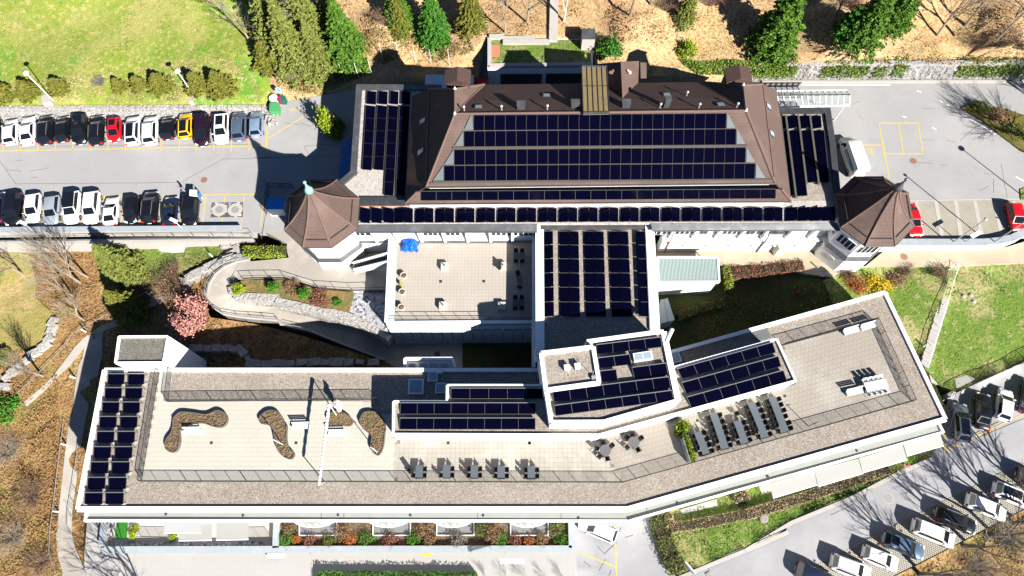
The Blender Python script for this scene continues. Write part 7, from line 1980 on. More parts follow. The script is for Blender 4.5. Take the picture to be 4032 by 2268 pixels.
row2 = [(-20, 630, 1, 'suv', 'navy', 'dark car cut off at the west edge of the south row', {}),
        (135, 645, -1, 'suv', 'black', 'black suv with sunroof, westernmost whole car of the south row', {'glassroof': (.1, .75)}), (310, 630, -1, 'hatch', 'white', 'white hatchback beside the black suv in the south row', {}),
        (485, 650, -1, 'hatch', 'silver', 'silver grey hatchback in the south row', {}), (670, 628, -1, 'suv', 'white', 'white suv with black roof and sunroof in the south row', {'roof': 'black', 'glassroof': (.15, .7)}),
        (850, 628, -1, 'suv', 'white', 'tall plain white suv beside the low white coupe', {}), (1025, 660, 1, 'coupe', 'white', 'low white coupe facing the parapet side by side with the white suv', {}),
        (1215, 650, -1, 'small', 'black', 'small black hatchback between white coupe and black suv', {}), (1390, 625, 1, 'suv', 'black', 'black suv backing on to the parapet with roof rails', {'rails': True}),
        (1570, 655, 1, 'coupe', 'navy', 'dark navy coupe under the flat parapet lamp', {}), (1765, 650, -1, 'suv', 'black', 'black suv at the east end of the south row', {'glassroof': (.1, .8)})]
for x, y, d, k, col, lab, kw in row2:
    p, rz = place(1, 0, x, y, 8 * d, -80 * d, 0); car(k, col, lab, p, rz, g2, **kw)
g3 = 'cars in the east bays'
p, rz = place(1, 3, 1540, 740, 25, 90, 0); car('sedan', 'red', 'red car half hidden under the east tower roof', p, rz, g3)
p, rz = place(1, 3, 2490, 715, 22, 90, 0); car('hatch', 'red', 'red hatchback alone at the far east turf-stone bay', p, rz, g3)
g4 = 'cars below the rock wall'
def P5(x, y):
    return ((3640 + x * .403 - 2932) / K, (1430 + y * .403 - 1648) / K)
for x, y, dx, dy, k, col, lab, kw in ((355, 580, -8, -100, 'estate', 'grey', 'grey estate car with dark glass roof beside the building corner', {'glassroof': (.05, .95)}), (567, 470, 4, -100, 'sedan', 'black', 'black saloon between the grey estate and the white car', {}), (775, 405, 12, -100, 'hatch', 'white', 'white hatchback parked below the rock wall', {}), (1010, 330, 15, -100, 'sedan', 'navy', 'dark car at the picture edge below the rock wall', {})):
    a, b = P5(x, y); p, rz = place(3, 3, a, b, dx, dy, 0, G_R); car(k, col, lab, p, rz, g4, **kw)
g5 = 'cars in the lower turf-stone bays'
def P4(x, y):
    return ((3100 + x * .64 - 2932) / K, (1880 + y * .64 - 1648) / K)
for x0, y0, x1, y1, k, col, lab, kw in ((40, 560, 300, 670, 'suv', 'navy', 'dark car cut off by the bottom edge of the lower bays', {}), (262, 515, 510, 612, 'suv', 'white', 'white suv at the bottom edge of the lower bays', {'rails': True}), (448, 455, 690, 555, 'hatch', 'white', 'white hatchback between white suv and dark blue saloon in the lower bays', {}),
        (585, 375, 838, 475, 'estate', 'blue', 'dark blue car with black rear glass roof in the lower bays', {'glassroof': (.0, .4)}), (772, 300, 1018, 400, 'mpv', 'white', 'white people carrier in the middle of the lower bays', {}), (898, 215, 1165, 325, 'estate', 'black', 'black estate car with tree shadows in the lower bays', {'rails': True}),
        (1100, 140, 1340, 240, 'suv', 'white', 'white suv with blue tree shadows and red tail lights in the lower bays', {}), (1268, 70, 1500, 170, 'suv', 'white', 'white suv with black panoramic roof at the east picture edge', {'glassroof': (.03, .97)}), (1412, -15, 1640, 80, 'suv', 'black', 'black car cut off at the east edge of the lower bays', {})):
    a, b = P4((x0 + x1) / 2, (y0 + y1) / 2 - 8); c_, d_ = P4(x1, y1); e_, f_ = P4(x0, y0); p, rz = place(3, 3, a, b, c_ - e_, d_ - f_, 0, G_R); car(k, col, lab, p, rz, g5, **kw)
p, rz = place(3, 2, 830, 1020, -120, -52, 0, G_R); car('suv', 'white', 'white car half under the canopy beside the yellow bay lines', p, rz, None)
# delivery van
vx = [at(3318, 548, .6), at(3368, 690, .6)]
p = (vx[0] + vx[1]) / 2 + Vector((.3, 0, 0)); rz = math.atan2((vx[0] - vx[1]).y, (vx[0] - vx[1]).x) - R(90)
van = thing('delivery_van', 'white delivery van with a blue advert on its side beside the east flat roof', 'van', (p.x, p.y, 0), rz)
VW = paintm('van_cream', (.74, .74, .66))
def vp(mb, nm, m, par=van, sm=False):
    o = mb.build(nm, m, None, sm); o.parent = par; return o
vl, vw, vh = 5.9, 2.0, 2.45
secs = [(-2.95, .96, .35, 2.3), (-2.85, 1., .25, 2.42), (1.1, 1., .25, 2.45), (1.45, .99, .25, 2.3), (2.15, .97, .25, 1.35), (2.7, .88, .28, 1.05), (2.95, .7, .35, .8)]
vs, fs = [], []
for y, w, z, h in secs:
    x = w
    vs += [(-x * .95, y, z), (-x, y, z + .4), (-x * .96, y, h * .85), (-x * .84, y, h), (0, y, h + .04), (x * .84, y, h), (x * .96, y, h * .85), (x, y, z + .4), (x * .95, y, z)]
for i in range(len(secs) - 1):
    for j in range(9):
        fs.append((i * 9 + j, i * 9 + (j + 1) % 9, (i + 1) * 9 + (j + 1) % 9, (i + 1) * 9 + j))
fs += [tuple(range(8, -1, -1)), tuple(54 + j for j in range(9))]
vp(MB().add(vs, fs), 'body', VW)
vp(MB().add([(-.72, 2.1, 1.42), (.72, 2.1, 1.42), (.78, 1.5, 2.24), (-.78, 1.5, 2.24)], [(0, 1, 2, 3)]), 'windscreen', CGL)
for s in (-1, 1):
    q = [(s * .985, 1.0, 1.35), (s * .985, 1.75, 1.35), (s * .965, 1.35, 2.0), (s * .965, 1.0, 2.05)]
    vp(MB().add(q, [(0, 1, 2, 3)]), 'side_window', CGL)
    for y in (2.05, -1.95):
        mt, mr = wheel_meshes(.34); o = bpy.data.objects.new('wheel', mt); C.objects.link(o); o.parent = van; o.location = (s * .9, y, .34)
    vp(MB().box((s * .62, 2.72, .95), (.35, .25, .16), 0, Matrix.Rotation(R(-30), 3, 'X')), 'headlight', HLGT); vp(MB().box((s * 1.1, 1.6, 1.4), (.2, .12, .3)), 'wing_mirror', BLACKP); vp(MB().box((s * .9, -2.95, 1.2), (.12, .08, .5)), 'tail_light', TLGT)
ad = vp(MB().add([(-1.012, .75, 1.2), (-1.012, -2.6, 1.2), (-1.0, -2.6, 1.85), (-1.0, .55, 1.85)], [(0, 1, 2, 3)]), 'advert_panel', mat('advert_blue', (.02, .2, .45), .5, [('noise', 2.2, (.6, .3, .18), .62, .68, 1.)]))
cu = bpy.data.curves.new('advert_lettering', 'FONT'); cu.body = 'Parapidos'; cu.size = .42; cu.extrude = .004; cu.materials.append(mat('lettering_white', (.75, .75, .75), .6))
_t = bpy.data.objects.new('lettering', cu); C.objects.link(_t); bpy.context.view_layer.update(); tx = bpy.data.objects.new('advert_lettering', bpy.data.meshes.new_from_object(_t)); bpy.data.objects.remove(_t); C.objects.link(tx); tx.parent = ad; tx.location = (-1.03, .5, 1.42); tx.rotation_euler = (R(90), 0, R(-90))
# red and white lorry behind the main building
lr_ = thing('lorry', 'lorry with white roof and red sides in the shade behind the main building', 'lorry', tuple(at(1770, 320, 0)))
q = [at(*T1(0, 1, *p_), 3.4) for p_ in ((1572, 680), (2030, 685), (2025, 850), (1565, 850))]
MB().prism([(v.x, v.y) for v in q], .8, 3.3).build('load_body', REDP, lr_); MB().prism([(v.x, v.y) for v in inset(q, .08)], 3.29, 3.4).build('roof', mat('lorry_roof_white', (.6, .65, .7), .5), lr_)
q2 = [at(*T1(0, 1, *p_), 2.6) for p_ in ((2050, 718), (2150, 718), (2150, 800), (2050, 800))]
MB().prism([(v.x, v.y) for v in q2], .6, 2.55).build('cab', REDP, lr_)
for v in (q[0], q[3], q2[1], q2[2]):
    MB().tube((v.x, v.y, .45), (v.x, v.y + .25, .45), .45, n=14).build('wheel', TYRE, lr_)
# ---------------------------------------------------------------- vegetation
def leafquads(P, size, rg, flat=.0, dirs=None):
    """a small four-cornered leaf at every point, turned at random"""
    n = len(P)
    a = rg.normal(size=(n, 3)); a /= np.linalg.norm(a, axis=1)[:, None]
    b = rg.normal(size=(n, 3))
    if flat:
        a[:, 2] *= (1 - flat); a /= np.linalg.norm(a, axis=1)[:, None]
        b[:, 2] *= (1 - flat)
    b -= (a * b).sum(1)[:, None] * a; b /= np.linalg.norm(b, axis=1)[:, None]
    s = (size * rg.uniform(.6, 1.3, n))[:, None]
    a = a * s; b = b * s * .6
    V = np.stack([P - a, P - b * .9, P + a, P + b * .9], 1).reshape(-1, 3)
    return V, np.arange(4 * n).reshape(-1, 4)
def conifer_mesh(h, r, seed, dens=1., leaf=.2, m=None, droop=.25):
    rg = np.random.default_rng(seed); pts = []
    nw = max(7, int(h * 2.4))
    for k in range(nw):
        t = (k + .3) / nw
        z = h * (.05 + .94 * t)
        L = r * (1 - t) ** .85 * rg.uniform(.85, 1.1) + .08
        nb = max(5, int((7 + 5 * (1 - t)) * dens)); a0 = rg.uniform(0, 6.28)
        for j in range(nb):
            A = a0 + 6.283 * j / nb + rg.uniform(-.18, .18); l = L * rg.uniform(.75, 1.12)
            m_ = max(4, int(l / leaf * 3.2 * dens))
            tt = rg.uniform(.12, 1, m_) ** .8
            w = rg.normal(0, 1, m_) * l * .17 * (1.15 - tt)
            x = l * tt
            pts.append(np.stack([x * math.cos(A) - w * math.sin(A), x * math.sin(A) + w * math.cos(A), z - droop * l * tt ** 1.5 + rg.normal(0, .05, m_) * l * .5], 1))
    P = np.concatenate(pts)
    return leafquads(P, leaf, rg, .45)
def bush_mesh(rx, ry, rz, n, leaf, seed, clumps=26):
    rg = np.random.default_rng(seed)
    d = rg.normal(size=(clumps, 3)); d /= np.linalg.norm(d, axis=1)[:, None]; d[:, 2] = np.abs(d[:, 2])
    cc = d * rg.uniform(.55, .9, clumps)[:, None]
    i = rg.integers(0, clumps, n)
    P = cc[i] + rg.normal(0, .17, (n, 3))
    P[:, 2] = np.abs(P[:, 2]); P *= np.array([rx, ry, rz])
    return leafquads(P, leaf, rg)
def trunk_mb(h, r0, r1, seed=0, lean=0.):
    mb = MB(); rr = random.Random(seed); p = Vector((0, 0, -.3)); k = 6
    for i in range(k):
        q = Vector((rr.uniform(-.04, .04) * h * .3 + lean * h * (i + 1) / k, rr.uniform(-.04, .04) * h * .3, h * (i + 1) / k)); mb.tube(p, q, lerp(r0, r1, i / k), lerp(r0, r1, (i + 1) / k), 7, cap=False); p = q
    return mb
def bare_mb(h, seed, r=.14, depth=5, spread=.62, first=.32, kids=(3, 4)):
    rr = random.Random(seed); tr, tw = MB(), MB()
    def grow(p, d, L, rad, lev):
        q = p + d * L
        (tr if lev == 0 else tw).tube(p, q, rad, rad * .62, 6 if lev == 0 else (4 if lev < 3 else 3), cap=False)
        if lev >= depth:
            return
        for k in range(rr.randint(*kids) if lev < depth - 1 else 2):
            a = rr.uniform(0, 6.283); s = spread * rr.uniform(.5, 1.25)
            o = d.orthogonal().normalized(); o = Matrix.Rotation(a, 3, d) @ o
            nd = (d + o * s); nd.z += .12; nd.normalize()
            grow(p + d * L * rr.uniform(.55, 1.), nd, L * rr.uniform(.6, .82), rad * rr.uniform(.42, .6), lev + 1)
        if lev > 0 or True:
            nd = (d + Vector((rr.uniform(-.2, .2), rr.uniform(-.2, .2), .1))).normalized(); grow(q, nd, L * .78, rad * .62, lev + 1)
    grow(Vector((0, 0, -.2)), Vector((rr.uniform(-.06, .06), rr.uniform(-.06, .06), 1)).normalized(), h * first, r, 0)
    return tr, tw
def twig_mb(r, h, n, seed):
    rr = random.Random(seed); mb = MB()
    for i in range(n):
        a = rr.uniform(0, 6.283); l = rr.uniform(.5, 1.) * r; p = Vector((rr.uniform(-.2, .2) * r, rr.uniform(-.2, .2) * r, 0)); q = p + Vector((math.cos(a) * l * .5, math.sin(a) * l * .5, h * rr.uniform(.5, .8))); e = Vector((math.cos(a + rr.uniform(-.4, .4)) * l, math.sin(a + rr.uniform(-.4, .4)) * l, h * rr.uniform(.5, 1.)))
        mb.tube(p, q, .022, .014, 3, False); mb.tube(q, e, .014, .006, 3, False)
        for _ in range(2):
            f = q.lerp(e, rr.uniform(.2, .8)); mb.tube(f, f + Vector((rr.uniform(-.35, .35), rr.uniform(-.35, .35), rr.uniform(.1, .4))) * r * .6, .01, .004, 3, False)
    return mb
TREECACHE = {}
def setmesh(t, nm, key, make, m):
    k = (key, m.name)
    if k not in TREECACHE:
        V, F = make()
        o = npmesh(nm, V, F, m, t); TREECACHE[k] = o.data; return o
    o = bpy.data.objects.new(nm, TREECACHE[k]); C.objects.link(o); o.parent = t; return o
def setmb(t, nm, key, make, m):
    k = (key, m.name, nm)
    if k not in TREECACHE:
        o = make().build(nm, m); o.parent = t; TREECACHE[k] = o.data; return o
    o = bpy.data.objects.new(nm, TREECACHE[k]); C.objects.link(o); o.parent = t; return o
def conifer(p, h, r, m, lab, grp=None, var=0, name='conifer', cat='tree', leaf=None):
    """built at a standard size per variant and scaled, so that trees share meshes"""
    t = thing(name, lab, cat, tuple(p), rng.uniform(0, 6.28), grp)
    big = h > 6
    H0, R0 = (12., 3.4) if big else (3., 1.7)
    setmesh(t, 'crown', ('con', big, var), lambda: conifer_mesh(H0, R0, 40 + var, 1.25 if big else 1.7, .21 if big else .13, droop=.3 if big else -.1), m)
    setmb(t, 'trunk', ('ctr', big), lambda: trunk_mb(H0 * .97, .22 if big else .08, .03), BARKD)
    t.scale = (r / R0, r / R0, h / H0); return t
def crown_at(g, px, py, h, frac=.4):
    """foot of a tree whose crown's middle shows at a photo pixel"""
    z = g.on(px, py).z
    for _ in range(4):
        q = at(px, py, z + h * frac); z = g.z(q.x, q.y)
    return Vector((q.x, q.y, z))
def bush(p, rx, ry, rz, m, lab, grp=None, var=0, leaf=.13, n=1500, name='bush', cat='bush', twigs=None):
    t = thing(name, lab, cat, tuple(p), rng.uniform(0, 6.28), grp)
    s = (rx * ry) ** .5
    setmesh(t, 'crown', ('bush', var, round(leaf / s, 2)), lambda: bush_mesh(1, 1, 1, n, leaf / s, 80 + var), m)
    setmb(t, 'stems', ('bst',), lambda: twig_mb(.7, .8, 24, 5), twigs or BARKD); t.scale = (rx, ry, rz); return t
def bare(p, h, lab, seed, r=.14, grp='bare trees', m=None, spread=.62, depth=5, kids=(3, 4), first=.32):
    t = thing('bare_tree', lab, 'tree', tuple(p), 0., grp)
    a, b = bare_mb(h, seed, r, depth, spread, first, kids); a.build('trunk', m or BARK, None).parent = t; b.build('branches', m or BARK, None).parent = t; return t
def twigbush(p, r, h, lab, m=None, seed=0, n=90, grp='leafless bushes', cat='bush'):
    t = thing('leafless_bush', lab, cat, tuple(p), 0, grp); twig_mb(r, h, n, seed).build('twigs', m or TWIG).parent = t
    twig_mb(r * .5, h * .6, 10, seed + 1).build('stems', BARKD).parent = t; return t
def hedge(pts, w, h, m, lab, leaf=.11, dens=55, name='hedge', cat='hedge', rough=.12):
    """leaves over the top and sides of a clipped body that follows a line on the ground"""
    P = [Vector(p) for p in pts]; t = thing(name, lab, cat, tuple(P[0])); V, F = [], []; k = 0
    core = MB()
    for i in range(len(P) - 1):
        a, b = P[i], P[i + 1]; L = (b - a).length; d = (b - a).normalized(); s = Vector((-d.y, d.x, 0)).normalized()
        n = int(L * (w + 2 * h) * dens)
        u = nrg.uniform(0, 1, n); q = nrg.uniform(-.5, .5, n) * (w + 2 * h)
        top = np.abs(q) < w / 2
        off = np.where(top, q, np.sign(q) * w / 2); z = np.where(top, h, h - (np.abs(q) - w / 2))
        wob = nrg.normal(0, rough, (n, 3)) * np.array([.4, .4, .5]) + (np.sin(u * L * 2.3) * rough * .8)[:, None] * np.array([0, 0, 1.])
        base = np.array(a)[None] + np.outer(u * L, np.array(d)) + np.outer(off, np.array(s)); base[:, 2] += z; base += wob
        v, f = leafquads(base - np.array(P[0])[None], leaf, nrg); V.append(v); F.append(f + k); k += len(v)
        core.bar(a + Vector((0, 0, h * .45)), b + Vector((0, 0, h * .45)), w * .8, h * .85)
    npmesh('leaves', np.concatenate(V), np.concatenate(F), m, t); core.build('branch_mass', mat('hedge_inner', (.035, .03, .015), .95), t); return t
def cover(name, g, poly, n, m, lab, leaf=.12, hgt=.25, dz=0., cat='undergrowth', top=None):
    """ground cover nobody could count: leaves strewn over an area"""
    w = [g.on(*p) for p in poly]; xs = [p.x for p in w]; ys = [p.y for p in w]; pl = [(p.x, p.y) for p in w]; out = []
    while len(out) < n:
        x, y = rng.uniform(min(xs), max(xs)), rng.uniform(min(ys), max(ys))
        if inpoly((x, y), pl):
            q = math.sin(x * 1.1 + 2 * math.sin(y * .6)) * math.cos(y * .9 + math.sin(x * .5))
            if rng.random() < .35 + .65 * max(0, q):
                out.append((x, y, g.z(x, y) + dz + hgt * rng.random() ** 1.5 * (.4 + max(0, q))))
    V, F = leafquads(np.array(out), leaf, nrg, .3 if hgt > .15 else .85)
    return tag(npmesh(name, V, F, m), lab, kind='stuff')
# small spruces along the lawn edge
gs_ = 'small spruces at the lawn edge'
for i, (x, y, h, r, lab) in enumerate(((8, 388, 3.6, 2.3, 'dark spruce bush cut off by the west edge of the lawn'), (120, 372, 2.9, 1.75, 'olive spruce bush left of the west lamp post'), (243, 357, 2.6, 1.6, 'olive spruce bush right of the west lamp post'), (478, 350, 2.3, 1.15, 'smallest olive spruce bush in the lawn edge row'), (553, 344, 2.4, 1.35, 'rounded olive spruce bush, second from the small one'), (640, 346, 3., 1.8, 'broad olive spruce bush left of the east lamp post'), (788, 352, 3.6, 1.75, 'tall olive spruce right of the east lamp post'), (878, 356, 3.9, 2.1, 'largest olive spruce at the east end of the lawn edge row'))):
    conifer(G_UP.on(x, y), h, r, SPRUCE, lab, gs_, i % 2, 'spruce_bush')
twigbush(G_UP.on(400, 335), 1.3, 1.2, 'grey leafless bush between the spruces on the lawn edge', GREYL)
# conifers on the hillside
gc_ = 'conifers on the hillside'
for i, (x, y, h, r, m, lab) in enumerate(((1062, 60, 13, 3.7, SPRUCE2, 'pale olive conifer at the lawn corner, top of the cluster'), (1130, 165, 12, 3.8, SPRUCE2, 'broad pale olive conifer in the middle of the western cluster'), (1045, 225, 5, 2.2, SPRUCE, 'low dark conifer at the foot of the western cluster'), (1200, 70, 13, 3.8, SPRUCE2, 'pale olive conifer behind the bare grey tree'), (1235, 195, 9, 3.2, SPRUCE2, 'smaller pale olive conifer above the overgrown slope'),
        (1348, 140, 12, 3.5, SPRUCE4, 'fresh green spruce at the east side of the western cluster'), (1300, 60, 11, 2.8, SPRUCE2, 'olive conifer at the top edge beside the fresh green spruce'), (1575, 100, 8, 1.75, SPRUCE, 'narrow olive conifer on the leafy slope'), (1560, 15, 9, 2.3, SPRUCE4, 'green conifer cut by the top edge above the narrow one'), (1702, 75, 10, 2.7, SPRUCE3, 'deep green spruce left of the bare woodland'), (1850, 30, 9, 2.3, SPRUCE, 'olive conifer at the top edge beside the deep green spruce'),
        (2708, 22, 7, 1.8, SPRUCE2, 'small olive conifer at the top edge above the leafy slope'), (3085, 80, 13, 3.9, SPRUCE4, 'largest bright green spruce casting a long shadow on the leafy slope'), (3440, 65, 11, 3.3, SPRUCE4, 'second large green spruce at the top edge, east one'), (3350, 95, 6, 2.0, SPRUCE3, 'shaded green spruce beside the second large spruce'), (3560, 20, 10, 2.8, SPRUCE4, 'green conifer cut by the top edge east of the large spruces'))):
    conifer(crown_at(G_HILL if x > 1000 else G_UP, x, y, h), h, r, m, lab, gc_, i % 3)
bush(G_HILL.on(2392, 205), 1.85, 1.85, 2.6, SPRUCE3, 'round deep green shrub beside the concrete box', var=1, leaf=.15, n=2200)
bush(G_HILL.on(2702, 212), 1.5, 1.4, 1.9, LIME, 'round bright lime shrub on the leafy slope', var=2, leaf=.13)
bush(at(1312, 520, 0), 1.6, 1.9, 4.2, LIME, 'lime green tree in a planter beside the shaded yard', var=3, leaf=.14, n=2600, name='planter_tree', cat='tree')
# bare woodland
for i, (g, x, y, h, lab, m) in enumerate(((G_UP, 985, 165, 10, 'bare grey tree leaning over the lawn corner', PALETWIG), (G_HILL, 1250, 150, 11, 'bare pale tree in front of the western conifers', PALETWIG), (G_HILL, 1990, 130, 9, 'bare tree above the garden block', PALETWIG), (G_HILL, 2075, 90, 9, 'thin bare tree left of the hillside steps', PALETWIG), (G_HILL, 2220, 85, 9, 'birch with pale trunk right of the hillside steps', mat('birch_bark', (.5, .45, .38), .8)),
        (G_HILL, 2480, 60, 10, 'bare tree on the leafy slope near the top edge', BARK), (G_HILL, 2560, 20, 10, 'bare tree cut by the top edge above the cross gable', BARK), (G_HILL, 3290, 60, 8, 'pale trunked bare tree between the large spruces', PALETWIG), (G_HILL, 3690, 140, 11, 'bare tree above the rock wall, west one', PALETWIG), (G_HILL, 3800, 100, 12, 'bare tree above the rock wall, middle one', BARK), (G_HILL, 3930, 150, 11, 'bare tree above the rock wall, east one', BARK), (G_HILL, 4080, 120, 12, 'bare tree beyond the east picture edge above the wall', BARK),
        (G_W, 95, 1085, 9, 'slender bare tree on the west bank near the picture edge', PALETWIG), (G_W, 318, 1115, 10, 'tall bare tree on the west bank below the ramp wall', PALETWIG), (G_W, 345, 1090, 8, 'thin bare tree beside the tall one on the west bank', PALETWIG), (G_W, 290, 1165, 9, 'bare tree at the shadow edge of the west bank', PALETWIG), (G_W, 330, 1260, 6, 'small bare tree over the bank edge boulders', PALETWIG), (G_W, 170, 1480, 7, 'bare pale tree beside the lower boulders', PALETWIG),
        (G_SE, 3795, 2150, 12, 'bare tree on the leafy bank, west one', BARK), (G_SE, 3890, 2105, 13, 'bare tree on the leafy bank, middle one', BARK), (G_SE, 3990, 2060, 12, 'bare tree on the leafy bank, east one', BARK), (G_SE, 3620, 2260, 11, 'bare tree at the bottom edge of the leafy bank', BARK), (G_SE, 4090, 2000, 12, 'bare tree beyond the east edge of the lower bays', BARK))):
    bare(g.on(x, y), h, lab, 100 + i, .1 + h * .008 + .08 * (g is G_SE), m=m, kids=(2, 3))
bare(at(4105, 610, 0), 11, 'bare tree on the planted island beyond the east picture edge', 140, .2)
bare(at(4180, 470, 0), 11, 'second bare tree on the planted island beyond the picture edge', 141, .2)
bare(at(620, 2430, PZ), 12, 'big bare tree below the plaza corner throwing branch shadows', 142, .3, spread=.8, kids=(2, 3))
# leafless bushes and thickets
for i, (g, x, y, r, h, m, lab) in enumerate(((G_HILL, 1160, 300, 2.2, 1.8, PALETWIG, 'pale leafless bush above the litter bins'), (G_HILL, 1520, 90, 2., 2., TWIG, 'brown leafless bush beside the narrow conifer'), (G_HILL, 2620, 35, 2., 2., TWIG, 'dark leafless bush near the top edge'), (G_HILL, 3360, 30, 3., 2.6, mat('mauve_twigs', (.26, .15, .13), .9), 'mauve leafless bush between the large spruces'), (G_HILL, 2800, 15, 2.4, 2.4, mat('mauve_twigs', (.26, .15, .13), .9), 'mauve leafless bush at the top edge'),
        (G_HILL, 3850, 170, 3., 1.8, TWIG, 'brown thicket above the rock wall, west part'), (G_HILL, 4000, 180, 3., 1.8, TWIG, 'brown thicket above the rock wall, east part'), (G_W, 680, 1150, 2.8, 2.2, TWIG, 'brown leafless bush beside the footpath'), (G_W, 690, 1075, 1.6, 1.4, TWIG, 'small leafless bush above the footpath'), (G_W, 40, 1780, 3., 1.5, PALETWIG, 'brown thicket on the west slope, upper part'), (G_W, 130, 1960, 3., 1.6, TWIG, 'brown thicket on the west slope, middle part'), (G_W, 60, 2120, 3., 1.6, PALETWIG, 'brown thicket on the west slope, lower part'), (G_W, 170, 2220, 2.6, 1.5, TWIG, 'brown thicket on the west slope beside the path foot'),
        (G_W, 560, 1130, 1.6, 1.2, TWIG, 'leafless bush on the grass bank'), (G_E, 3330, 1085, 1.4, 1.3, TWIG, 'leafless bush at the walkway edge, west one'), (G_E, 3560, 1075, 1.5, 1.3, TWIG, 'leafless bush at the walkway edge, middle one'), (G_E, 3690, 1080, 1.5, 1.3, TWIG, 'leafless bush at the walkway edge beside the lawn steps'), (G_SE, 3960, 2120, 3., 1.6, BARK, 'grey thicket on the leafy bank, upper part'), (G_SE, 3850, 2230, 2.6, 1.5, BARK, 'grey thicket on the leafy bank, lower part'))):
    twigbush(g.on(x, y), r, h, lab, m, 300 + i, 130)
conifer(crown_at(G_W, 450, 1030, 8), 8, 3.2, SPRUCE2, 'yellow green conifer below the ramp wall', gc_, 1)
conifer(crown_at(G_W, 480, 1195, 7), 7, 2.6, SPRUCE, 'shaded conifer over the footpath', gc_, 2)
for x, y, rx, h, m, lab in ((25, 1620, 1.9, 2.2, GREENL, 'bright green bush at the west picture edge'), (10, 1410, 1.5, 1.4, OLIVEL, 'dark shaded bush at the west picture edge')):
    bush(G_W.on(x, y), rx, rx, h, m, lab, var=4, leaf=.16, n=1400)
bush(crown_at(G_W, 745, 1245, 3.5), 2.5, 2.1, 4.2, PINKL, 'pink blossoming tree left of the hairpin ramp', var=5, leaf=.13, n=3600, name='blossom_tree', cat='tree')
bush(crown_at(G_W, 690, 1150, 2.), 2.7, 2.2, 2.4, BROWNL, 'brown leafy shrub above the pink tree', var=6, leaf=.1, n=1600)
for x, y, r, m, lab in ((3860, 425, 1.1, OLIVEL, 'olive bush at the west tip of the planted island'), (3930, 460, 1.3, BROWNL, 'brown bush in the middle of the planted island'), (4000, 520, 1.5, OLIVEL, 'dark bush at the east side of the planted island')):
    bush(G_I.on(x, y), r * 1.3, r, .8, m, lab, None, 12, .12, 900)
# planted bed
for x, y, rx, h, m, lab in ((1079, 1135, .62, 1.25, GREENL, 'round green ball shrub in the planted bed, west one'), (1201, 1160, .65, 1.3, GREENL, 'round green ball shrub in the planted bed, east one'), (945, 1140, .8, 1.3, LIME, 'lime shrub at the west tip of the planted bed'), (1265, 1175, 1.3, .9, REDL, 'rust red shrub in the planted bed'), (1150, 1135, 1.1, .7, BROWNL, 'brown low shrub between the two ball shrubs'), (1330, 1190, .5, .5, GREENL, 'small green shrub at the east end of the planted bed')):
    bush(at(x, y, .05), rx, rx, h, m, lab, var=7, leaf=.1, n=1300, grp='shrubs in the planted bed')
# hedges
hedge([at(966, 1000, -.05), at(1130, 998, -.05)], 1.25, 1.0, LIME, 'clipped lime hedge beside the tower walkway')
hedge([at(2860, 1082, -1.8), at(2990, 1072, -1.8), at(3152, 1055, -1.6)], 1.35, 1.1, REDL, 'copper red hedge below the east walkway')
hedge([at(2842, 1062, -1.6), at(2858, 1110, -1.9), at(2866, 1150, -2.2)], .9, 1.2, LIME, 'golden green hedge beside the slatted shelter')
hedge([at(2662, 1255, -3.2), at(2760, 1222, -3.1), at(2848, 1200, -3.)], 1., 1.1, OLIVEL, 'olive hedge beside the small shed')
hedge([at(3120, 1160, -2.6), at(3200, 1135, -2.4), at(3275, 1112, -2.2)], 1.2, 1., BROWNL, 'brown shaded hedge north of the lower building')
bush(G_E.on(3445, 1135), 2.1, 1.7, 1.8, YELL, 'bright yellow forsythia bush beside the lower building', var=8, leaf=.12, n=2200)
bush(G_E.on(3520, 1105), 1.6, 1.4, 1.2, BROWNL, 'orange brown shrub beside the forsythia', var=9, leaf=.11)
bush(G_E.on(3360, 1120), 1.7, 1.3, 1.1, ORANGEL, 'rusty shrub west of the forsythia', var=6, leaf=.11)
def lineG(g, pts, dz=0.):
    return [g.on(*p, dz) for p in pts]
hedge(lineG(G_R, T(3, 2, (1480, 1010), (1800, 965), (2200, 880), (2571, 775)) + T(3, 3, (0, 890), (500, 740), (900, 610), (1300, 470)), .15), 1.15, .9, TANL, 'long tan beech hedge curving along the lower building', leaf=.09, dens=45)
hedge(lineG(G_R, T(3, 2, (1455, 880), (1490, 1010)), .15), 1.1, .9, TANL, 'short tan hedge closing the west end of the small lawn')
hedge(lineG(G_R, T(3, 2, (2120, 680), (2150, 770)), .15), 1.6, .9, TANL, 'tan hedge block between the two small terraces')
hedge(lineG(G_R, T(3, 2, (1370, 900), (1420, 1080), (1490, 1270), (1560, 1410)), .0), 1.9, 1., OLIVEL, 'mixed olive hedge beside the lower drive', leaf=.12, rough=.3)
# ivy on the rock wall
def ivy(pts, n, lab, y0=-.3, zl=.6):
    V = []
    for _ in range(n):
        x = rng.uniform(*pts); yb = 318 - (x - 3000) * .004; b = at(x, yb, 0); t = rng.random() ** .8
        z = zl + (3.1 - zl) * t + rng.uniform(-.1, .2); V.append((b.x, b.y + .55 * z / 2.75 + rng.uniform(-.45, .1) + (1.2 * rng.random() if z > 2.7 else 0), z))
    V = np.array(V); v, f = leafquads(V, .16, nrg); return tag(npmesh('ivy', v, f, IVY), lab, 'ivy', 'ivy on the rock wall')
ivy((2960, 3120), 1700, 'green ivy curtain at the west end of the rock wall'); ivy((3215, 3400), 1700, 'green ivy curtain in the middle of the rock wall'); ivy((3420, 3470), 350, 'narrow ivy strand on the rock wall'); ivy((3490, 3545), 450, 'second narrow ivy strand on the rock wall'); ivy((3740, 4100), 3000, 'dark ivy mass at the east end of the rock wall')
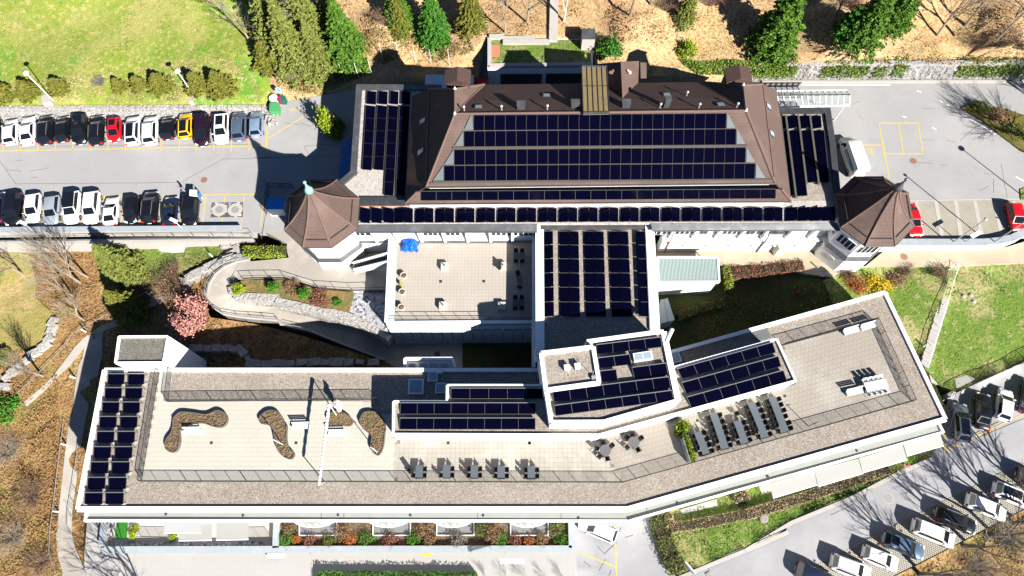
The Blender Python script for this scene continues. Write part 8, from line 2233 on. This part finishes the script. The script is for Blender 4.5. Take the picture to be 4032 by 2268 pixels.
cover('ivy_bank', G_HILL, T(0, 2, (1560, 560), (2100, 555), (2571, 570), (2571, 690), (2200, 700), (1750, 690)), 4200, IVY, 'glossy green ivy covering the bank behind the main building', .17, .5)
cover('undergrowth', G_HILL, T(0, 1, (180, 800), (480, 560), (900, 430), (1400, 380), (2000, 380), (2050, 600), (1100, 640), (650, 880)), 3600, BROWNL, 'tangled dry undergrowth on the slope behind the net posts', .13, .5)
cover('undergrowth', G_HILL, T(0, 1, (180, 800), (480, 560), (900, 430), (1400, 380), (2000, 380), (2050, 600), (1100, 640), (650, 880)), 2600, leafmat('yellow_green_weeds', (.2, .22, .03), (.13, .17, .02)), 'yellow green weeds on the slope behind the net posts', .13, .4)
cover('fallen_leaves', G_HILL, [(1420, 300), (1900, 140), (2340, 140), (2560, 280), (3000, 250), (4032, 225), (4300, -100), (1100, -100)], 16000, leafmat('beech_leaves', (.42, .28, .13), (.3, .15, .06)), 'dry beech leaves strewn over the hillside', .14, .12)
cover('fallen_leaves', G_HILL, [(1420, 300), (1900, 140), (2340, 140), (2560, 280), (3000, 250), (4032, 225), (4300, -100), (1100, -100)], 4000, leafmat('dark_old_leaves', (.13, .07, .03), (.22, .13, .06)), 'dark old leaves strewn over the hillside', .16, .1)
cover('undergrowth', G_W, [(-100, 1500), (230, 1480), (230, 2268), (-100, 2268)], 11000, leafmat('dry_bracken', (.32, .19, .08), (.2, .1, .04)), 'dry bracken over the west slope', .11, .5)
cover('undergrowth', G_W, [(300, 1000), (830, 1000), (800, 1250), (1000, 1290), (1400, 1420), (430, 1440), (330, 1300)], 5000, BROWNL, 'dry undergrowth round the footpath', .13, .35)
cover('undergrowth', G_E, [(2900, 1120), (3300, 1120), (3480, 1180), (2800, 1380), (2650, 1390)], 2600, OLIVEL, 'low shaded undergrowth north of the lower building', .13, .3)
cover('undergrowth', G_SE, [(3520, 2290), (3740, 2185), (4032, 2030), (4200, 2100), (4200, 2400), (3500, 2400)], 4500, BROWNL, 'dry leaves and twigs on the leafy bank', .14, .3)
cover('grass_tufts', G_E, [(3745, 1052), (4100, 1035), (4100, 1400), (3775, 1535), (3680, 1460)], 4200, leafmat('dark_grass', (.06, .13, .012), (.1, .17, .02)), 'darker grass tufts on the east lawn', .14, .12)
cover('grass_tufts', G_R, verge, 3200, leafmat('dark_grass', (.06, .13, .012), (.1, .17, .02)), 'darker grass tufts on the verge', .13, .12, .14)
cover('grass_tufts', G_UP, [(-50, 408), (1030, 404), (1000, 300), (880, -100), (-50, -100)], 7000, leafmat('lawn_tufts', (.2, .22, .04), (.12, .2, .02)), 'grass tufts on the upper lawn', .15, .1)
cover('grass_tufts', G_UP, [(-50, 408), (1030, 404), (1000, 250), (700, 230), (300, 300), (-50, 330)], 4200, leafmat('straw_tufts', (.38, .3, .14), (.3, .24, .1)), 'straw coloured tufts round the lawn spruces', .15, .12)
# flower bed in front of the lower building
fb_ = [(240, 420, 1100, GREENL, 1.1, 'fresh green shrub at the west end of the flower bed'), (330, 120, 0, None, 0, '')]
items = [(300, 1110, 1.15, GREENL, 'fresh green shrub at the west end of the flower bed'), (330, 1000, .9, BROWNL, 'brown shrub above the west end shrub'), (395, 1110, .6, ORANGEL, 'orange shrub beside the west end green one'), (520, 1130, .9, REDL, 'reddish shrub under the first sunken patio'), (690, 1130, .9, OLIVEL, 'olive shrub right of the first sunken patio'), (830, 1040, 1.2, BROWNL, 'large brown shrub between first and second patio'), (900, 1120, .8, ORANGEL, 'orange brown shrub between first and second patio'), (1040, 1110, 1.05, GREENL, 'green shrub left of the second patio'), (1270, 1130, 1., REDL, 'reddish shrub under the second patio'), (1475, 1110, .9, GREENL, 'green shrub between second and third patio'), (1560, 1030, 1.1, BROWNL, 'brown shrub between second and third patio'), (1620, 1120, .9, BROWNL, 'brown shrub left below the third patio'), (1870, 1130, 1.2, GREYL, 'grey lavender mass under the third patio'), (2090, 1030, 1., OLIVEL, 'olive shrub right of the third patio'), (2200, 1070, 1.1, BROWNL, 'brown shrub left of the fourth patio'), (2275, 1120, .95, GREENL, 'green shrub left of the fourth patio'), (2400, 1135, .9, REDL, 'reddish shrub under the fourth patio'), (2530, 1130, .7, ORANGEL, 'orange shrub under the fourth patio'), (2650, 1120, .9, BROWNL, 'brown shrub right below the fourth patio'), (2780, 1030, 1.1, OLIVEL, 'olive brown shrub in the east corner of the flower bed'), (2830, 1130, .85, GREENL, 'fresh green shrub at the east end of the flower bed')]
for i, (x, y, r, m, lab) in enumerate(items):
    bush(at(*T1(3, 1, x, y), PZ + .25), r * 1.15, r, r * .95, m, lab, 'shrubs in the flower bed', i % 4 + 10, .1, 700)
for x, y, r, lab in ((1240, 1045, .75, 'golden shrub beside the square of lawn'), (1600, 1080, .5, 'small golden shrub beside the grey awning')):
    bush(at(*T1(3, 0, x, y), PZ + .05), r * .8, r * 1.2, r, LIME, lab, None, 11, .1, 700)
hedge([at(1255, 2280, PZ), at(1880, 2284, PZ)], 1.6, 1.0, GREENL, 'green hedge at the bottom edge of the plaza')
for i, x in enumerate((1930, 2010, 2090, 2170, 2240)):
    bare(at(x, 2300, PZ), 2.6, 'thin bare shrub at the bottom edge of the plaza, %s from the west' % ordn[i], 160 + i, .03, 'bare shrubs below the plaza', depth=4)
cover('hedge_foot', G_SE, [(3800, 2100), (3990, 2020), (4032, 2060), (3850, 2150)], 300, OLIVEL, 'green weeds at the bay edge', .13, .3)
# golden conifers in the roof trough and the potted bush above it
a, b = GOLDPL
for i in range(7):
    p = a.lerp(b, (i + .5) / 7) + Vector((rng.uniform(-.08, .08), 0, .5)); bush(p, .42, .42, 1.0, LIME, 'golden conifer in the roof trough, %s from the north' % ordn[i], 'golden conifers in the roof trough', 8, .08, 500, 'trough_conifer', 'shrub')
p = at(*C5(490, 830), fz); bush(p, .85, .95, 1.9, LIME, 'yellow green potted bush north of the roof trough', None, 9, .11, 1300);
